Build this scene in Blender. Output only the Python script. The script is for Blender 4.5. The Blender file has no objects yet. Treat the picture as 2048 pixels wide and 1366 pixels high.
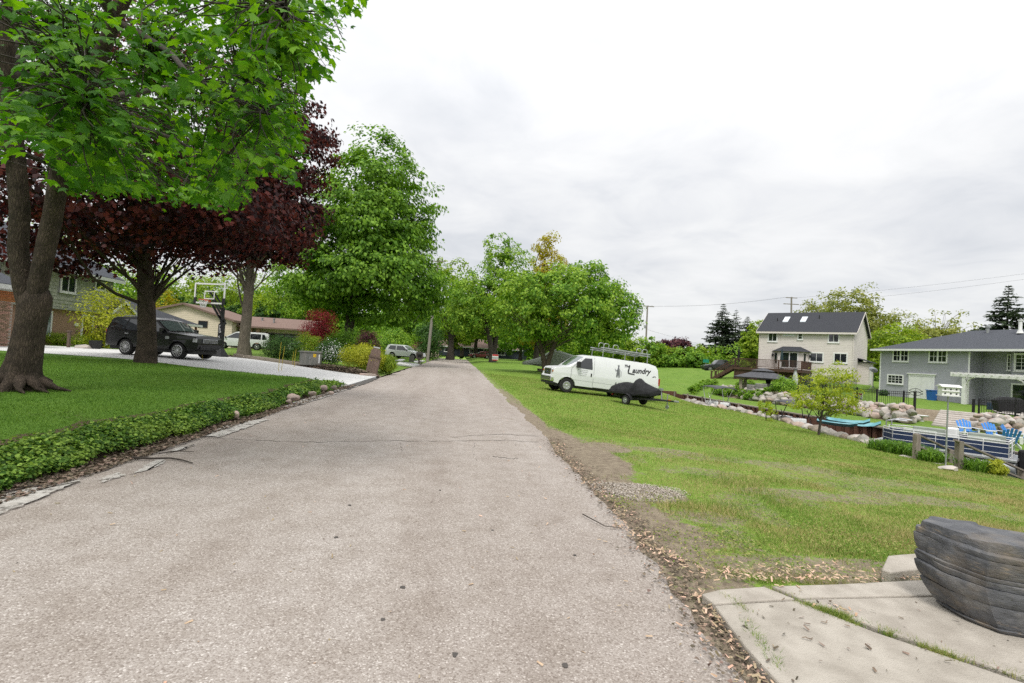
import bpy, bmesh, math, random
import numpy as np
from mathutils import Vector, Matrix
PI = math.pi
random.seed(5); rng = np.random.default_rng(5)
sc = bpy.context.scene; COL = sc.collection
# ---------------------------------------------------------------- camera
YAW, PIT, ROL, EYE = math.radians(5.8), math.radians(1.5), math.radians(3.5), 1.62
F = Vector((math.sin(YAW)*math.cos(PIT), math.cos(YAW)*math.cos(PIT), math.sin(PIT)))
R0 = Vector((math.cos(YAW), -math.sin(YAW), 0)); U0 = R0.cross(F)
RV = R0*math.cos(ROL) + U0*math.sin(ROL); UV = U0*math.cos(ROL) - R0*math.sin(ROL)
cam = bpy.data.cameras.new('camera'); camo = bpy.data.objects.new('camera', cam); COL.objects.link(camo)
cam.sensor_width = 36; cam.lens = 18; cam.clip_start = .05; cam.clip_end = 6000
mw = Matrix((RV, UV, -F)).transposed().to_4x4(); mw.translation = (0, 0, EYE); camo.matrix_world = mw
sc.camera = camo
# ---------------------------------------------------------------- sky, sun, exposure
SUN_EL, SUN_AZ = math.radians(58), math.radians(200)      # azimuth from +Y, clockwise
w = bpy.data.worlds.new('World'); sc.world = w; w.use_nodes = True
nt = w.node_tree; nt.nodes.clear(); N = nt.nodes.new; L = nt.links.new
out = N('ShaderNodeOutputWorld'); sky = N('ShaderNodeTexSky'); sky.sky_type = 'NISHITA'; sky.sun_disc = False
sky.sun_elevation = SUN_EL; sky.sun_rotation = SUN_AZ
bg1 = N('ShaderNodeBackground'); bg1.inputs[1].default_value = .1; L(sky.outputs[0], bg1.inputs[0])
tc = N('ShaderNodeTexCoord'); sep = N('ShaderNodeSeparateXYZ'); L(tc.outputs['Generated'], sep.inputs[0])
def wm(op, a, b=None):
    n = N('ShaderNodeMath'); n.operation = op
    for i, q in enumerate((a, b)):
        if q is None: continue
        if isinstance(q, (int, float)): n.inputs[i].default_value = q
        else: L(q, n.inputs[i])
    return n.outputs[0]
zc = wm('MAXIMUM', sep.outputs[2], 0.0); den = wm('ADD', zc, .16)
cmb = N('ShaderNodeCombineXYZ'); L(wm('DIVIDE', sep.outputs[0], den), cmb.inputs[0]); L(wm('DIVIDE', sep.outputs[1], den), cmb.inputs[1])
def wnoise(scale, detail, off, dist=0.0, rough=.5):
    mp = N('ShaderNodeMapping'); mp.inputs['Location'].default_value = off; L(cmb.outputs[0], mp.inputs[0])
    n = N('ShaderNodeTexNoise'); n.inputs['Scale'].default_value = scale; n.inputs['Detail'].default_value = detail
    n.inputs['Roughness'].default_value = rough; n.inputs['Distortion'].default_value = dist; L(mp.outputs[0], n.inputs[0]); return n.outputs[0]
na = wnoise(.8, 4, (3.1, 1.7, 0), .3); nb = wnoise(2.6, 5, (7.3, 2.2, 4), .4, .55)
tot = wm('ADD', wm('MULTIPLY', na, .55), wm('MULTIPLY', nb, .45))
rp = N('ShaderNodeValToRGB'); L(tot, rp.inputs[0]); cr = rp.color_ramp
cr.elements[0].position = .36; cr.elements[0].color = (.755, .775, .81, 1)
cr.elements[1].position = .60; cr.elements[1].color = (.99, .99, .99, 1)
e = cr.elements.new(.45); e.color = (.86, .87, .89, 1)
e = cr.elements.new(.52); e.color = (.93, .935, .94, 1)
lum = wm('ADD', wm('MULTIPLY', wm('POWER', zc, 2.0), .72), .575)             # overcast sky grows brighter towards the zenith
bg2 = N('ShaderNodeBackground'); L(rp.outputs[0], bg2.inputs[0]); L(lum, bg2.inputs[1])
mx = N('ShaderNodeMixShader'); mx.inputs[0].default_value = .95; L(bg1.outputs[0], mx.inputs[1]); L(bg2.outputs[0], mx.inputs[2]); L(mx.outputs[0], out.inputs[0])
sl = bpy.data.lights.new('sun', 'SUN'); sl.energy = 1.5; sl.angle = math.radians(16); sl.color = (1, .97, .92)
so = bpy.data.objects.new('sun', sl); COL.objects.link(so); so.location = (0, 0, 60)
so.rotation_euler = Vector((math.sin(SUN_AZ)*math.cos(SUN_EL), math.cos(SUN_AZ)*math.cos(SUN_EL), math.sin(SUN_EL))).to_track_quat('Z', 'Y').to_euler()
vs = sc.view_settings; vs.view_transform = 'Standard'; vs.look = 'None'; vs.exposure = .68; vs.gamma = 1
w.cycles.sampling_method = 'MANUAL'; w.cycles.sample_map_resolution = 512
sc.cycles.use_adaptive_sampling = True; sc.cycles.adaptive_threshold = .012; sc.cycles.adaptive_min_samples = 24; sc.cycles.use_denoising = False
sc.cycles.max_bounces = 5; sc.cycles.diffuse_bounces = 2; sc.cycles.glossy_bounces = 2; sc.cycles.transmission_bounces = 4; sc.cycles.transparent_max_bounces = 6
sc.cycles.caustics_reflective = False; sc.cycles.caustics_refractive = False

# ---------------------------------------------------------------- helpers
FH = Vector((math.sin(YAW), math.cos(YAW), 0)); CAM = Vector((0, 0, EYE))
def ray(px, py): return F + RV*((px-1024)/1024) - UV*((py-683)/1024)
def at(px, py, d):                       # world point seen at a photo pixel, d metres ahead
    r = ray(px, py); return CAM + r*(d/r.dot(FH))
def onz(px, py, z):
    r = ray(px, py); return CAM + r*((z-EYE)/r.z)
class B:
    """collects shapes, links them as one mesh object"""
    def __init__(s): s.v = []; s.f = []
    def add(s, vs, fs):
        o = len(s.v); s.v += [tuple(v) for v in vs]; s.f += [tuple(i+o for i in f) for f in fs]; return s
    def box(s, x0, x1, y0, y1, z0, z1, M=None):
        vs = [Vector((x, y, z)) for z in (z0, z1) for x, y in ((x0, y0), (x1, y0), (x1, y1), (x0, y1))]
        if M: vs = [M @ v for v in vs]
        return s.add(vs, [(0, 3, 2, 1), (4, 5, 6, 7), (0, 1, 5, 4), (1, 2, 6, 5), (2, 3, 7, 6), (3, 0, 4, 7)])
    def bar(s, p0, p1, w, h, up=(0, 0, 1)):
        p0 = Vector(p0); p1 = Vector(p1); d = (p1-p0); l = d.length; d.normalize(); u = Vector(up)
        if abs(d.dot(u)) > .98: u = Vector((1, 0, 0))
        x = d.cross(u).normalized(); u = x.cross(d)
        return s.box(-w/2, w/2, 0, l, -h/2, h/2, Matrix.Translation(p0) @ Matrix((x, d, u)).transposed().to_4x4())
    def tube(s, pts, r, n=6, cap=True):
        pts = [Vector(p) for p in pts]; k = len(pts); rs = r if isinstance(r, (list, tuple)) else [r]*k
        vs = []; a = None
        for i, p in enumerate(pts):
            d = (pts[min(i+1, k-1)] - pts[max(i-1, 0)]).normalized()
            if a is None: a = d.cross(Vector((0, 0, 1)) if abs(d.z) < .9 else Vector((1, 0, 0))).normalized()
            else: a = (a - d*a.dot(d)).normalized()
            b = d.cross(a)
            vs += [p + (a*math.cos(2*PI*j/n) + b*math.sin(2*PI*j/n))*rs[i] for j in range(n)]
        fs = [(i*n+j, i*n+(j+1) % n, (i+1)*n+(j+1) % n, (i+1)*n+j) for i in range(k-1) for j in range(n)]
        if cap: fs += [tuple(range(n-1, -1, -1)), tuple(range((k-1)*n, k*n))]
        return s.add(vs, fs)
    def lathe(s, prof, n=16, o=(0, 0, 0), M=None):
        o = Vector(o); k = len(prof); vs = []
        for r, z in prof: vs += [Vector((r*math.cos(2*PI*j/n), r*math.sin(2*PI*j/n), z)) for j in range(n)]
        if M: vs = [M @ v for v in vs]
        vs = [v+o for v in vs]
        fs = [(i*n+j, i*n+(j+1) % n, (i+1)*n+(j+1) % n, (i+1)*n+j) for i in range(k-1) for j in range(n)]
        return s.add(vs, fs + [tuple(range(n-1, -1, -1)), tuple(range((k-1)*n, k*n))])
    def prism(s, poly, a, b, axis='y'):   # outline in the two other axes, extruded a..b
        k = len(poly)
        f = {'y': lambda p, t: (p[0], t, p[1]), 'x': lambda p, t: (t, p[0], p[1]), 'z': lambda p, t: (p[0], p[1], t)}[axis]
        vs = [f(p, a) for p in poly] + [f(p, b) for p in poly]
        return s.add(vs, [tuple(range(k)), tuple(range(2*k-1, k-1, -1))] + [(i, k+i, k+(i+1) % k, (i+1) % k) for i in range(k)])
    def build(s, name, m, parent=None, smooth=None, bevel=0, seg=2, fix=True):
        me = bpy.data.meshes.new(name); me.from_pydata(s.v, [], s.f)
        if fix:
            bm = bmesh.new(); bm.from_mesh(me); bmesh.ops.recalc_face_normals(bm, faces=bm.faces); bm.to_mesh(me); bm.free()
        return finish(name, me, m, parent, smooth, bevel, seg)
def finish(name, me, m, parent=None, smooth=None, bevel=0, seg=2):
    o = bpy.data.objects.new(name, me); COL.objects.link(o); me.materials.append(MT[m] if isinstance(m, str) else m)
    if smooth is not None:
        me.polygons.foreach_set('use_smooth', [True]*len(me.polygons)); me.set_sharp_from_angle(angle=math.radians(smooth))
    if bevel:
        b = o.modifiers.new('bevel', 'BEVEL'); b.width = bevel; b.segments = seg; b.limit_method = 'ANGLE'; b.angle_limit = math.radians(35)
    if parent: o.parent = parent
    return o
def npmesh(name, V, k, m, parent=None, smooth=False, F_=None):   # V (n*k,3): n separate faces of k corners each, or explicit F_
    V = np.asarray(V, np.float32); nf = len(V)//k if F_ is None else len(F_)
    idx = np.arange(nf*k, dtype=np.int32) if F_ is None else np.asarray(F_, np.int32).ravel()
    me = bpy.data.meshes.new(name); me.vertices.add(len(V)); me.vertices.foreach_set('co', V.ravel())
    me.loops.add(nf*k); me.loops.foreach_set('vertex_index', idx)
    me.polygons.add(nf); me.polygons.foreach_set('loop_start', np.arange(nf, dtype=np.int32)*k)
    me.update(calc_edges=True)
    if smooth: me.polygons.foreach_set('use_smooth', np.ones(nf, bool))
    o = bpy.data.objects.new(name, me); COL.objects.link(o); me.materials.append(MT[m] if isinstance(m, str) else m)
    if parent: o.parent = parent
    return o
def tag(o, label=None, cat=None, group=None, kind=None):
    for k, q in (('label', label), ('category', cat), ('group', group), ('kind', kind)):
        if q: o[k] = q
    return o
def thing(name, label, cat, loc=(0, 0, 0), rz=0, group=None, pitch=0, M=None):
    o = bpy.data.objects.new(name, None); COL.objects.link(o); o.empty_display_size = .2
    if M is not None: o.matrix_world = M
    else: o.location = loc; o.rotation_euler = (0, pitch, rz)
    return tag(o, label, cat, group)
def share(o, name, loc, rot=(0, 0, 0), scale=(1, 1, 1), parent=None):   # another object with the same mesh
    c = o.copy(); c.name = name; COL.objects.link(c); c.location = loc; c.rotation_euler = rot; c.scale = scale
    if parent: c.parent = parent
    return c
def copy_tree(o, parent=None):
    c = o.copy(); COL.objects.link(c); c.parent = parent
    for ch in list(o.children): copy_tree(ch, c)
    return c
def sstep(a, b, x):
    t = np.clip((np.asarray(x, float)-a)/(b-a), 0, 1); return t*t*(3-2*t)
_perm = np.random.default_rng(3).random((256, 256))
def vnoise(x, y, s=1.0):                 # value noise 0..1
    x = np.asarray(x, float)*s+1000.37; y = np.asarray(y, float)*s+1000.71
    i = np.floor(x).astype(int); j = np.floor(y).astype(int); u = x-i; v = y-j; u = u*u*(3-2*u); v = v*v*(3-2*v)
    g = lambda a, b: _perm[a % 256, b % 256]
    return (g(i, j)*(1-u)+g(i+1, j)*u)*(1-v) + (g(i, j+1)*(1-u)+g(i+1, j+1)*u)*v
def fbm(x, y, s=1.0, o=4): return sum(vnoise(x, y, s*2**k)*.5**k for k in range(o))/sum(.5**k for k in range(o))

# ---------------------------------------------------------------- materials
MT = {}
def base_mat(name, rough=.7, metal=0, spec=.4):
    m = bpy.data.materials.new(name); m.use_nodes = True; MT[name] = m
    b = m.node_tree.nodes['Principled BSDF']; b.inputs['Roughness'].default_value = rough; b.inputs['Metallic'].default_value = metal
    b.inputs['Specular IOR Level'].default_value = spec
    return m, m.node_tree, b
def c4(c): return (c[0], c[1], c[2], 1)
def mat(name, c1, c2=None, scale=6, rough=.7, metal=0, spec=.4, bump=0, bscale=40, rnd=0, isl=0, detail=5, stretch=(1, 1, 1), coat=0, bands=None, lo=.35, hi=.65):
    m, t, b = base_mat(name, rough, metal, spec); n = t.nodes.new; l = t.links.new
    if c2 is None: c2 = [q*.8 for q in c1]
    tc = n('ShaderNodeTexCoord'); mp = n('ShaderNodeMapping'); mp.inputs['Scale'].default_value = stretch; l(tc.outputs['Object'], mp.inputs[0])
    no = n('ShaderNodeTexNoise'); no.inputs['Scale'].default_value = scale; no.inputs['Detail'].default_value = detail; l(mp.outputs[0], no.inputs[0])
    r = n('ShaderNodeValToRGB'); r.color_ramp.elements[0].position = lo; r.color_ramp.elements[1].position = hi
    r.color_ramp.elements[0].color = c4(c1); r.color_ramp.elements[1].color = c4(c2); l(no.outputs[0], r.inputs[0]); col = r.outputs[0]
    for amt, isisl in ((rnd, 0), (isl, 1)):
        if not amt: continue
        src = n('ShaderNodeNewGeometry').outputs['Random Per Island'] if isisl else n('ShaderNodeObjectInfo').outputs['Random']
        mr = n('ShaderNodeMapRange'); mr.inputs[3].default_value = 1-amt; mr.inputs[4].default_value = 1+amt; l(src, mr.inputs[0])
        hs = n('ShaderNodeHueSaturation'); l(mr.outputs[0], hs.inputs['Value']); l(col, hs.inputs['Color'])
        mh = n('ShaderNodeMapRange'); mh.inputs[3].default_value = .5+amt*.06; mh.inputs[4].default_value = .5-amt*.06; l(src, mh.inputs[0]); l(mh.outputs[0], hs.inputs['Hue'])
        col = hs.outputs[0]
    l(col, b.inputs['Base Color'])
    h = None
    if bump:
        bn = n('ShaderNodeTexNoise'); bn.inputs['Scale'].default_value = bscale; bn.inputs['Detail'].default_value = 6; l(mp.outputs[0], bn.inputs[0]); h = bn.outputs[0]
    if bands:                              # horizontal lap siding: saw-tooth relief of the given pitch in metres
        sp = n('ShaderNodeSeparateXYZ'); l(tc.outputs['Object'], sp.inputs[0])
        dv = n('ShaderNodeMath'); dv.operation = 'DIVIDE'; l(sp.outputs[2], dv.inputs[0]); dv.inputs[1].default_value = bands
        fr = n('ShaderNodeMath'); fr.operation = 'FRACT'; l(dv.outputs[0], fr.inputs[0])
        iv = n('ShaderNodeMath'); iv.operation = 'SUBTRACT'; iv.inputs[0].default_value = 1; l(fr.outputs[0], iv.inputs[1]); h = iv.outputs[0]; bump = 1
    if h is not None:
        bp = n('ShaderNodeBump'); bp.inputs['Strength'].default_value = min(bump, 1); bp.inputs['Distance'].default_value = .02 if not bands else .018
        l(h, bp.inputs['Height']); l(bp.outputs[0], b.inputs['Normal'])
    if coat: b.inputs['Coat Weight'].default_value = coat; b.inputs['Coat Roughness'].default_value = .05
    return m
def leafmat(name, c1, c2, c3=None, trans=.35, var=.3, rough=.45, nscale=.35):
    """leaf: colour differs from leaf to leaf and from bough to bough, light passes through"""
    m, t, b = base_mat(name, rough+.1, 0, .18); n = t.nodes.new; l = t.links.new
    g = n('ShaderNodeNewGeometry'); tc = n('ShaderNodeTexCoord'); no = n('ShaderNodeTexNoise'); no.inputs['Scale'].default_value = nscale; no.inputs['Detail'].default_value = 2; l(tc.outputs['Object'], no.inputs[0])
    ad = n('ShaderNodeMath'); ad.operation = 'MULTIPLY_ADD'; l(g.outputs['Random Per Island'], ad.inputs[0]); ad.inputs[1].default_value = .55; l(no.outputs[0], ad.inputs[2])
    r = n('ShaderNodeValToRGB'); e = r.color_ramp.elements; e[0].position = .42; e[1].position = .95; e[0].color = c4(c1); e[1].color = c4(c3 or c2)
    if c3: q = e.new(.72); q.color = c4(c2)
    l(ad.outputs[0], r.inputs[0])
    mr = n('ShaderNodeMapRange'); mr.inputs[3].default_value = 1-var; mr.inputs[4].default_value = 1+var; l(g.outputs['Random Per Island'], mr.inputs[0])
    hs = n('ShaderNodeHueSaturation'); l(r.outputs[0], hs.inputs['Color']); l(mr.outputs[0], hs.inputs['Value'])
    l(hs.outputs[0], b.inputs['Base Color'])
    tr = n('ShaderNodeBsdfTranslucent'); h2 = n('ShaderNodeHueSaturation'); h2.inputs['Value'].default_value = 1.5; h2.inputs['Saturation'].default_value = 1.1; l(hs.outputs[0], h2.inputs['Color']); l(h2.outputs[0], tr.inputs[0])
    ms = n('ShaderNodeMixShader'); ms.inputs[0].default_value = trans; l(b.outputs[0], ms.inputs[1]); l(tr.outputs[0], ms.inputs[2])
    l(ms.outputs[0], t.nodes['Material Output'].inputs[0]); return m
def glassmat(name, c, rough=.04):
    m, t, b = base_mat(name, rough, 0, .8); b.inputs['Base Color'].default_value = c4(c); b.inputs['Coat Weight'].default_value = .6; b.inputs['Coat Roughness'].default_value = .02
    return m
# ---- plain materials
mat('white_paint', (.78, .78, .76), (.70, .70, .69), 3, .5)
mat('trim_white', (.74, .74, .73), (.66, .66, .65), 2, .55)
mat('sage_shingle', (.31, .325, .265), (.38, .39, .32), 3, .8, rnd=.14, bump=.3, bscale=25, stretch=(3, 3, .6))
mat('belt_grey', (.36, .37, .33), None, 3, .7)
mat('mortar', (.42, .38, .33), (.34, .31, .27), 30, .95)
mat('brick', (.26, .15, .10), (.36, .23, .16), 9, .9, rnd=.38, bump=.4, bscale=60)
mat('brick_wall_far', (.30, .17, .12), (.38, .25, .18), 6, .9, bump=.3, bscale=20, stretch=(1, 1, 4))
mat('orange_wood', (.42, .15, .05), (.34, .11, .035), 5, .5, stretch=(1, .2, 4), rnd=.1)
mat('roof_dark', (.036, .038, .045), (.06, .062, .07), 18, .95, bump=.6, bscale=45, spec=.2)
mat('roof_blue_grey', (.055, .06, .07), (.095, .10, .115), 14, .95, bump=.6, bscale=40, spec=.2)
mat('roof_brown', (.17, .115, .095), (.23, .16, .135), 12, .95, bump=.6, bscale=40, spec=.2)
mat('siding_cream', (.66, .56, .44), (.60, .52, .41), 2, .75, bands=.2)
mat('siding_beige', (.64, .59, .55), (.60, .55, .51), 1.5, .7, bands=.19)
mat('siding_grey', (.335, .34, .375), (.305, .31, .34), 1.5, .7, bands=.15)
mat('siding_navy', (.022, .028, .045), (.03, .036, .055), 2, .7, bands=.2)
mat('deck_brown', (.085, .042, .03), (.055, .028, .02), 6, .7, rnd=.2, stretch=(1, 1, .3))
mat('door_red', (.10, .012, .014), (.07, .01, .01), 4, .45)
mat('door_brown', (.085, .06, .05), (.07, .05, .04), 4, .6)
glassmat('glass', (.018, .022, .026)); glassmat('glass_pale', (.16, .22, .21), .08); glassmat('glass_car', (.012, .015, .016), .03); glassmat('glass_shield', (.09, .12, .11), .04); glassmat('glass_skylight', (.62, .66, .70), .1)
mat('bark', (.115, .09, .07), (.055, .042, .034), 9, .95, bump=1, bscale=14, stretch=(2.2, 2.2, .45))
mat('bark_grey', (.17, .145, .11), (.10, .085, .065), 8, .95, bump=.8, bscale=18, stretch=(2, 2, .5))
mat('bark_dark', (.07, .058, .048), (.04, .033, .028), 8, .95, bump=.5, bscale=18, stretch=(2, 2, .5))
mat('weathered_wood', (.26, .225, .185), (.17, .14, .115), 10, .9, bump=.4, bscale=30, stretch=(2, 2, .3), rnd=.15)
mat('mail_wood', (.20, .145, .115), (.12, .085, .068), 12, .9, bump=.5, bscale=30, stretch=(2, 2, .4), rnd=.15)
mat('pole_wood', (.27, .245, .21), (.19, .17, .145), 8, .9, bump=.3, bscale=20, stretch=(3, 3, .2))
mat('black_metal', (.012, .012, .013), (.02, .02, .021), 6, .5)
mat('black_plastic', (.014, .014, .015), (.022, .022, .023), 6, .55)
mat('cover_black', (.011, .011, .012), (.02, .02, .021), 4, .75, bump=.5, bscale=7, spec=.25)
mat('rubber', (.014, .014, .014), (.024, .023, .022), 12, .9)
mat('alloy', (.62, .62, .63), (.5, .5, .51), 6, .3, metal=.8)
mat('chrome', (.7, .7, .71), None, 4, .12, metal=1)
mat('galvanised', (.42, .43, .44), (.32, .33, .34), 10, .45, metal=.7)
mat('car_white', (.72, .725, .74), (.68, .685, .70), 1.5, .3, spec=.4, coat=.4)
mat('car_black', (.006, .006, .007), (.008, .008, .009), 2, .3, spec=.3, coat=.35)
mat('car_dark', (.02, .022, .026), (.026, .028, .032), 2, .3, spec=.5, coat=.7)
mat('car_red', (.16, .02, .03), (.13, .016, .025), 2, .3, coat=.6)
mat('lamp_clear', (.55, .56, .57), (.4, .41, .42), 14, .15, coat=.6); mat('lamp_red', (.35, .015, .015), None, 5, .25, coat=.5); mat('lamp_amber', (.6, .17, .02), None, 5, .3)
mat('seam', (.05, .05, .052), None, 5, .8); mat('ink', (.03, .03, .034), None, 5, .6); mat('ink_grey', (.16, .165, .18), None, 5, .6); mat('ink_pale', (.40, .41, .42), None, 5, .6)
mat('rim_orange', (.72, .13, .04), None, 5, .45); mat('net_white', (.75, .75, .74), None, 5, .8)
mat('yellow_stick', (.55, .42, .03), None, 5, .5); mat('label_yellow', (.75, .48, .02), None, 5, .5)
mat('box_grey', (.15, .155, .14), (.21, .20, .18), 5, .6, bump=.1, bscale=10, stretch=(1, 1, .25))
mat('blue_bin', (.02, .10, .33), (.025, .12, .38), 4, .45); mat('chair_blue', (.035, .20, .58), (.045, .24, .64), 5, .45)
mat('turquoise', (.05, .22, .26), (.16, .36, .40), 2, .4); mat('boat_navy', (.02, .035, .08), (.03, .045, .10), 3, .35, coat=.4); mat('canvas_grey', (.055, .056, .062), (.085, .086, .094), 5, .8, bump=.3, bscale=9)
mat('tarp', (.34, .37, .32), (.27, .30, .26), 1.6, .7, bump=.5, bscale=3); mat('boat_hull', (.10, .095, .08), (.15, .14, .12), 4, .5)
mat('rust_steel', (.085, .038, .024), (.14, .065, .042), 5, .85, stretch=(3, 3, .5), bump=.3, bscale=20)
mat('boulder_tan', (.40, .31, .25), (.27, .22, .19), 3.5, .9, rnd=.35, bump=.5, bscale=14)
mat('boulder_grey', (.33, .31, .29), (.45, .40, .35), 3, .9, rnd=.3, bump=.5, bscale=14)
mat('patio_stone', (.46, .42, .38), (.38, .35, .31), 4, .9, rnd=.15, bump=.3, bscale=20)
mat('timber_step', (.36, .31, .25), (.27, .23, .18), 6, .9, rnd=.12, stretch=(.5, 3, 3))
mat('umbrella_teal', (.02, .045, .05), None, 4, .8); mat('sign_red', (.50, .03, .04), None, 5, .5); mat('sign_green', (.02, .25, .17), None, 5, .5); mat('sign_blue', (.03, .04, .16), None, 5, .5)
mat('brick_red_far', (.30, .13, .10), (.24, .10, .08), 3, .85)
def bark_mat(name, c1, c2, sc_=7):
    m, t, b = base_mat(name, .95, 0, .15); n = t.nodes.new; l = t.links.new; tc = n('ShaderNodeTexCoord'); nz = n('ShaderNodeTexNoise'); nz.inputs['Scale'].default_value = 3; nz.inputs['Detail'].default_value = 3; l(tc.outputs['Object'], nz.inputs[0])
    mx = n('ShaderNodeMix'); mx.data_type = 'VECTOR'; mx.inputs[0].default_value = .12; l(tc.outputs['Object'], mx.inputs[4]); l(nz.outputs[1], mx.inputs[5])
    mp = n('ShaderNodeMapping'); mp.inputs['Scale'].default_value = (sc_, sc_, sc_*.16); l(mx.outputs[1], mp.inputs[0]); vo = n('ShaderNodeTexVoronoi'); vo.feature = 'DISTANCE_TO_EDGE'; vo.inputs['Scale'].default_value = 3; l(mp.outputs[0], vo.inputs[0])
    r = n('ShaderNodeValToRGB'); r.color_ramp.elements[0].position = .02; r.color_ramp.elements[1].position = .34; r.color_ramp.elements[0].color = c4(c2); r.color_ramp.elements[1].color = c4(c1); l(vo.outputs[0], r.inputs[0])
    mu = n('ShaderNodeMix'); mu.data_type = 'RGBA'; mu.blend_type = 'MULTIPLY'; mu.inputs[0].default_value = 1; q = n('ShaderNodeTexNoise'); q.inputs['Scale'].default_value = 4; q.inputs['Detail'].default_value = 6; l(tc.outputs['Object'], q.inputs[0]); r2 = n('ShaderNodeValToRGB'); r2.color_ramp.elements[0].position = .3; r2.color_ramp.elements[1].position = .7; r2.color_ramp.elements[0].color = (.6, .62, .6, 1); r2.color_ramp.elements[1].color = (1.3, 1.25, 1.2, 1); l(q.outputs[0], r2.inputs[0]); l(r.outputs[0], mu.inputs[6]); l(r2.outputs[0], mu.inputs[7]); l(mu.outputs[2], b.inputs['Base Color'])
    bp = n('ShaderNodeBump'); bp.inputs['Strength'].default_value = 1; bp.inputs['Distance'].default_value = .018; l(vo.outputs[0], bp.inputs['Height']); l(bp.outputs[0], b.inputs['Normal'])
bark_mat('bark_furrowed', (.088, .069, .055), (.042, .033, .027), 12)
# ---- new and old concrete, asphalt, soil
mat('concrete_new', (.64, .635, .62), (.58, .575, .56), 3, .85, bump=.15, bscale=60)
mat('concrete_old', (.44, .40, .345), (.33, .295, .25), 5.5, .92, bump=.5, bscale=90, rnd=.05, detail=9)
mat('asphalt_patch', (.07, .066, .062), (.13, .12, .11), 60, .95, bump=.4, bscale=120)
mat('residue', (.50, .475, .44), (.40, .37, .335), 14, .95, bump=.4, bscale=90, detail=9)
def ragged(name):
    m = MT[name]; t = m.node_tree; n = t.nodes.new; l = t.links.new; tc = n('ShaderNodeTexCoord'); q = n('ShaderNodeTexNoise'); q.inputs['Scale'].default_value = 5; q.inputs['Detail'].default_value = 12; q.inputs['Roughness'].default_value = .75; l(tc.outputs['Object'], q.inputs[0])
    r = n('ShaderNodeValToRGB'); r.color_ramp.elements[0].position = .37; r.color_ramp.elements[1].position = .50; l(q.outputs[0], r.inputs[0])
    tr = n('ShaderNodeBsdfTransparent'); ms = n('ShaderNodeMixShader'); l(r.outputs[0], ms.inputs[0]); l(tr.outputs[0], ms.inputs[1]); l(t.nodes['Principled BSDF'].outputs[0], ms.inputs[2]); l(ms.outputs[0], t.nodes['Material Output'].inputs[0])
ragged('residue')

mat('gravel', (.42, .37, .31), (.26, .22, .18), 40, .95, bump=.8, bscale=70, detail=9)
ragged('gravel')
mat('crack', (.10, .085, .075), (.16, .14, .12), 20, 1); mat('oil', (.09, .08, .072), None, 20, .9)
mat('bare_soil', (.185, .135, .10), (.10, .07, .052), 7, 1, bump=.8, bscale=40, spec=.1, detail=9)
def ground_mat(name, g1, g2, g3, soil1, soil2, blade=120):
    m, t, b = base_mat(name, .95, 0, .15); n = t.nodes.new; l = t.links.new
    tc = n('ShaderNodeTexCoord')
    def noise(s, d=5, st=(1, 1, 1)):
        mp = n('ShaderNodeMapping'); mp.inputs['Scale'].default_value = st; l(tc.outputs['Object'], mp.inputs[0])
        q = n('ShaderNodeTexNoise'); q.inputs['Scale'].default_value = s; q.inputs['Detail'].default_value = d; q.inputs['Roughness'].default_value = .65; l(mp.outputs[0], q.inputs[0]); return q.outputs[0]
    def ramp(src, cs, ps):
        r = n('ShaderNodeValToRGB'); e = r.color_ramp.elements
        e[0].position, e[1].position = ps[0], ps[-1]; e[0].color, e[1].color = c4(cs[0]), c4(cs[-1])
        for c, p in list(zip(cs, ps))[1:-1]: k = e.new(p); k.color = c4(c)
        l(src, r.inputs[0]); return r.outputs[0]
    grass = ramp(noise(.55, 5), (g1, g2, g3), (.34, .5, .68))
    fine = ramp(noise(blade, 2), ((.45, .45, .45), (1.45, 1.45, 1.45)), (.3, .7))
    mu = n('ShaderNodeMix'); mu.data_type = 'RGBA'; mu.blend_type = 'MULTIPLY'; mu.inputs[0].default_value = 1; l(grass, mu.inputs[6]); l(fine, mu.inputs[7])
    soil = ramp(noise(9, 5), (soil1, soil2), (.35, .65))
    at_ = n('ShaderNodeAttribute'); at_.attribute_name = 'soil'
    ad = n('ShaderNodeMath'); ad.operation = 'MULTIPLY_ADD'; l(noise(16, 4), ad.inputs[0]); ad.inputs[1].default_value = .9; l(at_.outputs['Fac'], ad.inputs[2])
    ms = ramp(ad.outputs[0], ((0, 0, 0), (1, 1, 1)), (.82, 1.08))
    mx = n('ShaderNodeMix'); mx.data_type = 'RGBA'; l(ms, mx.inputs[0]); l(mu.outputs[2], mx.inputs[6]); l(soil, mx.inputs[7]); l(mx.outputs[2], b.inputs['Base Color'])
    bp = n('ShaderNodeBump'); bp.inputs['Strength'].default_value = .7; bp.inputs['Distance'].default_value = .03; l(noise(blade*.7, 2), bp.inputs['Height']); l(bp.outputs[0], b.inputs['Normal'])
    return m
ground_mat('grass_left', (.080, .170, .020), (.100, .20, .026), (.125, .23, .034), (.15, .11, .07), (.09, .065, .045))
ground_mat('grass_right', (.15, .25, .034), (.185, .29, .043), (.22, .305, .06), (.30, .25, .18), (.19, .15, .11))
ground_mat('grass_far', (.115, .20, .028), (.14, .235, .035), (.17, .25, .048), (.30, .25, .18), (.19, .15, .11))  # green darkened in place of the shade that blades, absent here, would cast
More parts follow.
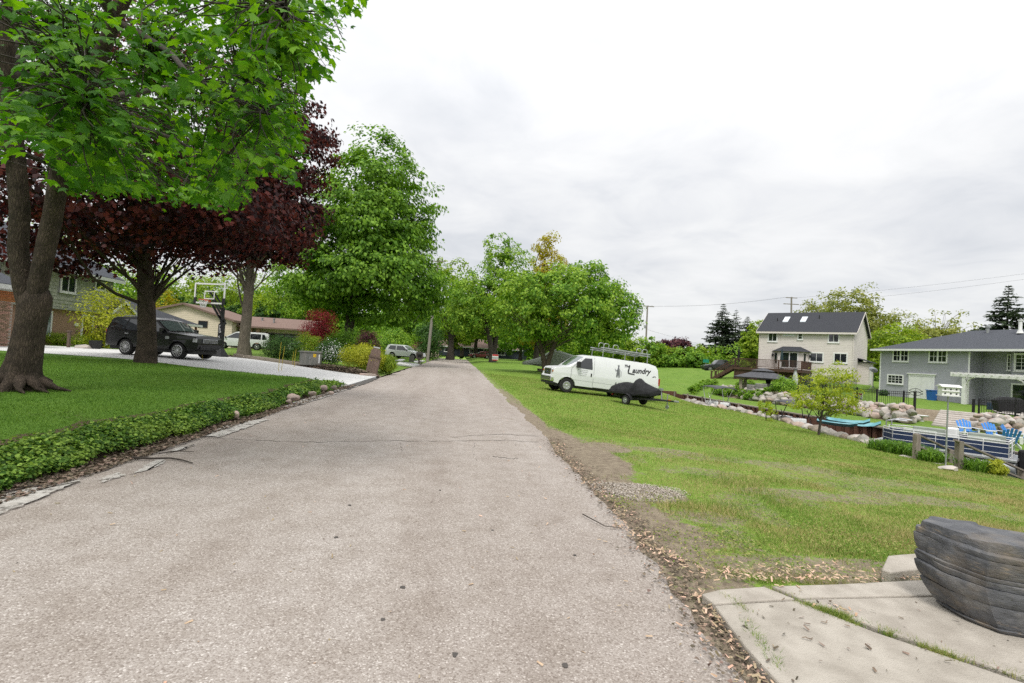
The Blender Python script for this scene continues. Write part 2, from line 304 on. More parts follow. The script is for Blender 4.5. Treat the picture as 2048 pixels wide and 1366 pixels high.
def road_mat():
    m, t, b = base_mat('asphalt', .92, 0, .25); n = t.nodes.new; l = t.links.new; tc = n('ShaderNodeTexCoord')
    def ramp(src, cs, ps):
        r = n('ShaderNodeValToRGB'); e = r.color_ramp.elements
        e[0].position, e[1].position = ps[0], ps[-1]; e[0].color, e[1].color = c4(cs[0]), c4(cs[-1])
        for c, p in list(zip(cs, ps))[1:-1]: k = e.new(p); k.color = c4(c)
        l(src, r.inputs[0]); return r.outputs[0]
    def noise(s, d, st=(1, 1, 1)):
        mp = n('ShaderNodeMapping'); mp.inputs['Scale'].default_value = st; l(tc.outputs['Object'], mp.inputs[0])
        q = n('ShaderNodeTexNoise'); q.inputs['Scale'].default_value = s; q.inputs['Detail'].default_value = d; q.inputs['Roughness'].default_value = .6; l(mp.outputs[0], q.inputs[0]); return q.outputs[0]
    vo = n('ShaderNodeTexVoronoi'); vo.inputs['Scale'].default_value = 105; l(tc.outputs['Object'], vo.inputs[0])
    sp = n('ShaderNodeSeparateColor'); l(vo.outputs['Color'], sp.inputs[0])
    stones = ramp(sp.outputs[0], ((.225, .192, .17), (.32, .284, .256), (.358, .322, .293), (.40, .364, .335), (.57, .533, .50)), (0, .22, .55, .88, 1))
    gap = ramp(vo.outputs['Distance'], ((1, 1, 1), (.74, .72, .70)), (.45, .9))
    big = ramp(noise(.8, 5, (1, .10, 1)), ((.88, .85, .83), (.99, .975, .96), (1.08, 1.08, 1.08)), (.34, .5, .66))
    mid = ramp(noise(2.6, 6), ((.89, .87, .85), (1.04, 1.04, 1.04)), (.34, .58))
    c = stones
    for q in (gap, big, mid):
        mu = n('ShaderNodeMix'); mu.data_type = 'RGBA'; mu.blend_type = 'MULTIPLY'; mu.inputs[0].default_value = 1; l(c, mu.inputs[6]); l(q, mu.inputs[7]); c = mu.outputs[2]
    l(c, b.inputs['Base Color'])
    bp = n('ShaderNodeBump'); bp.inputs['Strength'].default_value = .5; bp.inputs['Distance'].default_value = .006; bp.invert = True; l(vo.outputs['Distance'], bp.inputs['Height']); l(bp.outputs[0], b.inputs['Normal'])
road_mat()
def water_mat():
    m, t, b = base_mat('water', .06, 0, .6); n = t.nodes.new; l = t.links.new
    b.inputs['Base Color'].default_value = (.03, .04, .03, 1)
    tc = n('ShaderNodeTexCoord'); q = n('ShaderNodeTexNoise'); q.inputs['Scale'].default_value = 3; l(tc.outputs['Object'], q.inputs[0])
    bp = n('ShaderNodeBump'); bp.inputs['Strength'].default_value = .25; bp.inputs['Distance'].default_value = .03; l(q.outputs[0], bp.inputs['Height']); l(bp.outputs[0], b.inputs['Normal'])
water_mat()

# ---------------------------------------------------------------- terrain heights
XL, XR = -4.05, 1.95
def zD(x): return .5*sstep(0, 10, -4.1-np.asarray(x, float))                 # the driveway climbs to the garage
DNX = [-30, -18, -12, -8.5, -6.5, -4.3]; DNY = [23.5, 22.9, 21.8, 21.0, 20.7, 20.3]
DFX = [-30, -17, -14, -11, -8, -6, -4.1]; DFY = [32, 32, 31.4, 30.6, 29.6, 28.7, 27.9]
def yN(x): return np.interp(x, DNX, DNY)
def yF(x): return np.interp(x, DFX, DFY)
def zL(x, y):
    x = np.asarray(x, float); y = np.asarray(y, float)
    z = .36*sstep(.1, 1.3, -4.2-x) + .14*sstep(1, 8, -4.2-x) + .03*(fbm(x, y, .5)-.5)
    z1 = z + (zD(x)+.03-z)*sstep(1.6, .05, yN(x)-y)                           # lawn meets drive
    z2 = .04 + .30*sstep(.1, 1.2, -4.2-x) + .18*sstep(1, 10, -4.2-x) + .04*(fbm(x, y, .5)-.5); z2 = zD(x)*.9 + (z2-zD(x)*.9)*sstep(0, .5, y-yF(x))
    return np.where(y < (yN(x)+yF(x))/2, z1, z2)
NBY = [-8, 8, 12, 17, 21.5, 27, 32, 40, 48]; NBX = [13.4, 14.0, 14.5, 15.5, 16.3, 17.7, 18.2, 18.2, 18.2]; NBZ = [-.6, -.65, -.75, -.9, -1.0, -1.05, -1.15, -1.3, -1.3]
FBY = [-8, 12, 20, 26.4, 30, 36, 41, 48]; FBX = [26, 25.5, 24.7, 23.6, 22.2, 21.5, 21.2, 21.0]
def xn(y): return np.interp(y, NBY, NBX)
def xf(y): return np.interp(y, FBY, FBX)
CP = np.array([(29, 38, -.5), (29.6, 32, -.5), (33, 33, -.5), (37, 31, -.45), (40, 38, -.4), (44, 50, -.3), (46, 38, -.3), (50, 25, -.3), (28.2, 47, -.35), (28, 43, -.4), (33, 52, -.1), (38, 53, .3), (45.5, 55, .75), (39, 63, .6), (42, 76, 1.2), (36, 82, .6), (46, 90, 1.25), (60, 100, 1.5),
    (26, 57, -.7), (23, 50, -1.15), (27, 66, -.1), (20, 70, .3), (20, 58, -.4), (3, 50, .05), (8, 52, .15), (13, 52, -.1), (18, 49, -1.0), (3, 70, .3), (10, 72, .5), (5, 110, .5), (20, 110, .7), (5, 160, .5), (60, 60, .9), (80, 40, .5), (56, 70, 1.2)], float)
def upper(x, y):
    x = np.asarray(x, float); y = np.asarray(y, float); num = 0; den = 0
    for a, b, c in CP:
        w_ = 1/((x-a)**2+(y-b)**2+3.0)**1.6; num = num+w_*c; den = den+w_
    return num/den
WALL = [(25.0, 49.0), (26.2, 45.5), (26.7, 40), (28.3, 36.5), (28.3, 29.7), (33.2, 33.5), (35.0, 31.6), (30.7, 27.0), (37, 26.8), (46, 24), (60, 18)]   # foot of the boulder wall
def wall_d(x, y):                        # signed distance: positive on the upper terrace
    x = np.asarray(x, float); y = np.asarray(y, float); best = np.full(np.broadcast(x, y).shape, 1e9); cr = np.zeros_like(best, bool)
    poly = WALL+[(200, 18), (200, 49)]; k = len(poly)
    for i in range(k):
        (a, b), (c, d) = poly[i], poly[(i+1) % k]
        if i < len(WALL)-1:
            t = np.clip(((x-a)*(c-a)+(y-b)*(d-b))/((c-a)**2+(d-b)**2), 0, 1); best = np.minimum(best, np.hypot(x-a-t*(c-a), y-b-t*(d-b)))
        cond = ((b > y) != (d > y)) & (x < (c-a)*(y-b)/((d-b) if d != b else 1e-9)+a); cr ^= cond
    return np.where(cr, best, -best)
def zlow(y): return -1.38+.24*sstep(21, 28, y)
def zG(x, y):
    x = np.asarray(x, float); y = np.asarray(y, float); u = upper(x, y)
    low = zlow(y) - .012*np.clip(x-24, 0, 12)
    t = np.where(y > 49, 1, sstep(.0, .9, wall_d(x, y)))
    z = low+(u-low)*t
    return z + (u-z)*sstep(47, 50, y)
def zR(x, y):
    x = np.asarray(x, float); y = np.asarray(y, float)
    t = np.clip((x-XR)/(xn(y)-XR), 0, 1.2); p = np.interp(y, NBY, NBZ)*t**1.3 + .02*(fbm(x, y, .8)-.5)*np.clip(x-XR, 0, 1)
    return p+(upper(x, y)*np.clip((x-XR)/1.5, 0, 1)-p)*sstep(36, 48, y)
def zT(x, y):
    if x < XL: return float(zL(x, y))
    if x < XR: return 0.0
    if y > 48: return float(zG(x, y))
    if x < xn(y): return float(zR(x, y))
    return float(zG(x, y)) if x > xf(y) else -1.95
def grid(name, X, Y, Z, m, soil=None, parent=None):
    r, c = X.shape; V = np.stack([X, Y, Z], -1).reshape(-1, 3); i = np.arange(r*c).reshape(r, c)
    Fc = np.stack([i[:-1, :-1], i[:-1, 1:], i[1:, 1:], i[1:, :-1]], -1).reshape(-1, 4)
    o = npmesh(name, V, 4, m, parent, True, Fc)
    a = o.data.attributes.new('soil', 'FLOAT', 'POINT'); a.data.foreach_set('value', (np.zeros(r*c) if soil is None else soil.ravel()).astype(np.float32))
    return o
# ---- left lawn
s_ = np.concatenate([np.linspace(0, 2.4, 60), np.linspace(2.5, 26, 90)]); v_ = np.concatenate([np.linspace(0, .75, 130), np.linspace(.755, 1, 80)])
X = -4.05-s_[None, :]+0*v_[:, None]; Y = -8+(yN(X)+8)*v_[:, None]; Z = zL(X, Y)
def ivy_far(y): return 4.86+.22*vnoise(0, y, .8)+.1*vnoise(3, y, 3)
soilL = sstep(ivy_far(Y)+.25, ivy_far(Y), -X)*1.0 + .35*sstep(.62, .8, fbm(X, Y, .9))
tag(grid('lawn_left', X, Y, Z, 'grass_left', soilL), kind='structure')
# ---- yard beyond the drive
X = -4.1-np.concatenate([np.linspace(0, 3, 30), np.linspace(3.2, 60, 90)])[None, :]; v_ = np.concatenate([np.linspace(0, 1.2, 16), np.linspace(1.4, 130, 120)])[:, None]
X = X+0*v_; Y = yF(X)+v_; Z = zL(X, Y)
soilY = sstep(.75, .45, v_+0*X)*1.0*(X > -15.5) + sstep(-4.6, -4.2, X)*.4
tag(grid('yard_beyond_drive', X, Y, Z, 'grass_far', soilY), kind='structure')
# ---- right lawn between road and canal
PATCH = [(2.35, 6.35, .62, .42, 1.0), (2.3, 8.6, .6, 1.5, .75), (2.9, 9.6, .5, .6, .6), (1.95, 5.0, .35, 1.2, .8), (2.8, 5.4, .5, .3, .5), (5.2, 6.9, 1.3, .35, .5), (7.2, 7.3, 1.5, .4, .5), (4.2, 9.8, .8, .4, .5), (6.6, 9.3, 1.2, .5, .48), (8.4, 8.6, 1.3, .5, .45), (1.9, 14, .35, 3.5, .7), (2.0, 20, .3, 5, .55), (3.4, 4.1, 1.6, .35, .55)]
def soil_r(x, y):
    s = .42*sstep(.75, .2, x-XR)*1.0 + .16*sstep(13.5, 10.5, y)+.29*sstep(12.5, 10, y+.25*(x-2))*sstep(.42, .62, fbm(x, y, 1.3, 3))
    f3 = .35*(fbm(x, y, 3, 3)-.5)
    for a, b, c, d, k in PATCH: s = np.maximum(s, k*sstep(1.35, .75, np.hypot((x-a)/c, (y-b)/d)+f3))
    return s
t_ = np.concatenate([np.linspace(0, .45, 120), np.linspace(.455, 1.0, 60)])[None, :]; v_ = np.concatenate([np.linspace(-6, 12, 200), np.linspace(12.2, 48, 80)])[:, None]
Y = v_+0*t_; X = XR-.95+(xn(Y)+.35-XR+.95)*t_; Z = zR(X, Y)-.012-.25*sstep(.97, 1, t_+0*v_)
tag(grid('lawn_right', X, Y, Z, 'grass_right', soil_r(X, Y)), kind='structure')
# ---- ground across the canal and the field behind
yb = np.concatenate([np.linspace(-8, 24, 30), np.linspace(24.3, 48, 90)])[:, None]; tb = np.concatenate([np.linspace(0, 14, 70), np.linspace(14.5, 110, 60)])[None, :]
Y = yb+0*tb; X = xf(Y)+.12+tb; Z = zG(X, Y); d_ = wall_d(X, Y)
tag(grid('far_bank', X, Y, Z, 'grass_far', sstep(-.2, .1, d_)*sstep(1.6, 1.0, d_)*1.0), kind='structure')
yb = np.linspace(48, 190, 90)[:, None]; xb = np.concatenate([np.linspace(XR-.2, 40, 90), np.linspace(41, 140, 40)])[None, :]
Y = yb+0*xb; X = xb+0*yb; Z = zG(X, Y)*np.clip((X-XR)/1.5, 0, 1)-.01
tag(grid('back_field', X, Y, Z, 'grass_far', .3*sstep(1, .3, X-XR)), kind='structure')
b = B(); S = 2500; b.add([(-S, -S, -2.75), (S, -S, -2.75), (S, S, -2.75), (-S, S, -2.75)], [(0, 1, 2, 3)]); tag(b.build('ground', 'grass_right'), kind='structure')
b = B(); b.add([(8, -12, -1.95), (30, -12, -1.95), (27, 48, -1.95), (17, 48, -1.95)], [(0, 1, 2, 3)]); tag(b.build('canal_water', 'water'), kind='structure')
b = B(); b.box(18.2, 21.2, 47.9, 48.15, -2.7, -.95); tag(b.build('canal_end_wall', 'rust_steel'), kind='structure')
# ---- road sheet
ys = np.concatenate([np.linspace(-8, 30, 300), np.linspace(30.5, 110, 120)])
def edge_r(y): return XR-.22+.004*np.clip(y, 0, 60)+.16*(vnoise(1, y, 1.3)-.5)+.12*(vnoise(2, y, 4)-.5)-.25*sstep(5.2, 2.5, y)+.03*sstep(0, 3, y)
def edge_l(y): return XL+.12*(vnoise(5, y, 1.1)-.5)+.06*(vnoise(6, y, 5)-.5)
bend = -.0009*np.clip(ys-55, 0, None)**2
ts = np.linspace(0, 1, 9)[None, :]; X = (edge_l(ys)+bend*.6)[:, None]*(1-ts)+(edge_r(ys)+bend*.0)[:, None]*ts; Y = ys[:, None]+0*ts
tag(grid('road', X, Y, .012+0*X-.02*sstep(.46, .5, np.abs(ts-.5)+0*X), 'asphalt'), kind='structure')
# pale concrete residue along the left edge, cracks, stains
def strip(name, pts, m, z, label=None):
    b = B(); vs = []; k = len(pts)
    for x, y, hw in pts: vs += [(x-hw, y, z), (x+hw, y, z)]
    b.add(vs, [(2*i, 2*i+1, 2*i+3, 2*i+2) for i in range(k-1)]); return b.build(name, m, fix=False)
def patch(pts, m, z, rough=.12, n=60):
    out_ = []; k = len(pts)
    for i in range(n):
        a, bq = pts[i*k//n], pts[(i*k//n+1) % k]; t = (i*k/n) % 1; p = Vector(a).lerp(Vector(bq), t)
        out_.append((p.x+random.uniform(-1, 1)*rough*.4, p.y+random.uniform(-1, 1)*rough, z))
    b = B(); b.add(out_, [tuple(range(n))]); return b.build('road_mark', m, fix=False)
road = bpy.data.objects['road']
def on_road(pts, m, name, z=.017, rough=.05, n=70):
    w_ = [onz(px, py, z) for px, py in pts]; k = len(w_); out_ = []
    for i in range(n):
        f = i*k/n; a, c = w_[int(f)], w_[(int(f)+1) % k]; p = a.lerp(c, f % 1); q = (p-CAM).length*.02
        out_.append((p.x+random.uniform(-1, 1)*rough*q*3, p.y+random.uniform(-1, 1)*rough*q*4, z))
    b = B(); b.add(out_, [tuple(range(n))]); o = b.build(name, m, road, fix=False); return o
for pts in ([(-150, 1050), (10, 985), (110, 968), (160, 960), (60, 1005), (-150, 1080)], [(262, 948), (300, 925), (322, 914), (334, 922), (300, 938)], [(405, 871), (450, 852), (500, 841), (540, 838), (490, 856), (440, 874)],
            [(560, 815), (600, 800), (690, 776), (720, 770), (640, 798), (590, 812)], [(330, 905), (365, 893), (392, 889), (360, 900)], [(200, 955), (235, 945), (250, 950), (205, 965)]):
    on_road(pts, 'residue', 'pale_residue')
on_road([(683, 777), (740, 757), (757, 756), (735, 766), (697, 778)], 'asphalt_patch', 'tar_joint', .02)
def crack(pts, wd=.012):
    w_ = [onz(px, py, .0165) for px, py in pts]; P = []
    for a, c in zip(w_[:-1], w_[1:]):
        for i in range(8): P.append(a.lerp(c, i/8)+Vector((random.uniform(-1, 1)*.012, random.uniform(-1, 1)*.05, 0)))
    b = B(); k = len(P); vs = []
    for p in P: h = wd*random.uniform(.3, 1.0)*(1+.05*p.y); vs += [(p.x, p.y-h*1.6, .0165), (p.x, p.y+h*1.6, .0165)]
    b.add(vs, [(2*i, 2*i+1, 2*i+3, 2*i+2) for i in range(k-1)]); b.build('crack', 'crack', road, fix=False)
crack([(410, 874), (520, 880), (640, 884), (760, 881), (900, 882), (1010, 880), (1090, 884)], .006)
crack([(900, 874), (1000, 868), (1090, 872)], .007); crack([(985, 912), (1020, 917), (1040, 915)], .008)
crack([(800, 885), (806, 905)], .006); crack([(950, 884), (946, 905), (955, 925)], .006); crack([(1030, 885), (1038, 912)], .006)
for px, py, r in ((672, 1074, .018), (806, 1174, .02), (765, 1238, .016), (910, 1308, .02), (1150, 1110, .015), (1130, 1330, .02), (700, 1010, .02), (985, 1060, .012), (880, 980, .014)):
    p = onz(px, py, .017); b = B(); b.add([(p.x+r*random.uniform(.6, 1.3)*math.cos(a*.8), p.y+r*1.2*random.uniform(.6, 1.3)*math.sin(a*.8), .017) for a in range(8)], [tuple(range(8))]); b.build('tar_spot', 'oil', road, fix=False)

# ---- concrete pad: four slabs
pad = thing('concrete_pad', 'worn concrete pad with weedy joints at the road edge under the big dark boulder', 'concrete pad', onz(1700, 1260, 0))
def slab(px4, name='slab', z=.055, dz=0):
    P = [onz(x, y, z)-pad.location for x, y in px4]; b = B(); k = len(P)
    b.add([(p.x, p.y, -.06) for p in P]+[(p.x, p.y, z+dz) for p in P], [tuple(range(k-1, -1, -1)), tuple(range(k, 2*k))]+[(i, (i+1) % k, k+(i+1) % k, k+i) for i in range(k)])
    return b.build(name, 'concrete_old', pad, bevel=.012, seg=2)
slab([(1403, 1187), (1440, 1178), (1528, 1172), (1590, 1197), (1500, 1202), (1428, 1207)])
slab([(1429, 1209), (1500, 1204), (1592, 1199), (1750, 1262), (1900, 1312), (2060, 1367), (2200, 1420), (1650, 1480), (1560, 1366), (1490, 1290)], dz=-.004)
slab([(1543, 1172), (1680, 1168), (1835, 1160), (2000, 1158), (2200, 1150), (2200, 1176), (2000, 1185), (1860, 1191), (1700, 1194), (1600, 1196)], dz=.003)
slab([(1604, 1198), (1700, 1196), (1860, 1193), (2000, 1187), (2200, 1178), (2300, 1300), (2300, 1440), (2075, 1363), (1910, 1308), (1762, 1258)])
# ---- the dark layered boulder
def slate():
    m, t, b = base_mat('slate', .8, 0, .3); n = t.nodes.new; l = t.links.new; tc = n('ShaderNodeTexCoord')
    def noise(sc_, d, st=(1, 1, 1), rot=(0, 0, 0), dist=0):
        mp = n('ShaderNodeMapping'); mp.inputs['Scale'].default_value = st; mp.inputs['Rotation'].default_value = rot; l(tc.outputs['Object'], mp.inputs[0]); q = n('ShaderNodeTexNoise'); q.inputs['Scale'].default_value = sc_; q.inputs['Detail'].default_value = d; q.inputs['Roughness'].default_value = .62; q.inputs['Distortion'].default_value = dist; l(mp.outputs[0], q.inputs[0]); return q.outputs[0]
    def ramp(src, cs, ps):
        r = n('ShaderNodeValToRGB'); e = r.color_ramp.elements; e[0].position, e[1].position = ps[0], ps[-1]; e[0].color, e[1].color = c4(cs[0]), c4(cs[-1])
        for c, p in list(zip(cs, ps))[1:-1]: k = e.new(p); k.color = c4(c)
        l(src, r.inputs[0]); return r.outputs[0]
    base = ramp(noise(4.5, 8, (1, 1, 1)), ((.055, .058, .066), (.12, .122, .13), (.22, .21, .20)), (.3, .52, .72))
    seam = ramp(noise(1.0, 3, (1.3, 1.3, 15), (.05, .10, 0), .5), ((0, 0, 0), (0, 0, 0), (1, 1, 1), (0, 0, 0)), (.2, .565, .585, .605)); seam2 = ramp(noise(9, 6), ((0, 0, 0), (1, 1, 1)), (.42, .60))
    mm = n('ShaderNodeMath'); mm.operation = 'MULTIPLY'; l(seam, mm.inputs[0]); l(seam2, mm.inputs[1])
    mx = n('ShaderNodeMix'); mx.data_type = 'RGBA'; l(mm.outputs[0], mx.inputs[0]); l(base, mx.inputs[6]); mx.inputs[7].default_value = (.27, .215, .155, 1)
    dust = ramp(noise(2.2, 7, (1, 1, 1.6)), ((0, 0, 0), (.7, .7, .7)), (.50, .66)); m2 = n('ShaderNodeMix'); m2.data_type = 'RGBA'; l(dust, m2.inputs[0]); l(mx.outputs[2], m2.inputs[6]); m2.inputs[7].default_value = (.20, .165, .125, 1); l(m2.outputs[2], b.inputs['Base Color'])
    bp = n('ShaderNodeBump'); bp.inputs['Strength'].default_value = .8; bp.inputs['Distance'].default_value = .02; l(noise(14, 9, (1, 1, 2.2)), bp.inputs['Height']); l(bp.outputs[0], b.inputs['Normal'])
slate()
def boulder():
    r0 = np.random.default_rng(14); c = np.array([3.655, 3.12, .055]); Hh = .55; ns = 140; th = np.arange(ns)/ns*2*PI; ax = (.67, -.74); bx = (.74, .67)
    nv = 9; va = np.array([-170, -128, -95, -60, -22, 20, 62, 110, 150])/180*PI % (2*PI); o_ = np.argsort(va); va = va[o_]; vr = np.array([1.03, .95, 1.05, .93, 1.12, .94, 1.06, .93, 1.03])[o_]
    lv = [0.0]
    while lv[-1] < 1: lv.append(min(1.0, lv[-1]+r0.choice([.05, .08, .2, .26])))
    V = []
    vx, vy = vr*np.cos(va), vr*np.sin(va)                       # straight faces between the corners of the outline
    rp_ = np.zeros(ns)
    for k in range(nv):
        a, e = k, (k+1) % nv; x1, y1, x2, y2 = vx[a], vy[a], vx[e], vy[e]; den = np.cos(th)*(y2-y1)-np.sin(th)*(x2-x1); t = (x1*(y2-y1)-y1*(x2-x1))/np.where(np.abs(den) < 1e-9, 1e-9, den)
        dth = (th-va[a]) % (2*PI); rp_ = np.where(dth <= (va[e]-va[a]) % (2*PI), t, rp_)
    def ring(h, ex, k):
        prof = .78+.22*min(1, h/.40)**.7-.025*max(0, h-.85)/.15
        dip = .012*np.cos(th-2.2)+.018*np.sin(2*th+1)+.03*(vnoise(th*1.3+k*2.7, 0*th, 1)-.5)                    # the beds dip a little
        q = prof*rp_*.39+ex*(.15+1.2*vnoise(th*2.1+k*5, 0*th+k, 1))+.018*(vnoise(th*3, 0*th+h*3, 1)-.5)+.010*(vnoise(th*11, 0*th+k*1.7, 1)-.5)+.006*(vnoise(th*30, 0*th+h*22, 1)-.5)
        sh = .07*(1-min(1, h/.5))**1.3; z = h*Hh+dip*min(h, .9)*.6*(h < .999)
        ca, sa = sh+q*np.cos(th), q*np.sin(th)*.72; V.extend(zip(c[0]+ca*ax[0]+sa*bx[0], c[1]+ca*ax[1]+sa*bx[1], c[2]+np.maximum(z, 0)))
    for k, (a, e) in enumerate(zip(lv[:-1], lv[1:])):
        o = r0.uniform(.0, .036)
        for f, x in ((.01, o*.1), (.12, o*.55), (.4, o*.8), (.7, o), (.93, o*1.05), (.995, o*.95)): ring(a+(e-a)*f, x, k)
    nr = len(V)//ns; top = np.array(V[-ns:]); cc = top.mean(0)
    for s2 in (.985, .88, .7, .45, .2, .04):
        P = cc+(top-cc)*s2; P[:, 2] = cc[2]+.006+(top[:, 2]-cc[2])*s2+.022*(vnoise(P[:, 0]*6, P[:, 1]*6)-.5)+.016*((P[:, 0]-cc[0])*ax[0]+(P[:, 1]-cc[1])*ax[1]+.10*vnoise(P[:, 0]*9, P[:, 1]*9) < -.05); V.extend(map(tuple, P))
    nr += 6; b = B(); b.add(V, [(k*ns+j, k*ns+(j+1) % ns, (k+1)*ns+(j+1) % ns, (k+1)*ns+j) for k in range(nr-1) for j in range(ns)]+[tuple(range((nr-1)*ns, nr*ns)), tuple(range(ns-1, -1, -1))]); o = b.build('boulder', 'slate', smooth=24)
    return tag(o, 'large dark slate boulder with wavy layers on the concrete pad', 'boulder')
boulder()
def rock(name, c, sx, sy, sz, m, seed=0, parent=None, sub=2, flat=.0, rough=.22):
    r = random.Random(seed); bm = bmesh.new(); bmesh.ops.create_icosphere(bm, subdivisions=sub, radius=1)
    ph = [r.uniform(0, 6) for _ in range(6)]; cuts = [(Vector((r.gauss(0, 1), r.gauss(0, 1), r.gauss(0, 1))).normalized(), r.uniform(.62, .9)) for _ in range(6)]
    for v in bm.verts:
        p = v.co; q = 1+rough*(math.sin(2.1*p.x+ph[0])*math.sin(2.3*p.y+ph[1])+.5*math.sin(4.2*p.z+ph[2])*math.sin(3.7*p.x+ph[3])); p *= q
        for nn, dd in cuts:
            e = p.dot(nn)-dd
            if e > 0: p -= nn*e*.85
        v.co = Vector((p.x*sx, p.y*sy, max(p.z, -1+flat)*sz))
    me = bpy.data.meshes.new(name); bm.to_mesh(me); bm.free(); o = finish(name, me, m, parent, 40); o.location = c; return o
def chunk():
    P = [onz(x, y, 0) for x, y in ((1762, 1158), (1780, 1166), (1835, 1156), (1850, 1140), (1830, 1128), (1775, 1132))]; b = B(); k = len(P)
    b.add([(p.x+random.uniform(-.015, .015), p.y, -.03) for p in P]+[(p.x, p.y, .085+random.uniform(-.012, .012)) for p in P], [tuple(range(k-1, -1, -1)), tuple(range(k, 2*k))]+[(i, (i+1) % k, k+(i+1) % k, k+i) for i in range(k)])
    tag(b.build('concrete_chunk', 'concrete_old', bevel=.014, seg=3), 'broken lump of old concrete lying in the grass beside the big boulder', 'concrete')
chunk()
tag(rock('stone', onz(1812, 1122, .03), .13, .08, .06, 'boulder_grey', 3, flat=.4), 'small pale grey stone just behind the broken concrete lump', 'stone')
# flat gravel patch in the grass

# ---- scatter: many small faces as one mesh
def basis_from(nrm):
    nrm = nrm/np.linalg.norm(nrm, axis=1, keepdims=True); a = np.where(np.abs(nrm[:, 2:3]) > .9, np.array([[1., 0, 0]]), np.array([[0, 0, 1.]]))
    t = np.cross(a, nrm); t /= np.linalg.norm(t, axis=1, keepdims=True); return nrm, t, np.cross(nrm, t)
def leaves(P, nrm, size, tpl, spin=None, dirv=None, rg=rng):
    """tpl (k,3): leaf outline, y = length. dirv: preferred pointing direction"""
    n = len(P); nrm, t, bt = basis_from(nrm)
    if dirv is not None:
        d = dirv-nrm*np.sum(dirv*nrm, 1, keepdims=True); ln = np.linalg.norm(d, axis=1, keepdims=True); bt = np.where(ln > 1e-3, d/np.maximum(ln, 1e-3), bt); t = np.cross(bt, nrm)
    a = rg.uniform(0, 2*PI, n) if dirv is None else rg.normal(0, .35 if spin is None else spin, n)
    ca, sa = np.cos(a)[:, None], np.sin(a)[:, None]; t2 = t*ca+bt*sa; b2 = -t*sa+bt*ca
    s = np.asarray(size).reshape(-1, 1, 1) if np.ndim(size) else size
    V = P[:, None, :]+s*(t2[:, None, :]*tpl[None, :, 0:1]+b2[:, None, :]*tpl[None, :, 1:2]+nrm[:, None, :]*tpl[None, :, 2:3])
    return V.reshape(-1, 3)
QUAD = np.array([(0, 0, 0), (.32, .45, .08), (0, 1, -.05), (-.32, .45, .08)])
IVY = np.array([(0, -.1, 0), (.42, -.12, -.05), (.52, .3, .02), (.28, .48, .05), (0, 1, -.1), (-.28, .48, .05), (-.52, .3, .02), (-.42, -.12, -.05)])
leafmat('ivy', (.045, .115, .018), (.095, .195, .03), (.20, .30, .05), .25, .4, .4, 1.0)
leafmat('blade_right', (.12, .23, .03), (.18, .28, .045), (.31, .30, .11), .3, .28, .6, .6)
leafmat('blade_left', (.075, .17, .018), (.10, .20, .026), (.14, .24, .034), .3, .25, .6, .6)
mat('chips', (.36, .25, .155), (.50, .38, .26), 20, .9, isl=.55); mat('litter', (.10, .075, .055), (.22, .17, .12), 14, .95, isl=.6)
def blades(n, X, Y, zf, h, lean, wid):
    Z = zf(X, Y); a = rng.uniform(0, 2*PI, n); dx, dy = np.cos(a), np.sin(a); L_ = rng.normal(0, lean, (n, 2)); h = h*rng.uniform(.55, 1.25, n); wd = wid*rng.uniform(.7, 1.3, n)
    P0 = np.stack([X-dx*wd, Y-dy*wd, Z-.005], 1); P1 = np.stack([X+dx*wd, Y+dy*wd, Z-.005], 1); P2 = np.stack([X+L_[:, 0]*h, Y+L_[:, 1]*h, Z+h], 1)
    return np.stack([P0, P1, P2], 1).reshape(-1, 3)
# right-hand verge: rough, patchy
n = 420000; u = rng.random(n); Yb = 3.0*(14/3.0)**u; th_ = rng.uniform(-.02, .80, n); Xb = XR-.15+rng.random(n)**.8*(Yb*1.08+.3); s = soil_r(Xb, Yb)
dn = fbm(Xb, Yb, 2.2); keep = (rng.random(n) < np.clip(1.15-1.75*s-1.1*(.48-dn).clip(0, 1), 0, 1)) & (Xb > edge_r(Yb)+.02*rng.standard_normal(n)+.10*s) & (Xb < xn(Yb)-.2)
jx, jy = onz(1403, 1187, 0).x, onz(1528, 1172, 0).y
keep &= ~((Yb < 3.78+.0*Xb+.05*(vnoise(Xb, Yb, 5)-.5)) & (Xb > 1.75)) & ~(np.hypot((Xb-2.35)/.6, (Yb-6.38)/.41) < 1.0)
Xb, Yb = Xb[keep], Yb[keep]; hh = (.028+.055*sstep(.42, .75, fbm(Xb, Yb, 1.1)))*(.75+.25*sstep(12, 4, Yb))*(1-.45*sstep(9.5, 11.5, Yb))
V = blades(len(Xb), Xb, Yb, lambda x, y: zR(x, y)-.012, hh, .55, .0016+.0009*Yb/4)
leafmat('blade_verge', (.11, .21, .03), (.19, .26, .05), (.42, .35, .17), .3, .3, .6, 1.1)
tag(npmesh('grass', V, 3, 'blade_verge'), 'rough patchy green and straw grass along the right road verge', 'grass', kind='stuff')
n = 130000; Yb = 11*(42/11)**rng.random(n); Xb = XR+.1+rng.random(n)*(xn(Yb)-XR-.3); s = soil_r(Xb, Yb); k_ = rng.random(n) < 1-1.4*s; Xb, Yb = Xb[k_], Yb[k_]
tag(npmesh('grass', blades(len(Xb), Xb, Yb, lambda x, y: zR(x, y)-.012, .035+.0006*Yb, .5, .003+.00025*Yb), 3, 'blade_right'), 'mown bright green grass of the canal side lawn around the van', 'grass', kind='stuff')
n = 200000; Yb = 4.5*(21/4.5)**rng.random(n); Xb = -4.85-rng.random(n)**1.2*15.5; k_ = (Yb < yN(Xb)-.03) & (-Xb > ivy_far(Yb)+.15*rng.random(n)) & (Yb > -Xb*.9-2); Xb, Yb = Xb[k_], Yb[k_]
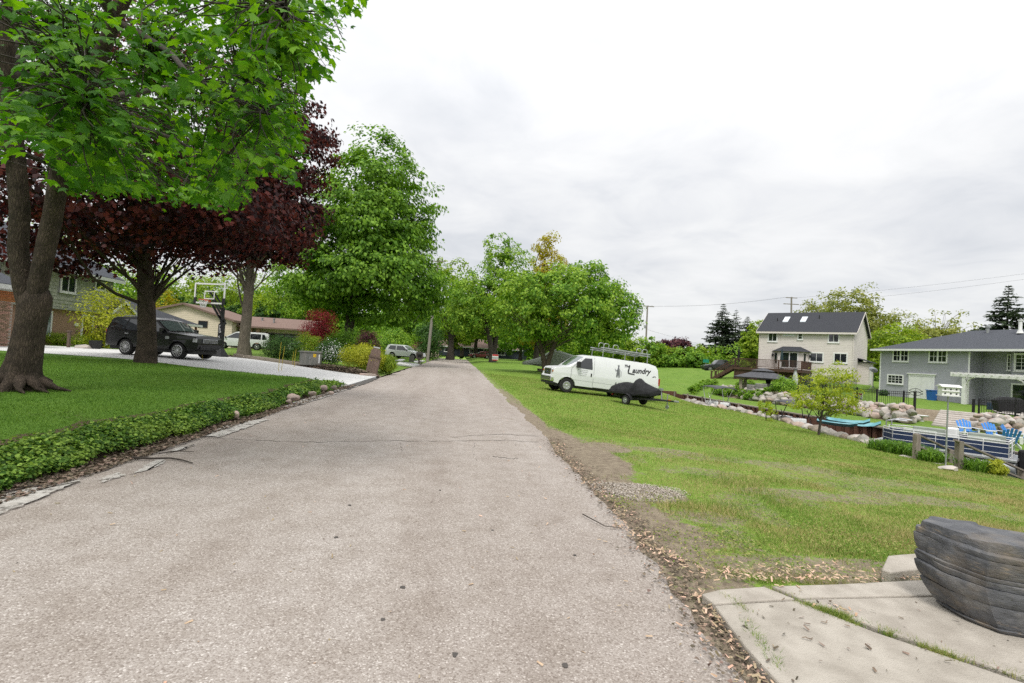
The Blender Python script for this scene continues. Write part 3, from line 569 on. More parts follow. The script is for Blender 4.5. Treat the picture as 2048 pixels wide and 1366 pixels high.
tag(npmesh('grass', blades(len(Xb), Xb, Yb, zL, .028+.0007*Yb, .5, .002+.00028*Yb), 3, 'blade_left'), 'short deep green lawn under the maple trees', 'grass', kind='stuff')
# weeds in the pad joints
jl = []
for (a, c, m_) in (((1535, 1176), (2060, 1360), 330), ((1600, 1206), (1720, 1250), 520), ((1640, 1217), (1700, 1237), 800), ((1770, 1262), (1785, 1270), 120), ((1840, 1290), (1920, 1320), 420), ((1560, 1340), (1490, 1240), 260), ((1500, 1225), (1450, 1190), 160)):
    q = rng.random(m_); A = onz(*a, .05); C_ = onz(*c, .05); jl.append(np.stack([A.x+(C_.x-A.x)*q+rng.normal(0, .018, m_), A.y+(C_.y-A.y)*q+rng.normal(0, .012, m_)], 1))
J = np.concatenate(jl); tag(npmesh('weeds', blades(len(J), J[:, 0], J[:, 1], lambda x, y: .04+0*x, .034, .8, .0024), 3, 'blade_right'), 'grass weeds sprouting from the joints of the concrete pad', 'weeds', kind='stuff')
# broad-leaved weeds in the verge
n = 3600; c = np.array([(onz(x, y, 0).x, onz(x, y, 0).y) for x, y in ((1640, 1075), (1700, 1060), (1600, 1040), (1500, 1090), (1750, 1100), (1560, 1120), (1450, 1070), (1330, 1000), (1800, 1075), (1250, 1010), (1420, 1120), (1360, 1075))]); ci = rng.integers(0, len(c), n)
Px = c[ci, 0]+rng.normal(0, .17, n); Py = c[ci, 1]+rng.normal(0, .17, n); k_ = Px > edge_r(Py)+.05; k_ &= Py > 3.9; Px, Py = Px[k_], Py[k_]; n = len(Px)
tag(npmesh('clover', leaves(np.stack([Px, Py, zR(Px, Py)+rng.uniform(.0, .05, n)], 1), rng.normal(0, .5, (n, 3))+np.array([0, 0, 1]), rng.uniform(.014, .03, n), QUAD), 4, 'blade_right'), 'low clumps of broad leaved weeds in the right verge', 'weeds', kind='stuff')
# wood chips and dry leaves
def scatter(name, P, size, m, label, cat, tpl=QUAD):
    P = np.asarray(P); n = len(P); return tag(npmesh(name, leaves(P, rng.normal(0, .28, (n, 3))+np.array([0, 0, 1]), size, tpl), len(tpl), m), label, cat, kind='stuff')
LONG = np.array([(-.16, 0, 0), (.16, .04, .03), (.13, 1, 0), (-.12, .94, .04)])
n = 650; y = 2.2+7.5*rng.random(n)**1.2; x = edge_r(y)+rng.normal(.07, .07+.05*(y < 4.2), n); q = []
for a, c, m_ in (((1410, 1170), (1850, 1160), 420), ((1400, 1190), (1580, 1400), 300), ((1450, 1150), (1700, 1140), 260), ((1230, 1050), (1400, 1150), 260), ((1540, 1178), (1720, 1250), 160)):
    t = rng.random(m_); A = onz(*a, 0); C_ = onz(*c, 0); q.append(np.stack([A.x+(C_.x-A.x)*t+rng.normal(0, .055, m_), A.y+(C_.y-A.y)*t+rng.normal(0, .06, m_)], 1))
XY = np.concatenate([np.stack([x, y], 1)]+q); inpad = (XY[:, 1] < 3.74) & (XY[:, 0] > 1.86)
zz = np.where(inpad, .058, np.maximum(.016, 0)+np.where(XY[:, 0] > edge_r(XY[:, 1]), .004, 0))+rng.uniform(0, .012, len(XY)); keep = ~(inpad & (rng.random(len(XY)) < .82)); XY, zz = XY[keep], zz[keep]
scatter('wood_chips', np.column_stack([XY, zz]), rng.uniform(.010, .05, len(XY)), 'chips', 'tan wood chips strewn along the right road edge and the concrete pad', 'wood chips', LONG)
n = 3200; y = 2.2+8*rng.random(n)**1.3; x = edge_r(y)+rng.normal(.10, .11, n); scatter('soil_crumbs', np.column_stack([x, y, np.where(x > edge_r(y), .004, .018)+rng.uniform(0, .008, n)]), rng.uniform(.008, .03, n), 'litter', 'dark soil crumbs and dead leaf bits along the right road edge', 'soil', IVY)
n = 330; y = 1.7*(16/1.7)**rng.random(n); x = rng.uniform(-3.6, 1.6, n)+.0*y; x = np.where(rng.random(n) < .5, edge_r(y)-rng.random(n)**2*1.2, x)
scatter('wood_chips', np.column_stack([x, y, np.full(n, .019)]), rng.uniform(.012, .045, n), 'chips', 'stray wood chips scattered over the asphalt road', 'wood chips', LONG)
n = 5200; a = rng.uniform(0, 2*PI, n); q = np.sqrt(rng.random(n))*(1+.12*np.sin(3*a)); x = 2.38+.66*q*np.cos(a)+rng.normal(0, .03, n); y = 6.38+.43*q*np.sin(a)+rng.normal(0, .03, n)
mat('gravel_bits', (.37, .325, .275), (.46, .41, .355), 30, .95, isl=.22)
scatter('gravel', np.column_stack([x, y, zR(x, y)-.004+rng.uniform(0, .008, n)]), rng.uniform(.007, .018, n), 'gravel_bits', 'flat oval patch of pale gravel in the grass beside the road', 'gravel', IVY)
n = 60; XYp = [onz(random.uniform(1480, 2040), random.uniform(1200, 1366), .06) for _ in range(n)]
scatter('wood_chips', np.array([(p.x, p.y, .062) for p in XYp]), rng.uniform(.012, .045, n), 'litter', 'dry bits lying on the concrete pad slabs', 'litter', LONG)
# ---- ivy bank on the left
IV6 = np.array([(0, -.05, 0), (.46, .12, -.03), (.32, .6, .04), (0, 1, -.1), (-.32, .6, .04), (-.46, .12, -.03)])
def ivy_top(x, y):
    s = -4.12-x; wd = ivy_far(y)-4.12
    return zL(x, y)+(.02+.26*fbm(x, y, 1.6))*np.clip(np.sin(np.clip(s/wd, 0, 1)*PI), 0, 1)**.6
n = 62000; y = 2.6*(20.3/2.6)**rng.random(n); s = rng.random(n); x = -4.20-.16*vnoise(9, y, 1.6)-s*(ivy_far(y)-4.26); gaps = fbm(x, y, 2.4); k_ = (gaps > .20+.16*(s < .12)); x, y = x[k_], y[k_]; n = len(x)
P = np.column_stack([x, y, ivy_top(x, y)+rng.normal(0, .035, n)-.02]); e_ = .05
gx = (ivy_top(x+e_, y)-ivy_top(x-e_, y))/(2*e_); nr = np.column_stack([-gx, 0*x, 1+0*x])+rng.normal(0, .42, (n, 3))
tag(npmesh('ivy_bank', leaves(P, nr, rng.uniform(.022, .042, n)*(1+.035*y), IV6), 6, 'ivy'), 'long low bank of dark green ivy between the left lawn and the road', 'ivy', kind='stuff')
n = 5200; y = 3*(21/3)**rng.random(n); x = -3.98-rng.random(n)**1.5*.42; scatter('leaf_litter', np.column_stack([x, y, zL(x, y)+.012+rng.uniform(0, .025, n)]), rng.uniform(.012, .045, n)*(1+.02*y), 'litter', 'brown dead leaves in the gutter along the ivy bank', 'leaf litter', IVY)
for i, (px, py, s) in enumerate(((523, 785, .17), (588, 795, .14), (560, 777, .15), (512, 810, .13), (647, 776, .13), (668, 775, .10), (625, 787, .10), (577, 803, .07), (470, 830, .09), (662, 786, .08))):
    p = onz(px, py, .18 if py < 800 else .1); tag(rock('stone', p, s*1.15, s, s*.8, 'boulder_tan', 20+i), ['large tan stone half buried in the ivy, leftmost of the big ones', 'rounded pale stone at the ivy edge by the road', 'tan stone on top of the ivy bank', 'low stone in the gutter below the ivy', 'grey tan stone under the last ivy clump', 'small stone at the very end of the ivy by the drive', 'small stone between ivy and road', 'pebble sized stone lying at the road edge by the ivy', 'flat stone in the leaf litter where the ivy bank bulges', 'smallest stone at the drive end of the ivy bank'][i], 'stone', 'stones in the ivy bank')
def stick(pts, r, label):
    P = [onz(x, y, .03) for x, y in pts]; b = B(); k = len(P); b.tube(P, [r*(1-.6*i/(k-1)) for i in range(k)], 6); tag(b.build('stick', 'bark_dark', smooth=60), label, 'stick', 'fallen sticks at the ivy bank')
stick([(265, 915), (300, 917), (340, 916), (365, 920), (385, 926)], .016, 'long curved dark stick lying from the ivy onto the road')
stick([(318, 907), (350, 902), (388, 903)], .009, 'thin straight stick just above the long curved one')
stick([(10, 985), (60, 972), (120, 970), (160, 962)], .009, 'thin twig in the gutter at the left edge of the picture')
stick([(1165, 1028), (1210, 1052), (1240, 1055)], .006, 'short twig on the right edge of the road by the grass')
# ---- driveway
b = B(); xx = np.linspace(-4.3, -25, 12); b.add([(x, float(f(x)), float(zD(x))-.09) for x in xx for f in (yN, yF)], [(2*i, 2*i+1, 2*i+3, 2*i+2) for i in range(11)]); drv = tag(b.build('driveway', 'mortar'), kind='structure')
xs = [-4.3, -8.2, -12.2, -16.2, -20.5, -25]
for i in range(5):
    for j in range(3):
        b = B(); P = []; g = .012
        nx = 6; x0, x1 = xs[i]-g, xs[i+1]+g; vs = []
        for a in range(nx+1):
            x = x0+(x1-x0)*a/nx; y0, y1 = float(yN(x)), float(yF(x))
            if i == 0: y0 -= .5*(1-a/nx); 
            ya, yc = y0+(y1-y0)*j/3+g, y0+(y1-y0)*(j+1)/3-g; z = float(zD(x))+.035; vs += [(x, ya, z), (x, yc, z), (x, ya, z-.15), (x, yc, z-.15)]
        fs = []
        for a in range(nx): o = 4*a; fs += [(o, o+4, o+5, o+1), (o, o+2, o+6, o+4), (o+1, o+5, o+7, o+3)]
        fs += [(0, 1, 3, 2), (4*nx, 4*nx+2, 4*nx+3, 4*nx+1)]; b.add(vs, fs); b.build('slab', 'concrete_new', drv, bevel=.006, seg=1)
# ================================================================ trees
STAR = np.array([(0, 0, 0), (.5, .1, -.08), (.26, .36, .04), (.56, .72, -.1), (0, 1.05, -.12), (-.56, .72, -.1), (-.26, .36, .04), (-.5, .1, -.08)])
half = [(.0, -.02, .0), (.20, -.10, -.02), (.50, -.02, -.10), (.36, .13, .0), (.46, .24, -.04), (.66, .50, -.14), (.40, .48, -.03), (.30, .46, .01), (.26, .66, -.04), (.14, .72, -.06)]
MAPLE = np.array(half+[(0, 1.0, -.18)]+[(-x, y, z) for x, y, z in reversed(half[1:])])
leafmat('leaf_maple', (0.046, 0.144, 0.016), (0.075, 0.201, 0.021), (0.155, 0.310, 0.028), .38, .3, .38, .5)
leafmat('leaf_purple', (0.014, 0.007, 0.009), (0.037, 0.011, 0.012), (0.086, 0.021, 0.017), .38, .45, .4, .6)
leafmat('leaf_linden', (0.069, 0.167, 0.016), (0.121, 0.248, 0.025), (0.190, 0.322, 0.037), .35, .3, .45, .35)
leafmat('leaf_mid', (0.106, 0.235, 0.029), (0.163, 0.306, 0.037), (0.269, 0.388, 0.050), .35, .3, .5, .35)
leafmat('leaf_lime', (0.135, 0.238, 0.024), (0.203, 0.308, 0.031), (0.284, 0.364, 0.039), .4, .25, .5, .4)
leafmat('leaf_yellow', (0.221, 0.270, 0.024), (0.338, 0.375, 0.033), (0.442, 0.450, 0.055), .4, .25, .5, .4)
leafmat('leaf_gold', (0.288, 0.221, 0.022), (0.408, 0.312, 0.033), (0.360, 0.364, 0.044), .4, .25, .5, .6)
leafmat('leaf_olive', (0.145, 0.188, 0.034), (0.217, 0.247, 0.048), (0.290, 0.300, 0.066), .35, .25, .5, .4)
leafmat('leaf_dark', (0.028, 0.075, 0.017), (0.048, 0.108, 0.024), (0.070, 0.143, 0.031), .2, .3, .5, .6)
leafmat('leaf_spruce', (.06, .09, .055), (.085, .115, .07), (.11, .14, .09), .1, .3, .6, .6)
leafmat('leaf_red', (0.150, 0.013, 0.021), (0.240, 0.021, 0.031), (0.330, 0.046, 0.052), .3, .3, .5, 1.0)
leafmat('leaf_plum', (0.049, 0.018, 0.029), (0.084, 0.026, 0.039), (0.126, 0.046, 0.046), .25, .3, .5, 1.0)
leafmat('petal_white', (.7, .7, .68), (.8, .8, .8), None, .2, .1)
def proj(P):
    v = np.asarray(P)-np.array(CAM); d = v@np.array(F); d = np.where(d < .05, .05, d); return 1024+1024*(v@np.array(RV))/d, 683-1024*(v@np.array(UV))/d, v@np.array(F)
def sph(n, rg): v = rg.normal(0, 1, (n, 3)); return v/np.linalg.norm(v, axis=1, keepdims=True)
def crown_clumps(ells, n, rg, inner=.35):
    E_ = np.array(ells, float); vol = E_[:, 3]*E_[:, 4]*E_[:, 5]; k = rg.choice(len(E_), n, p=vol/vol.sum()); u = sph(n, rg); r = (inner+(1-inner)*rg.random(n)**.55)[:, None]
    r = r*(.86+.3*vnoise(u[:, 0]*2.3+k*3, u[:, 2]*2.3+u[:, 1]*2.1, 1.0)[:, None])
    return E_[k, :3]+u*E_[k, 3:6]*r, u, r[:, 0]
def limb(b, p0, p1, r0, r1, rg, n=6, sag=.12, seg=6, wob=.06):
    p0 = np.array(p0, float); p1 = np.array(p1, float); L_ = np.linalg.norm(p1-p0); P = []; w_ = rg.normal(0, wob*L_, (2, 3))
    for i in range(seg+1):
        t = i/seg; q = p0+(p1-p0)*t; q[2] += sag*L_*math.sin(t*PI)*1.0; q += w_[0]*math.sin(t*PI)+w_[1]*math.sin(2*t*PI)*.5; P.append(q)
    b.tube([tuple(q) for q in P], [r0*(1-i/seg)+r1*(i/seg) for i in range(seg+1)], n, cap=False); return P
def tree(name, label, base, ells, leaf, bark='bark', tr=.3, nclump=260, per=60, size=.16, csize=.85, tpl=QUAD, seed=0, trunk_top=None, nlimb=26, stems=1, group=None, inner=.35, flat=.55, up=.9, cat='tree', lean=(0, 0), droop=0.0, flare=1.7):
    rg = np.random.default_rng(seed+100); base = Vector(base); t = thing(name, label, cat, base, 0, group); E_ = np.array(ells, float)
    zc = float((E_[:, 2]*E_[:, 3]).sum()/E_[:, 3].sum()); zt = trunk_top or zc; ctr = (E_[:, :2]*E_[:, 3:4]).sum(0)/E_[:, 3].sum()
    C_, U_, R_ = crown_clumps(ells, nclump, rg, inner)
    b = B(); low = (E_[:, 2]-E_[:, 5]).min(); tops = []
    for s in range(stems):
        a = 2*PI*s/max(stems, 1)+seed; off = .28*zt*(stems > 1); ex, ey = math.cos(a)*off*1.0, math.sin(a)*off*.7
        hx, hy = (ctr[0]*.8+ex+lean[0], ctr[1]*.8+ey+lean[1]); r = tr/(stems**.5)
        hs = [-.05, .02, .12, .3, .5, .75, 1]; P = [(hx*h**1.4 if h > 0 else 0, hy*h**1.4 if h > 0 else 0, h*zt) for h in hs]
        if seed: P = [(x+rg.normal(0, .03*zt*.15), y+rg.normal(0, .03*zt*.15), z) for x, y, z in P]
        b.tube(P, [r*flare, r*(1+(flare-1)*.7), r*1.08, r, r*.9, r*.72, r*.4], 10); tops.append((np.array(P), r))
    for i in rg.choice(nclump, min(nlimb, nclump), replace=False):
        P, r = tops[i % stems]; c = C_[i]; h = np.clip((c[2]*.66)/zt, .58, .97)*rg.uniform(.85, 1.0); k = np.interp(h, np.linspace(0, 1, len(P)), np.arange(len(P))); j = int(min(k, len(P)-2)); st = P[j]+(P[j+1]-P[j])*(k-j)
        path = limb(b, st, c, r*.24, r*.035, rg, 5, .06)
        for q in range(2):
            e = C_[np.argsort(np.sum((C_-c)**2, 1))[q+1]]; limb(b, path[3], e, r*.085, r*.02, rg, 4, .03, 4)
    b.build('trunk', bark, t, smooth=60, fix=False)
    n = nclump*per; ci = np.repeat(np.arange(nclump), per); cs = csize*rg.uniform(.6, 1.25, nclump)
    g = sph(n, rg)*(rg.random(n)**.4)[:, None]*cs[ci][:, None]; g[:, 2] *= flat; g[:, 2] -= .25*flat*(g[:, 0]**2+g[:, 1]**2)/np.maximum(cs[ci], .01)
    P = C_[ci]+g; nr = U_[ci]*.85+g/np.maximum(cs[ci], .01)[:, None]*.6+np.array([0, 0, up*.62])+rg.normal(0, .5, (n, 3))
    dv = U_[ci]*.6+np.array([0, 0, -droop-.25])+rg.normal(0, .4, (n, 3))
    cr = npmesh('crown', leaves(P, nr, size*rg.uniform(.7, 1.25, n), tpl, .5, dv, rg), len(tpl), leaf, t); cr['kind'] = 'stuff'
    return t
def shrub(name, label, px, py, d, rx, rz, leaf, n=2500, size=.09, seed=0, ry=None, group=None, cat='shrub', tpl=QUAD, z=None, flat=.8):
    """px, py: where its foot shows; stands on the ground d metres ahead"""
    p = at(px, py, d); p.z = zT(p.x, p.y) if z is None else z; ry = ry or rx*.9; n = int(n*1.5); k = max(10, n//45); c = .34*(rx*ry*rz)**(1/3)
    return tree(name, label, p, [(0, 0, rz*.95, rx*.8, ry*.8, rz*.85)], leaf, 'bark_dark', .05*rx, k, 45, size, c, tpl, seed, rz*.9, min(14, k), 3, group, .45, flat, .8, cat, flare=1.2)
def gz(px, py, d): p = at(px, py, d); p.z = zT(p.x, p.y); return p

# ---------------- near green maple, its boughs hanging over the lawn and the road side
def near_maple():
    rg = np.random.default_rng(21); base = np.array([-8.15, 10.5, .47]); t = thing('maple_tree', 'big forked maple with bright green leaves hanging over the left lawn', 'tree', base)
    def W(px, py, d): return np.array(at(px, py, d))-base
    b = B(); dB = 9.6
    # trunk: flared foot with root lobes, then a fork
    prof = [(-.12, .43), (0, .39), (.10, .34), (.25, .295), (.5, .262), (.9, .238), (1.25, .228), (1.5, .225), (1.7, .20), (1.85, .13), (1.92, .02)]; ns = 28; vs = []
    for h, r in prof:
        cx = .10*h; 
        for j in range(ns):
            a = 2*PI*j/ns; f = 1+(.28*max(0, .35-h)/.35)*math.cos(5*a+.7)+.03*math.sin(9*a+h*3); el = 1+.30*sstep(1.1, 1.8, h)*abs(math.cos(a)); vs.append((cx+r*f*el*math.cos(a), r*f*math.sin(a), h))
    b.add(vs, [(i*ns+j, i*ns+(j+1) % ns, (i+1)*ns+(j+1) % ns, (i+1)*ns+j) for i in range(len(prof)-1) for j in range(ns)])
    for a, l_ in ((0.1, .62), (1.1, .45), (-.9, .55), (2.3, .5), (3.3, .55), (-2.0, .6), (-.4, .5)):
        b.tube([(.2*math.cos(a), .2*math.sin(a), .16), (.48*math.cos(a), .48*math.sin(a), .05), (l_*math.cos(a), l_*math.sin(a), -.01), ((l_+.2)*math.cos(a+.1), (l_+.2)*math.sin(a+.1), -.06)], [.13, .075, .045, .015], 7)
    f0 = np.array([.17, 0, 1.75]); A = [np.array([.08, 0, .7]), np.array([.11, 0, 1.2]), W(46, 572, dB), W(36, 500, dB), W(40, 420, dB-.1), W(30, 300, dB-.2), W(10, 150, dB-.5), W(20, -40, dB-.6)]; C2 = [np.array([.08, 0, .7]), np.array([.15, 0, 1.2]), W(76, 572, dB), W(91, 500, dB), W(106, 430, dB-.1), W(120, 340, dB-.3), W(165, 200, dB-.8), W(230, 40, dB-1.2), W(300, -120, dB-1.4)]
    b.tube([tuple(q) for q in A], [.10, .14, .155, .155, .15, .145, .12, .09], 14); b.tube([tuple(q) for q in C2], [.10, .14, .155, .155, .15, .145, .12, .10, .08], 14)
    b.build('trunk', 'bark_furrowed', t, smooth=70, fix=False)
    BX = [-3000, 0, 40, 85, 90, 120, 170, 250, 300, 350, 400, 440, 475, 495, 505, 550, 590, 612, 622, 640, 668, 684, 700, 738, 760]
    BY = [330, 330, 285, 310, 385, 395, 405, 395, 410, 425, 405, 440, 440, 420, 350, 350, 372, 355, 250, 170, 165, 110, 70, 20, -40]
    tips = []; C0 = np.array([-6.2, 8.2, 6.6]); RR = np.array([6.6, 6.9, 4.6])
    while len(tips) < 1500:
        u = sph(400, rg); r = (.55+.45*rg.random(400)**.6)[:, None]; P = C0+u*RR*r; P = P[P[:, 2] > 2.35]; x, y, d = proj(P)
        vis = (d > 2.3) & (x > -60) & (x < 800) & (y > -60); ok = np.where(vis, (x < 760) & (y < np.interp(x, BX, BY)-18*rg.random(len(P))-120/np.maximum(d, .3)) , (np.linalg.norm(P-np.array(CAM), axis=1) > 2.4) & (P[:, 1] > 1.5) & (P[:, 2] > 4.0) & ~((d > .3) & (x > 700) & (x < 3000) & (y > -250)) & (rg.random(len(P)) < .07) & ~((x > -60) & (x < 800) & (y > -60)))
        ok &= ~((x > 590) & vis & (rg.random(len(P)) < .35))
        tips += list(P[ok])
    tips = np.array(tips)-base; b = B(); hubs = [A[5], A[6], C2[5], C2[6], C2[7], C2[8]]
    bough = []
    for k in range(26):                    # main boughs
        e = tips[rg.integers(len(tips))]; h = np.array(hubs[int(np.argmin([np.linalg.norm(e-q)+abs(rg.normal(0, 1.2)) for q in hubs]))]); P = limb(b, h, h+(e-h)*.9, .06, .016, rg, 6, .10, 8); bough.append(np.array(P))
    BP = np.concatenate(bough); LP, LN, LD = [], [], []
    for e in tips:
        s = BP[np.argmin(np.sum((BP-e)**2, 1)+2.0*np.maximum(0, e[2]-BP[:, 2]))]; P = np.array(limb(b, s, e, .012, .004, rg, 4, .06, 5)); d = P[-1]-P[-2]; d[2] *= .3; d /= max(np.linalg.norm(d), 1e-3)
        m = 11; q = rg.random(m); pos = P[-1]-np.outer(q, d)*.75+rg.normal(0, .14, (m, 3))*[1, 1, .6]; pos[:, 2] -= .10
        out_ = pos-P[-1]+d*.3; out_[:, 2] = 0; LP.append(pos); LN.append(rg.normal(0, .36, (m, 3))+np.array([d[0]*.55, d[1]*.55, .85])); LD.append(out_*1.5+np.tile(d, (m, 1))*.8+np.array([0, 0, -.75]))
    b.build('branches', 'bark_dark', t, smooth=60, fix=False)
    LP, LN, LD = map(np.concatenate, (LP, LN, LD)); sz = rg.uniform(.08, .142, len(LP)); x, y, d = proj(LP+base)
    V = leaves(LP, LN, sz, MAPLE, .45, LD, rg).reshape(len(LP), len(MAPLE), 3)
    bad = np.array([False]*len(LP)); px_, py_, dd = proj(V[:, 10, :]+base); bad |= (dd > 0) & (px_ > -80) & (px_ < 1500) & (py_ > np.interp(px_, BX, BY)+6) ; bad |= (dd > 0) & (px_ > 765) & (px_ < 2200) & (py_ > -30)
    V = V[~bad]; x, y, d, sz = x[~bad], y[~bad], d[~bad], sz[~bad]
    infr = (x > 0) & (x < 2048) & (y > 0) & (d > .5); score = np.where(infr, sz/np.maximum(d, .3), 0); hero = np.argsort(-score)[:300]; rest = np.ones(len(V), bool); rest[hero] = False
    cr = npmesh('crown', V[rest].reshape(-1, 3), len(MAPLE), 'leaf_maple', t); cr['kind'] = 'stuff'
    tm = bpy.data.meshes.new('leaf'); tm.from_pydata([tuple(q) for q in MAPLE], [], [tuple(range(len(MAPLE)))]); tm.materials.append(MT['leaf_maple_one'])
    T = np.linalg.pinv(np.column_stack([MAPLE, np.ones(len(MAPLE))]))
    for i in hero:
        A_ = (T@V[i]).T                    # 3x4 affine from template to this leaf
        o = bpy.data.objects.new('leaf', tm); COL.objects.link(o); o.parent = t; M = Matrix.Identity(4)
        for r in range(3):
            for c in range(4): M[r][c] = A_[r, c]
        o.matrix_local = M
def one_leaf():                            # the same leaf colours, varied from object to object
    m = MT['leaf_maple'].copy(); m.name = 'leaf_maple_one'; MT['leaf_maple_one'] = m; t = m.node_tree; oi = t.nodes.new('ShaderNodeObjectInfo')
    for l_ in list(t.links):
        if l_.from_socket.name == 'Random Per Island': t.links.new(oi.outputs['Random'], l_.to_socket)
one_leaf(); near_maple()

tree('purple_maple', 'dark purple leaved maple with a single trunk beside the drive, left of the basketball hoop', (-11.6, 20.4, .48), [(-1.2, 0, 6.0, 6.2, 5.6, 2.4), (.2, 0, 5.6, 5.0, 5, 1.8), (0, 0, 9.2, 5.6, 5, 3.6), (-4.4, .5, 5.0, 2.6, 4, 1.7)], 'leaf_purple', 'bark_furrowed', .29, 500, 62, .145, .95, STAR, 3, 6.5, 26, 1, 'purple maples', .3, .5, .7, droop=.6, flare=1.45)
tree('purple_maple', 'dark purple leaved maple standing right of the basketball hoop in the shrub bed', gz(487, 706, 32.5), [(-.3, 0, 9.4, 4.4, 4.2, 3.7), (1.0, 0, 13, 3.6, 3.4, 4.4), (-1.5, 0, 8.0, 3.2, 3, 2.0), (1.3, .2, 9.0, 2.9, 3, 3.4)], 'leaf_purple', 'bark_grey', .30, 480, 60, .18, .85, STAR, 4, 8, 30, 1, 'purple maples', .3, .5, .7, droop=.5)
tree('linden_tree', 'tall dense green linden rising above the shrubs left of the road', gz(693, 712, 48), [(1.6, 0, 7.6, 7.0, 6, 4.2), (1.4, 0, 11.5, 6.0, 5.6, 4.6), (1.6, 0, 14.6, 5.4, 5, 4.6), (1.9, 0, 18.2, 3.1, 3, 3.6), (-2.5, 0, 8, 4.5, 5, 4), (4.8, 0, 6.8, 3.4, 4, 3.0)], 'leaf_linden', 'bark_dark', .42, 760, 78, .35, 1.3, QUAD, 5, 15, 40, 1, None, .62, .42, .9, droop=.8)
# right of the road
tree('willow_tree', 'spreading light green tree with two leaning trunks behind the white van', gz(1090, 746, 48), [(2.2, 0, 6.6, 5.0, 4.6, 3.8), (-2.2, 0, 6.0, 3.4, 4, 3.4), (5.8, 0, 5.6, 2.6, 3, 3.4), (3.6, 0, 8.4, 3.0, 3, 2.2), (7.6, 0, 6.2, 1.2, 1.6, 2.0)], 'leaf_mid', 'bark', .34, 560, 60, .29, .85, QUAD, 6, 4.5, 34, 2, None, .45, .7, .6, lean=(-1.9, 0))
tree('boxelder_tree', 'green tree standing by the red and white yard sign at the road end', gz(985, 722, 76), [(-1.5, 0, 9, 6, 5, 5), (1.5, 0, 13, 4.4, 4, 4.6), (-.5, 0, 17, 2.2, 2, 3), (-4, 0, 7, 3.5, 4, 3.6)], 'leaf_mid', 'bark_dark', .55, 380, 50, .38, 1.1, QUAD, 7, 10, 26, 2, None, .35, .6, .7)
tree('poplar_tree', 'taller yellowing tree whose thin top shows above the crown behind the van', gz(1072, 722, 82), [(0, 0, 9, 5, 5, 6), (1.2, 0, 15.5, 3.0, 3, 3.2), (.8, 0, 19, 2.2, 2.2, 2.2)], 'leaf_gold', 'bark_dark', .4, 330, 46, .36, 1.0, QUAD, 8, 17, 24, 1, None, .35, .6, .6)
bgA = [  # name, label, px, py, d, half width, height, crown foot, leaf, seed
 ('ash_tree', 'pale open yellow green tree beside the leaning utility pole', 900, 716, 95, 5.5, 19, 4, 'leaf_lime', 11),
 ('ash_tree', 'light green tree overhanging the dark house at the road end', 905, 716, 112, 6, 12, 3, 'leaf_lime', 12),
 ('oak_tree', 'green tree filling the gap behind the boxelder at the road end', 950, 716, 120, 8, 14, 4, 'leaf_mid', 13),
 ('oak_tree', 'dark green tree behind the white crossover', 812, 712, 88, 6, 12, 1.5, 'leaf_linden', 14),
 ('oak_tree', 'broad green tree behind the linden, left of its crown', 610, 705, 78, 7, 14, 3, 'leaf_mid', 15),
 ('maple_tree', 'lime green tree above the ranch house roof, left of the hoop backboard', 345, 690, 84, 8, 12, 3, 'leaf_lime', 16),
 ('maple_tree', 'lime green tree behind the backboard and the ranch house', 455, 690, 88, 8, 13.5, 3, 'leaf_lime', 17),
 ('maple_tree', 'green tree behind the two storey house and its leaning trunk', 250, 680, 80, 8, 13, 3, 'leaf_mid', 18),
 ('maple_tree', 'tall green tree at the far left behind the two storey house', 60, 660, 75, 9, 17, 4, 'leaf_mid', 19),
 ('maple_tree', 'yellow green tree between the ranch house and the linden', 560, 700, 82, 6, 10, 2, 'leaf_lime', 20),
 ('oak_tree', 'green tree behind the brick shed by the crossover', 780, 708, 100, 8, 15, 2, 'leaf_linden', 21),
 ('ash_tree', 'green tree right of the covered boat behind the van', 1170, 726, 100, 8, 9, 1, 'leaf_mid', 22),
 ('oak_tree', 'green tree behind the covered boat and the boxelder', 1040, 720, 105, 8, 11, 1.5, 'leaf_linden', 23)]
for nm, lb, px, py, d, hw, h, ft, lf, sd in bgA:
    p = gz(px, py, d); m = (h+ft)/2; hh = (h-ft)/2
    tree(nm, lb, p, [(0, 0, m, hw, hw*.8, hh), (hw*.35, 0, m-hh*.3, hw*.7, hw*.6, hh*.7), (-hw*.35, 0, m-hh*.2, hw*.7, hw*.6, hh*.7)], lf, 'bark_dark', .03*h, 190, 40, .0048*d, hw*.19, QUAD, sd, m, 16, 1, None, .4, .6, .7)
# right side far trees
bgB = [
 ('maple_tree', 'olive yellow tree crown rising behind the beige house roof', 1690, 745, 88, 6.5, 16, 5, 'leaf_olive', 31),
 ('maple_tree', 'lower olive tree behind the left part of the beige house roof', 1640, 745, 95, 6, 13.5, 3, 'leaf_olive', 32),
 ('maple_tree', 'olive green tree behind the gap between beige and grey house', 1770, 750, 92, 7, 12.5, 2, 'leaf_olive', 33),
 ('maple_tree', 'bright green round tree between the beige and the grey house', 1792, 760, 72, 4.2, 8.5, .5, 'leaf_lime', 34),
 ('birch_tree', 'sparse pale tree above the grey house roof', 1875, 765, 84, 5.5, 13, 5, 'leaf_olive', 35),
 ('maple_tree', 'olive tree just behind the grey house ridge', 1860, 765, 80, 4.5, 9.5, 2, 'leaf_olive', 36),
 ('ash_tree', 'lime green tree at the left corner of the beige house', 1512, 745, 82, 2.6, 8.5, .5, 'leaf_lime', 37),
 ('hawthorn_tree', 'purple brown round tree on the skyline right of the van', 1347, 738, 104, 4.0, 6.0, 0, 'leaf_plum', 38)]
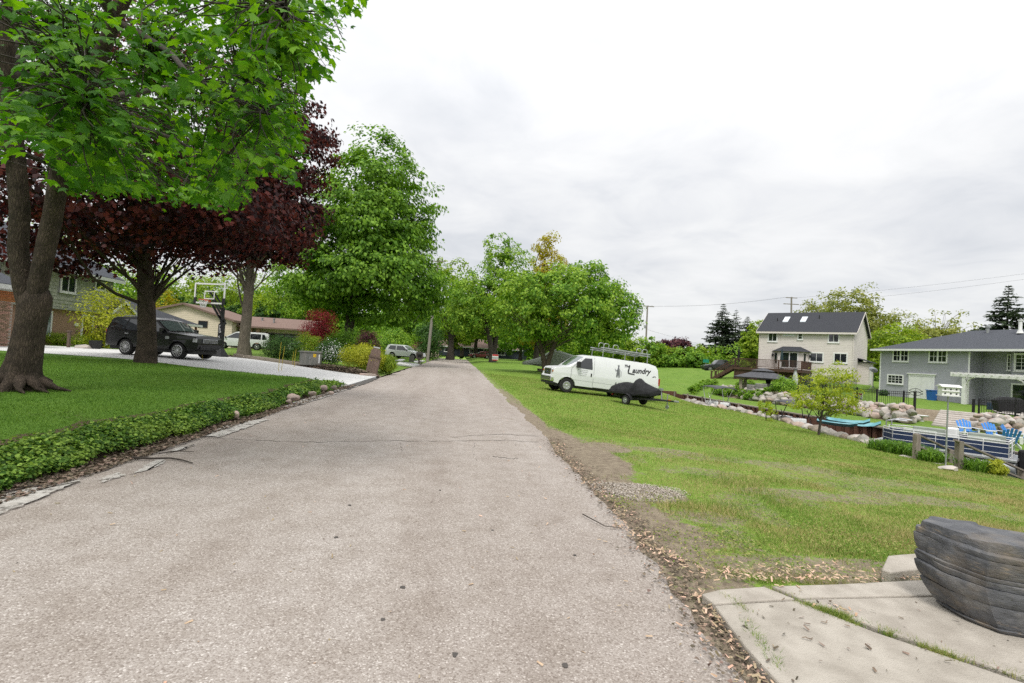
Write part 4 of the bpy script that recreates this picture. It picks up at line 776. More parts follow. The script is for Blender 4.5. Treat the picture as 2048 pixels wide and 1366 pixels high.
for nm, lb, px, py, d, hw, h, ft, lf, sd in bgB:
    p = gz(px, py, d); m = (h+ft)/2; hh = (h-ft)/2; sp = nm == 'birch_tree'
    tree(nm, lb, p, [(0, 0, m, hw, hw*.8, hh), (hw*.3, 0, m-hh*.3, hw*.75, hw*.6, hh*.7), (-hw*.4, 0, m-hh*.25, hw*.65, hw*.6, hh*.7)], lf, 'bark_dark' if not sp else 'bark_grey', .025*h, 60 if sp else 260, 26 if sp else 42, .0048*d, hw*.2, QUAD, sd, m*1.1, 40 if sp else 16, 1, None, .4, .6, .7)
farsh = ['leaf_mid', 'leaf_lime', 'leaf_mid', 'leaf_linden', 'leaf_lime', 'leaf_mid', 'leaf_linden', 'leaf_lime', 'leaf_mid']
fl = ['green bush on the skyline directly behind the van roof rack', 'yellow green bush behind the rear of the van roof rack', 'green bush at the foot of the wooden utility pole', 'dark green bush under the purple brown tree', 'light bush left of the purple brown tree on the skyline', 'green bush right of the purple brown tree', 'dark green bush left of the black pickup', 'pale leaved small tree left of the green road sign', 'low green bush under the spruces behind the pickup']
for i, (px, d, hw, h) in enumerate(((1225, 100, 4, 5.6), (1262, 98, 3.6, 5.4), (1292, 97, 3.0, 5.8), (1338, 98, 3.0, 2.6), (1318, 100, 3.2, 4.4), (1372, 100, 3.2, 4.2), (1396, 97, 2.6, 2.6), (1392, 104, 2.6, 4.6), (1470, 104, 6, 5.2))):
    p = gz(px, 740, d); tree('far_bush', fl[i], p, [(0, 0, h*.5, hw, hw*.8, h*.52)], farsh[i], 'bark_dark', .12, 70, 40, .4, hw*.26, QUAD, 50+i, h*.6, 8, 1, 'bushes along the skyline', .4, .7, .7, 'bush')
def spruce(label, px, py, d, h, r, seed, dens=1.0):
    rg = np.random.default_rng(seed); t = thing('spruce_tree', label, 'tree', gz(px, py, d), 0, 'spruce trees'); b = B(); b.tube([(0, 0, -.1), (0, 0, h*.5), (0, 0, h)], [.018*h, .012*h, .01], 8); 
    P, N_, D_, Z_ = [], [], [], []; z = .06*h
    while z < h*.985:
        rr = r*(1-z/h)**.9*rg.uniform(.75, 1.2)*1.25+.02
        for k in range(int(7*dens)+1):
            a = rg.uniform(0, 2*PI); L_ = rr*rg.uniform(.7, 1.1); d = np.array([math.cos(a), math.sin(a), 0]); m = max(4, int(L_*7))
            e = [tuple(d*L_*q+np.array([0, 0, z-.30*L_*q+.22*L_*q*q])) for q in (0, .5, 1)]
            if L_ > .8: b.tube(e, [.035, .02, .008], 4, False)
            for q in np.linspace(.2, 1, m):
                c = d*L_*q+np.array([0, 0, z-.30*L_*q+.22*L_*q*q]); s2 = np.array([-d[1], d[0], 0])
                for sg in (-1, 1):
                    P.append(c+s2*sg*.05); Z_.append(.35+.65*min(1, L_/(r*.6))); N_.append([0, 0, 1.0]+rg.normal(0, .25, 3)); D_.append(d*.6+s2*sg*.7+np.array([0, 0, -.35]))
        z += h*.026*rg.uniform(.8, 1.2)
    b.build('trunk', 'bark_dark', t, fix=False); P = np.array(P)
    npmesh('crown', leaves(P, np.array(N_), rg.uniform(.4, .7, len(P))*(.5+.5*r/3)*np.array(Z_), QUAD*np.array([.8, 1, 1]), .3, np.array(D_), rg), 4, 'leaf_spruce', t)['kind'] = 'stuff'
spruce('tallest of the three spruces on the skyline, the left one', 1440, 742, 112, 14.4, 5.0, 1); spruce('thin middle spruce of the three on the skyline', 1467, 742, 114, 13.6, 3.6, 2, .7); spruce('right hand spruce of the three, beside the beige house', 1490, 742, 108, 11.4, 4.2, 3)
spruce('lone tall spruce behind the grey house at the right edge', 2010, 775, 74, 15.6, 5.6, 4)
# arborvitae row behind the ranch house
for i, (px, h, w_) in enumerate(((322, 6.2, 1.0), (340, 6.0, .9), (357, 6.6, .95), (377, 6.9, 1.0), (400, 6.2, .9), (452, 6.6, .9), (466, 6.8, .9), (520, 7.0, .9), (540, 6.0, .9), (560, 6.4, .9))):
    p = gz(px, 690, 76); sfx = ['first', 'second', 'third', 'fourth', 'fifth', 'sixth', 'seventh', 'eighth', 'ninth', 'last'][i]
    tree('arborvitae', f'dark columnar arborvitae behind the ranch house, {sfx} of the row from the left', p, [(0, 0, h*.42, w_, w_, h*.45), (0, 0, h*.7, w_*.6, w_*.6, h*.32)], 'leaf_dark', 'bark_dark', .12, 40, 40, .34, .42, QUAD, 60+i, h*.6, 4, 1, 'arborvitae row behind the ranch house', .4, 1.2, .4, 'tree')
# shrubs of the left bed
shrub('dogwood', 'yellow green dogwood in front of the two storey house door', 205, 692, 31, 1.75, 2.0, 'leaf_yellow', 2600, .13, 71, cat='small tree')
shrub('shrub', 'golden leaved tree top showing above the grey porch roof', 322, 690, 62, 1.6, 3.6, 'leaf_gold', 1500, .25, 72)
shrub('japanese_maple', 'crimson weeping maple shrub at the right end of the ranch house', 638, 700, 42, 1.6, 2.15, 'leaf_red', 6500, .11, 73)
shrub('plum_shrub', 'dark purple shrub behind the golden bush', 735, 702, 38, 1.0, 1.35, 'leaf_plum', 3200, .10, 74)
shrub('shrub', 'large dark green shrub right of the white minivan', 562, 718, 31, 1.3, .82, 'leaf_dark', 4200, .08, 75)
shrub('shrub', 'light green shrub behind the grey utility box', 612, 715, 34, 1.2, 1.0, 'leaf_lime', 2600, .09, 76)
shrub('shrub', 'dark green shrub with white blossom right of the utility box', 658, 725, 31, 1.0, .80, 'leaf_dark', 3400, .08, 77)
shrub('shrub', 'tall green shrub under the linden trunk', 690, 712, 40, 2.0, 1.3, 'leaf_linden', 4600, .11, 78)
shrub('shrub', 'golden green spreading bush left of the tilted wooden mailbox', 722, 742, 29.5, 1.55, .72, 'leaf_yellow', 6500, .075, 79, cat='shrub')
shrub('shrub', 'green rounded bush right of the tilted wooden mailbox', 772, 747, 30.5, .62, .62, 'leaf_lime', 3600, .07, 80)
shrub('hedge_bush', 'green leafy hedge left of the white crossover', 785, 712, 66, 3.2, 2.0, 'leaf_mid', 3600, .2, 81)
shrub('evergreen', 'dark evergreen bush at the foot of the left utility pole', 858, 714, 80, 2.6, 3.4, 'leaf_dark', 3200, .24, 82)
shrub('evergreen', 'dark evergreen mass behind the brick shed', 838, 712, 92, 3.0, 3.2, 'leaf_dark', 2400, .26, 83)
shrub('bush', 'small bright bush against the brick wall of the two storey house', 132, 690, 33.5, .55, .95, 'leaf_mid', 1500, .09, 84)
shrub('bush', 'clipped yellow green hedge left of the wooden post by the drive', 112, 699, 31.5, 1.0, .42, 'leaf_lime', 2600, .07, 85)
shrub('bush', 'clipped yellow green hedge right of the wooden post by the drive', 172, 700, 31.0, .95, .42, 'leaf_lime', 2600, .07, 86)
pb = gz(662, 725, 30.4); n = 420; tag(npmesh('white_blossom', leaves(np.array(pb)+np.array([0, 0, .75])+rng.normal(0, 1, (n, 3))*[.42, .3, .28], rng.normal(0, 1, (n, 3)), .075, QUAD), 4, 'petal_white'), 'white blossom on the dark shrub right of the utility box', 'blossom', kind='stuff')
# ================================================================ buildings
def frame(P0, P1, z0):                   # local x along the facade (left to right seen from outside), y into the house
    P0 = Vector((P0[0], P0[1], z0)); u = Vector((P1[0]-P0.x, P1[1]-P0.y, 0)); L_ = u.length; u.normalize(); y = Vector((0, 0, 1)).cross(u)
    M = Matrix((u, y, Vector((0, 0, 1)))).transposed().to_4x4(); M.translation = P0; return M, L_
def hit(M, px, py):                      # where the sight line meets the facade plane, in its own s, z
    r = ray(px, py); y = M.col[1].xyz; o = M.translation; t = (o-CAM).dot(y)/r.dot(y); q = M.inverted() @ (CAM+r*t); return q.x, q.z
def window(par, s0, s1, z0, z1, y=0, cols=2, rows=1, fr=.09, glass='glass', cas='white_paint', name='window', mull=.045, sill=True, mz=None):
    b = B(); o = y-.05
    b.box(s0, s0+fr, o, y+.02, z0, z1); b.box(s1-fr, s1, o, y+.02, z0, z1); b.box(s0+fr, s1-fr, o, y+.02, z1-fr, z1); b.box(s0+fr, s1-fr, o, y+.02, z0, z0+fr); wd = b.build(name, cas, par, bevel=.008, seg=1)
    b = B(); b.box(s0+fr, s1-fr, y-.012, y+.01, z0+fr, z1-fr); b.build('pane', glass, wd)
    b = B(); n = 0
    for i in range(1, cols): x = s0+fr+(s1-s0-2*fr)*i/cols; b.box(x-mull/2, x+mull/2, y-.038, y-.013, z0+fr, z1-fr); n += 1
    for i in range(1, rows): z = z0+fr+(z1-z0-2*fr)*i/rows; b.box(s0+fr, s1-fr, y-.036, y-.0135, z-mull/2, z+mull/2); n += 1
    if n: b.build('muntin', cas, wd)
    if sill: b = B(); b.box(s0-.04, s1+.04, y-.09, y+.01, z0-.05, z0-.002); b.build('sill', cas, wd)
    return wd
def win_px(par, M, x0, y0, x1, y1, **k):
    s0, za = hit(M, x0, y0); s1, zb = hit(M, x1, y1); sm, zm = hit(M, (x0+x1)/2, y1); return window(par, s0, s1, (zb+zm)/2, za, **k)
def gable_roof(par, s0, s1, y0, y1, ze, zr, m, over=.4, end=.35, th=.14, along='s', name='roof', fascia='trim_white'):
    """ridge along s (eaves at y0 and y1) or along y (eaves at s0 and s1)"""
    b = B()
    if along == 's':
        ym = (y0+y1)/2; k = (zr-ze)/(ym-y0); e = over
        for sg, yy in ((-1, y0), (1, y1)):
            a = yy+sg*e; za = ze-e*k; P = [(s0-end, a, za), (s1+end, a, za), (s1+end, ym, zr), (s0-end, ym, zr)]; b.add(P+[(x, y, z+th) for x, y, z in P], [(0, 1, 2, 3), (4, 5, 6, 7), (0, 1, 5, 4), (1, 2, 6, 5), (2, 3, 7, 6), (3, 0, 4, 7)])
    else:
        sm = (s0+s1)/2; k = (zr-ze)/(sm-s0)
        for sg, ss in ((-1, s0), (1, s1)):
            a = ss+sg*over; za = ze-over*k; P = [(a, y0-end, za), (a, y1+end, za), (sm, y1+end, zr), (sm, y0-end, zr)]; b.add(P+[(x, y, z+th) for x, y, z in P], [(0, 1, 2, 3), (4, 5, 6, 7), (0, 1, 5, 4), (1, 2, 6, 5), (2, 3, 7, 6), (3, 0, 4, 7)])
    r = b.build(name, m, par)
    f = B()
    if along == 's':
        for sg, yy in ((-1, y0), (1, y1)): a = yy+sg*(over+.012); za = ze-over*k; f.box(s0-end, s1+end, a-.03, a+.03, za-.12, za+.10)
        for ss in (s0-end-.012, s1+end+.012):
            for sg, yy in ((-1, y0), (1, y1)): f.bar((ss, yy+sg*over, ze-over*k+.02), (ss, ym, zr+.02), .05, .2)
    else:
        for yy in (y0-end-.012, y1+end+.012):
            for sg, ss in ((-1, s0), (1, s1)): f.bar((ss+sg*over, yy, ze-over*k+.02), (sm, yy, zr+.02), .05, .2)
        for sg, ss in ((-1, s0), (1, s1)): a = ss+sg*(over+.012); f.box(a-.03, a+.03, y0-end, y1+end, ze-over*k-.12, ze-over*k+.1)
    f.build('fascia', fascia, r)
    return r
# ---- two-storey house at the left
def left_house():
    M, _ = frame((-25, 25), (-25, 60), .42); h = thing('house', 'two storey house with sage shingled upper floor above brick, left', 'house', M=M)
    z2 = 2.32
    b = B(); b.box(3, 14.2, 0, 9, 0, z2); b.build('ground_floor_wall', 'brick_wall_far', h)
    b = B(); b.box(3, 14.2, -.16, 9, z2+.14, 5.0); b.build('upper_wall', 'belt_grey', h)
    b = B(); b.box(2.95, 14.25, -.22, 9.02, z2, z2+.14); b.build('belt', 'belt_grey', h)
    gable_roof(h, 3, 14.2, -.16, 9, 5.0, 7.6, 'roof_blue_grey', .55, .4)
    # shingles, each one a piece
    proto = None; wins = [hit(M, 115, 548)+hit(M, 144, 588), hit(M, 184, 560)+hit(M, 204, 583)]
    z = z2+.15; row = 0; n = 0
    while z < 4.95:
        s = 5.2+(row % 2)*.13
        while s < 14.1 and n < 299:
            wd = random.choice((.24, .30, .36, .28)); s1 = min(s+wd, 14.18)
            if not any(a-.05 < s1 and s < c+.05 and d-.1 < z+.2 and z < q+.05 for a, q, c, d in wins):
                if proto is None: b = B(); b.add([(0, -.045, 0), (1, -.045, 0), (1, 0, 0), (0, 0, 0), (0, -.012, .235), (1, -.012, .235), (1, 0, .235), (0, 0, .235)], [(0, 3, 2, 1), (4, 5, 6, 7), (0, 1, 5, 4), (1, 2, 6, 5), (2, 3, 7, 6), (3, 0, 4, 7)]); proto = b.build('shingle', 'sage_shingle', h); o = proto
                else: o = share(proto, 'shingle', (0, 0, 0), parent=h)
                o.location = (s, -.161, z+random.uniform(-.008, .012)); o.scale = (s1-s-.008, 1, 1); n += 1
            s += wd
        z += .215; row += 1
    for (a, zt, c, zb) in wins: window(h, a, c, zb, zt, -.2, 2, 1, .11, 'glass')
    win_px(h, M, 74, 619, 101, 672, cols=1, fr=.1, glass='glass_pale')
    # front door
    s0, zt = hit(M, 166, 632); s1, _ = hit(M, 183, 640); d = B(); d.box(s0, s1, -.03, .02, .12, zt); dr = d.build('door', 'door_red', h); b = B(); b.box(s0-.14, s0-.003, -.07, .03, .1, zt+.1); b.box(s1+.003, s1+.14, -.07, .03, .1, zt+.1); b.box(s0-.003, s1+.003, -.065, .03, zt+.003, zt+.1); b.build('door_frame', 'trim_white', dr)
    b = B(); b.tube([(s1-.12, -.06, 1.05), (s1-.12, -.09, 1.1), (s1-.12, -.06, 1.2)], .015, 6); b.build('handle', 'galvanised', dr)
    b = B(); b.box(11.05, 11.4, -.04, -.003, 1.35, 1.55); b.build('number_plate', 'white_paint', h)
    # gabled porch and low wing with the grey roof
    b = B(); b.box(14.2, 27, 1.4, 9, 0, 2.2); b.build('wing_wall', 'siding_cream', h)
    b = B(); za, zb = 2.2, 4.1                 # wing roof, hipped at its far end
    V = [(14.0, -.1, za), (27.4, -.1, za), (27.4, 9.4, za), (14.0, 9.4, za), (14.0, 4.6, zb), (23.2, 4.6, zb)]; b.add(V, [(0, 1, 5, 4), (1, 2, 5), (2, 3, 4, 5), (0, 4, 3), (0, 3, 2, 1)]); w_ = b.build('wing_roof', 'roof_dark', h)
    b = B(); b.box(14, 27.43, -.14, -.103, za-.17, za+.03); b.box(27.403, 27.44, -.1, 9.4, za-.17, za+.03); b.build('gutter', 'trim_white', w_)
    b = B(); P = [(13.2, -.7, 2.25), (14.85, -.7, 3.25), (16.6, -.7, 2.25)]
    for (a, c) in ((P[0], P[1]), (P[1], P[2])): b.add([a, c, (c[0], 4, c[2]), (a[0], 4, a[2]), (a[0], a[1], a[2]+.12), (c[0], c[1], c[2]+.12), (c[0], 4, c[2]+.12), (a[0], 4, a[2]+.12)], [(0, 1, 2, 3), (4, 5, 6, 7), (0, 1, 5, 4), (1, 2, 6, 5), (2, 3, 7, 6), (3, 0, 4, 7)])
    pr = b.build('porch_roof', 'roof_dark', h); b = B(); b.bar((13.2, -.73, 2.27), (14.85, -.73, 3.29), .05, .16); b.bar((14.85, -.73, 3.29), (16.6, -.73, 2.27), .05, .16); b.build('barge_board', 'white_paint', pr)
    b = B(); b.prism([(13.4, 2.3), (16.4, 2.3), (14.85, 3.2)], -.5, -.44); b.build('gable_panel', 'siding_cream', pr)
    for s in (13.5, 16.3, 22.0, 26.6): b = B(); b.box(s-.08, s+.08, -.5 if s < 17 else -.02, -.34 if s < 17 else .14, 0, 2.25 if s < 17 else 2.05); b.build('post', 'white_paint' if s < 26 else 'brick_red_far', h)
    b = B(); b.box(24.6, 25.8, 1.36, 1.398, .9, 1.9); b.build('wing_window', 'glass', h)
    # garage wing nearest the camera, brick with orange boards
    b = B(); b.box(-9, 2.6, -3.0, 6, 0, 2.28); b.build('garage_wall', 'mortar', h)
    ob = None
    for k in range(6):
        b = B(); b.box(-9, 2.66, -3.06, -2.99, 2.29+k*.085, 2.29+k*.085+.078); b.build('orange_board', 'orange_wood', h, bevel=.008, seg=1)
    b = B(); b.box(-9, 2.7, -3.1, -2.98, 2.82, 2.95); b.build('garage_trim', 'trim_white', h); gable_roof(h, -9, 2.6, -3, 6, 3.2, 5.2, 'roof_blue_grey', .5, .3, name='garage_roof'); b = B(); b.box(-9, 2.6, -3.0, 6, 2.96, 3.3); b.build('garage_upper_wall', 'belt_grey', h)
    bp = None; n = 0
    for r in range(30):
        for k in range(9):
            s = 2.56-(k+.5*(r % 2))*.215-.2
            if bp is None: b = B(); b.box(0, .2, -.02, 0, 0, .062); bp = b.build('brick', 'brick', h, bevel=.004, seg=1); o = bp
            else: o = share(bp, 'brick', (0, 0, 0), parent=h)
            o.location = (s, -3.002, .03+r*.0745); n += 1
    b = B(); b.box(-3.6, .5, -3.04, -2.97, .05, 2.2); b.build('garage_door', 'trim_white', h)
left_house()
# ---- cream ranch house with brown roof
def ranch():
    M, _ = frame((-40, 58), (0, 58), .3); h = thing('house', 'single storey cream ranch house with a brown shingle roof behind the basketball hoop', 'house', M=M)
    b = B(); b.prism([(5.5, 0), (15.5, 0), (15.5, 3.2), (10.6, 4.62), (5.5, 3.2)], 0, 10); b.build('gable_wall', 'siding_cream', h)
    gable_roof(h, 5.5, 15.5, 0, 10, 3.2, 4.62, 'roof_brown', .35, .35, .12, 'y', fascia='roof_brown')
    b = B(); b.box(15.5, 23.0, 2.2, 10, 0, 2.75); b.build('front_wall', 'siding_cream', h)
    b = B(); V = [(15.2, 1.0, 2.72), (23.4, 1.0, 2.72), (23.4, 6, 4.0), (15.2, 6, 4.0), (23.4, 11, 2.72), (15.2, 11, 2.72)]; b.add(V, [(0, 1, 2, 3), (3, 2, 4, 5), (1, 4, 2), (0, 3, 5), (0, 5, 4, 1)]); r = b.build('main_roof', 'roof_brown', h); b = B(); b.box(15.2, 23.43, .95, .997, 2.56, 2.74); b.build('fascia', 'roof_brown', r)
    for s, y in ((17.0, 4.2), (18.6, 3.4)): b = B(); b.lathe([(.1, 3.3), (.1, 3.75), (.16, 3.76), (.16, 3.86)], 10, (s, y, 0)); b.build('roof_vent', 'galvanised', r)
    win_px(h, M, 397, 641, 415, 656, cols=1, fr=.06, cas='door_brown', sill=False)
    b = B(); b.box(18.1, 22.4, 2.13, 2.19, 0, 2.15); g = b.build('garage_door', 'door_brown', h)
    for i in range(4):
        for j in range(4): b = B(); b.box(18.2+i*1.06, 19.16+i*1.06, 2.10, 2.128, .08+j*.52, .52+j*.52); b.build('panel', 'door_brown' if j < 3 else 'glass', g, bevel=.01, seg=1)
    for s in (15.9, 16.9, 17.7): b = B(); b.box(s-.18, s+.18, 1.3, 1.66, 0, 2.7); b.build('brick_pillar', 'brick_wall_far', h)
    b = B(); P = [(16.98, 0), (17.5, 0), (17.5, 1.9)]+[(17.24+.26*math.cos(a), 1.9+.26*math.sin(a)) for a in np.linspace(.3, PI-.3, 7)]+[(16.98, 1.9)]; b.prism(P, 2.05, 2.19); b.build('arched_door', 'door_red', h)
ranch()
# ---- brick shed and houses at the road end
M, _ = frame(at(806, 712, 88).xy, at(846, 713, 84).xy, .45); h = thing('house', 'small brown brick house with a red brown roof behind the white crossover', 'house', M=M)
b = B(); b.box(0, 3.5, 0, 5, 0, 1.5); b.build('wall', 'siding_cream', h); gable_roof(h, 0, 3.5, 0, 5, 1.5, 3.3, 'brick_red_far', .3, .1, .1, fascia='brick_wall_far'); b = B(); b.box(.4, 1.2, -.03, .02, .4, 1.2); b.build('window', 'glass', h)
M, _ = frame(at(868, 716, 128).xy, at(1050, 722, 124).xy, .5); h = thing('house', 'dark navy ranch house under the trees at the end of the road', 'house', M=M)
b = B(); b.box(0, 22, 0, 9, 0, 2.5); b.build('wall', 'siding_navy', h); gable_roof(h, 0, 22, 0, 9, 2.5, 4.4, 'roof_brown', .5, .3)
for s in (2.5, 9.0, 12.5, 16): window(h, s, s+2, .9, 2.0, 0, 2, 1, .1)
b = B(); b.box(6.6, 7.6, -.03, .02, 0, 2.1); b.build('door', 'door_brown', h)

# ================================================================ things of the left yard
def gpx(px, py, d): return gz(px, py, d)
# basketball hoop
def hoop():
    p = Vector((-13.4, 30.4, .52)); face = math.radians(-106); t = thing('basketball_hoop', 'basketball hoop on a black padded post with a clear backboard beside the drive', 'basketball hoop', p, face)
    # local +x points from post towards the court
    b = B(); b.lathe([(.48, -.02), (.46, .06), (.30, .30), (.18, .5)], 4, M=Matrix.Rotation(PI/4, 4, 'Z')); b.build('base', 'black_plastic', t, bevel=.02)
    b = B(); b.box(-.13, .13, -.13, .13, .45, 1.85); pad = b.build('post_pad', 'black_plastic', t, bevel=.03); b = B(); b.box(-.075, .075, -.075, .075, .4, 2.75); b.build('post', 'black_metal', t, bevel=.01)
    b = B()
    for y in (-.11, .11): b.bar((-.1, y, 2.0), (.95, y, 3.12), .05, .12); b.bar((.0, y, 2.65), (1.0, y, 3.62), .05, .08)
    b.bar((-.28, 0, 1.85), (.12, 0, 2.35), .09, .09); b.build('arm', 'black_metal', t)
    b = B(); b.box(1.06, 1.075, -.93, .93, 2.9, 3.97)
    gm, nt_, bs = base_mat('acrylic', .02, 0, .5); bs.inputs['Base Color'].default_value = (.9, .95, .93, 1); bs.inputs['Transmission Weight'].default_value = 1; bs.inputs['IOR'].default_value = 1.05
    bb = b.build('backboard', 'acrylic', t); b = B()
    def ring(y0, y1, z0, z1, w_, x0, x1): b.box(x0, x1, y0, y0+w_, z0, z1); b.box(x0, x1, y1-w_, y1, z0, z1); b.box(x0, x1, y0+w_, y1-w_, z0, z0+w_); b.box(x0, x1, y0+w_, y1-w_, z1-w_, z1)
    ring(-.95, .95, 2.87, 4.0, .085, 1.05, 1.09); b.build('border', 'white_paint', bb); b = B(); ring(-.32, .32, 3.12, 3.58, .055, 1.078, 1.084); b.build('target_square', 'white_paint', bb)
    b = B(); b.box(1.045, 1.1, -.96, -.8, 2.86, 3.2); b.box(1.045, 1.1, .8, .96, 2.86, 3.2); b.build('corner_pad', 'black_plastic', bb)
    b = B(); c = (1.09+.15+.23, 0, 3.05); b.tube([(c[0]+.23*math.cos(a), .23*math.sin(a), 3.05) for a in np.linspace(0, 2*PI, 25)], .018, 6, False); b.box(1.09, 1.26, -.12, .12, 2.98, 3.06); rm = b.build('rim', 'rim_orange', t, smooth=50); b = B()
    for k in range(12):
        for sg in (-1, 1): b.tube([(c[0]+r*math.cos(a), r*math.sin(a), z) for r, a, z in ((.225, 2*PI*k/12, 3.04), (.18, 2*PI*(k+sg*.5)/12, 2.9), (.14, 2*PI*(k+sg)/12, 2.76), (.12, 2*PI*(k+sg*1.5)/12, 2.62))], .008, 4, False)
    b.build('net', 'net_white', rm)
    for i, ch in enumerate('PRO SHOT'):
        if ch == ' ': continue
        text('letter', ch, .17, 'white_paint', pad, Matrix.Translation((.134, -.055, 1.66-.152*i)) @ Matrix.Rotation(PI/2, 4, 'Z') @ Matrix.Rotation(PI/2, 4, 'X'), bold=.006)
def text(name, s, size, m, parent, M, shear=0, bold=0, ext=.001, center=False):
    c = bpy.data.curves.new(name, 'FONT'); c.body = s; c.size = size; c.shear = shear; c.offset = bold; c.extrude = ext; c.resolution_u = 3
    if center: c.align_x = 'CENTER'
    o = bpy.data.objects.new('tmp', c); COL.objects.link(o); me = bpy.data.meshes.new_from_object(o); bpy.data.objects.remove(o); bpy.data.curves.remove(c)
    q = bpy.data.objects.new(name, me); COL.objects.link(q); me.materials.clear(); me.materials.append(MT[m]); q.parent = parent; q.matrix_local = M; return q
hoop()
# timber-edged bed below the hoop
b = B(); P = [(-13.0, 31.3), (-11, 30.75), (-8.6, 30.0)]
for (x0, y0), (x1, y1) in zip(P[:-1], P[1:]): b.bar((x0, y0, float(zD(x0))+.12), (x1, y1, float(zD(x1))+.12), .12, .22)
tag(b.build('timber_edging', 'timber_step', bevel=.01), 'low brown timber edging of the bed right of the hoop base', 'edging')
n = 2600; t = rng.random(n); x = -14+8.5*t; y = yF(x)+.15+rng.random(n)*1.1; scatter('mulch', np.column_stack([x, y, zL(x, y)+.03+rng.uniform(0, .03, n)]), rng.uniform(.03, .09, n), 'litter', 'brown mulch and torn earth along the far side of the drive', 'mulch', IVY)
n = 1500; t = rng.random(n); x = -9.2+5*t; y = yF(x)+.05+rng.random(n)*.35; scatter('roots', np.column_stack([x, y, zL(x, y)+.02+rng.uniform(0, .05, n)]), rng.uniform(.05, .16, n), 'litter', 'torn roots in the cut earth bank beside the drive', 'roots', LONG)
for i, (px, py, s, l_) in enumerate(((738, 752, .24, 'pale broken stone at the corner of drive and road'), (748, 757, .15, 'smaller broken stone nearest the road by the drive corner'), (728, 748, .2, 'pinkish stone half buried in the cut bank by the drive'))): tag(rock('stone', gpx(px, py, 27.5)+Vector((0, 0, .05)), s*1.3, s, s*.6, 'boulder_tan', 40+i), l_, 'stone')
tag(rock('stone', gpx(168, 700, 28.5)+Vector((0, 0, .12)), .48, .3, .2, 'boulder_grey', 47), 'long flat grey stone at the edge of the drive in front of the left house', 'stone')
b = B(); b.lathe([(.22, 0), (.28, .35), (.31, .5), (.31, .55), (.27, .55)], 20); o = b.build('planter', 'black_plastic', smooth=40); o.location = gpx(190, 702, 28.8); tag(o, 'black tub planter beside the flat grey stone', 'planter')
t = thing('wooden_post', 'short brown wooden post with a cap in the left hedge', 'post', gpx(136, 701, 28.5)); b = B(); b.box(-.06, .06, -.06, .06, -.1, .95); b.build('post', 'mail_wood', t); b = B(); b.box(-.1, .1, -.1, .1, .95, 1.02); b.build('cap', 'mail_wood', t, bevel=.01)
for i, (px, py, d, hh) in enumerate(((404, 728, 24.5, .95), (557, 741, 23.5, 1.35), (563, 740, 24.2, 1.15), (586, 722, 29, .8), (589, 727, 27.5, 1.0))):
    p = gpx(px, py, d); b = B(); b.tube([(0, 0, -.1), (.02*(i % 3-1), 0, hh*.5), (.03*(i % 3), .01, hh)], .011, 6); o = b.build('marker_stake', 'yellow_stick'); o.location = p; tag(o, ['yellow marker stake on the lawn edge in front of the black car', 'taller yellow stake of the pair left of the utility box', 'shorter yellow stake of the pair left of the utility box', 'yellow stake just left of the grey utility box', 'thin yellow stake in front of the light green shrub'][i], 'stake', 'yellow marker stakes')
t = thing('utility_box', 'low grey green utility box with a yellow warning label beside the drive', 'utility box', gpx(621, 727, 29.2), math.radians(8))
b = B(); b.box(-.55, .55, -.35, .35, -.05, .66); b.build('body', 'box_grey', t, bevel=.02); b = B(); b.box(-.59, .59, -.39, .39, .662, .74); b.build('lid', 'box_grey', t, bevel=.015)
b = B(); b.box(.16, .32, -.357, -.351, .42, .60); b.build('warning_label', 'label_yellow', t); b = B(); b.box(.46, .52, -.357, -.351, .1, .58); b.build('white_strip', 'white_paint', t); b = B(); b.box(-.02, .03, -.38, -.352, .3, .42); b.build('latch', 'galvanised', t)
# mailboxes
t = thing('mailbox', 'tilted weathered wooden mailbox pillar at the golden bush', 'mailbox', gpx(742, 746, 28.6), math.radians(10)); t.rotation_euler = (math.radians(-2), math.radians(9), math.radians(12)); t.scale = (.88, .88, .88)
for k in range(4): b = B(); b.box(-.34+k*.17, -.175+k*.17, -.3, -.26, 0, .95); b.build('plank', 'mail_wood', t, bevel=.006, seg=1)
for k in range(4): b = B(); b.box(.345, .385, -.3+k*.16, -.145+k*.16, 0, .95); b.build('plank', 'mail_wood', t, bevel=.006, seg=1)
b = B(); b.box(-.335, .34, -.255, .3, 0, .94); b.build('core', 'mail_wood', t); b = B(); b.box(-.38, .40, -.34, .34, .952, 1.03); b.build('ledge', 'mail_wood', t, bevel=.01); b = B(); b.box(-.5, .5, -.42, .42, -.1, .0); b.build('foot', 'mail_wood', t, bevel=.02)
b = B(); b.prism([(-.3, 1.03), (.3, 1.03), (.3, 1.38), (.22, 1.5), (0, 1.55), (-.22, 1.5), (-.3, 1.38)], -.3, .3); b.build('box', 'mail_wood', t, bevel=.015); b = B(); b.box(-.2, .2, -.2, .2, 1.56, 1.64); b.build('cap_plate', 'lamp_clear', t, bevel=.02)
t = thing('mailbox', 'grey wooden mailbox on a post in front of the white crossover', 'mailbox', gpx(838, 724, 53), math.radians(5)); b = B(); b.box(-.1, .1, -.1, .1, -.1, .62); b.box(.16, .24, -.08, .08, -.1, .6); b.build('post', 'weathered_wood', t)
b = B(); b.box(-.34, .38, -.3, .3, .6, 1.12); b.build('box', 'weathered_wood', t, bevel=.02); b = B(); b.prism([(-.36, 1.12), (.4, 1.12), (.36, 1.28), (.02, 1.36), (-.32, 1.28)], -.33, .33); b.build('roof', 'box_grey', t); b = B(); b.box(-.2, .24, -.315, -.301, .72, 1.05); b.build('door', 'black_metal', t)
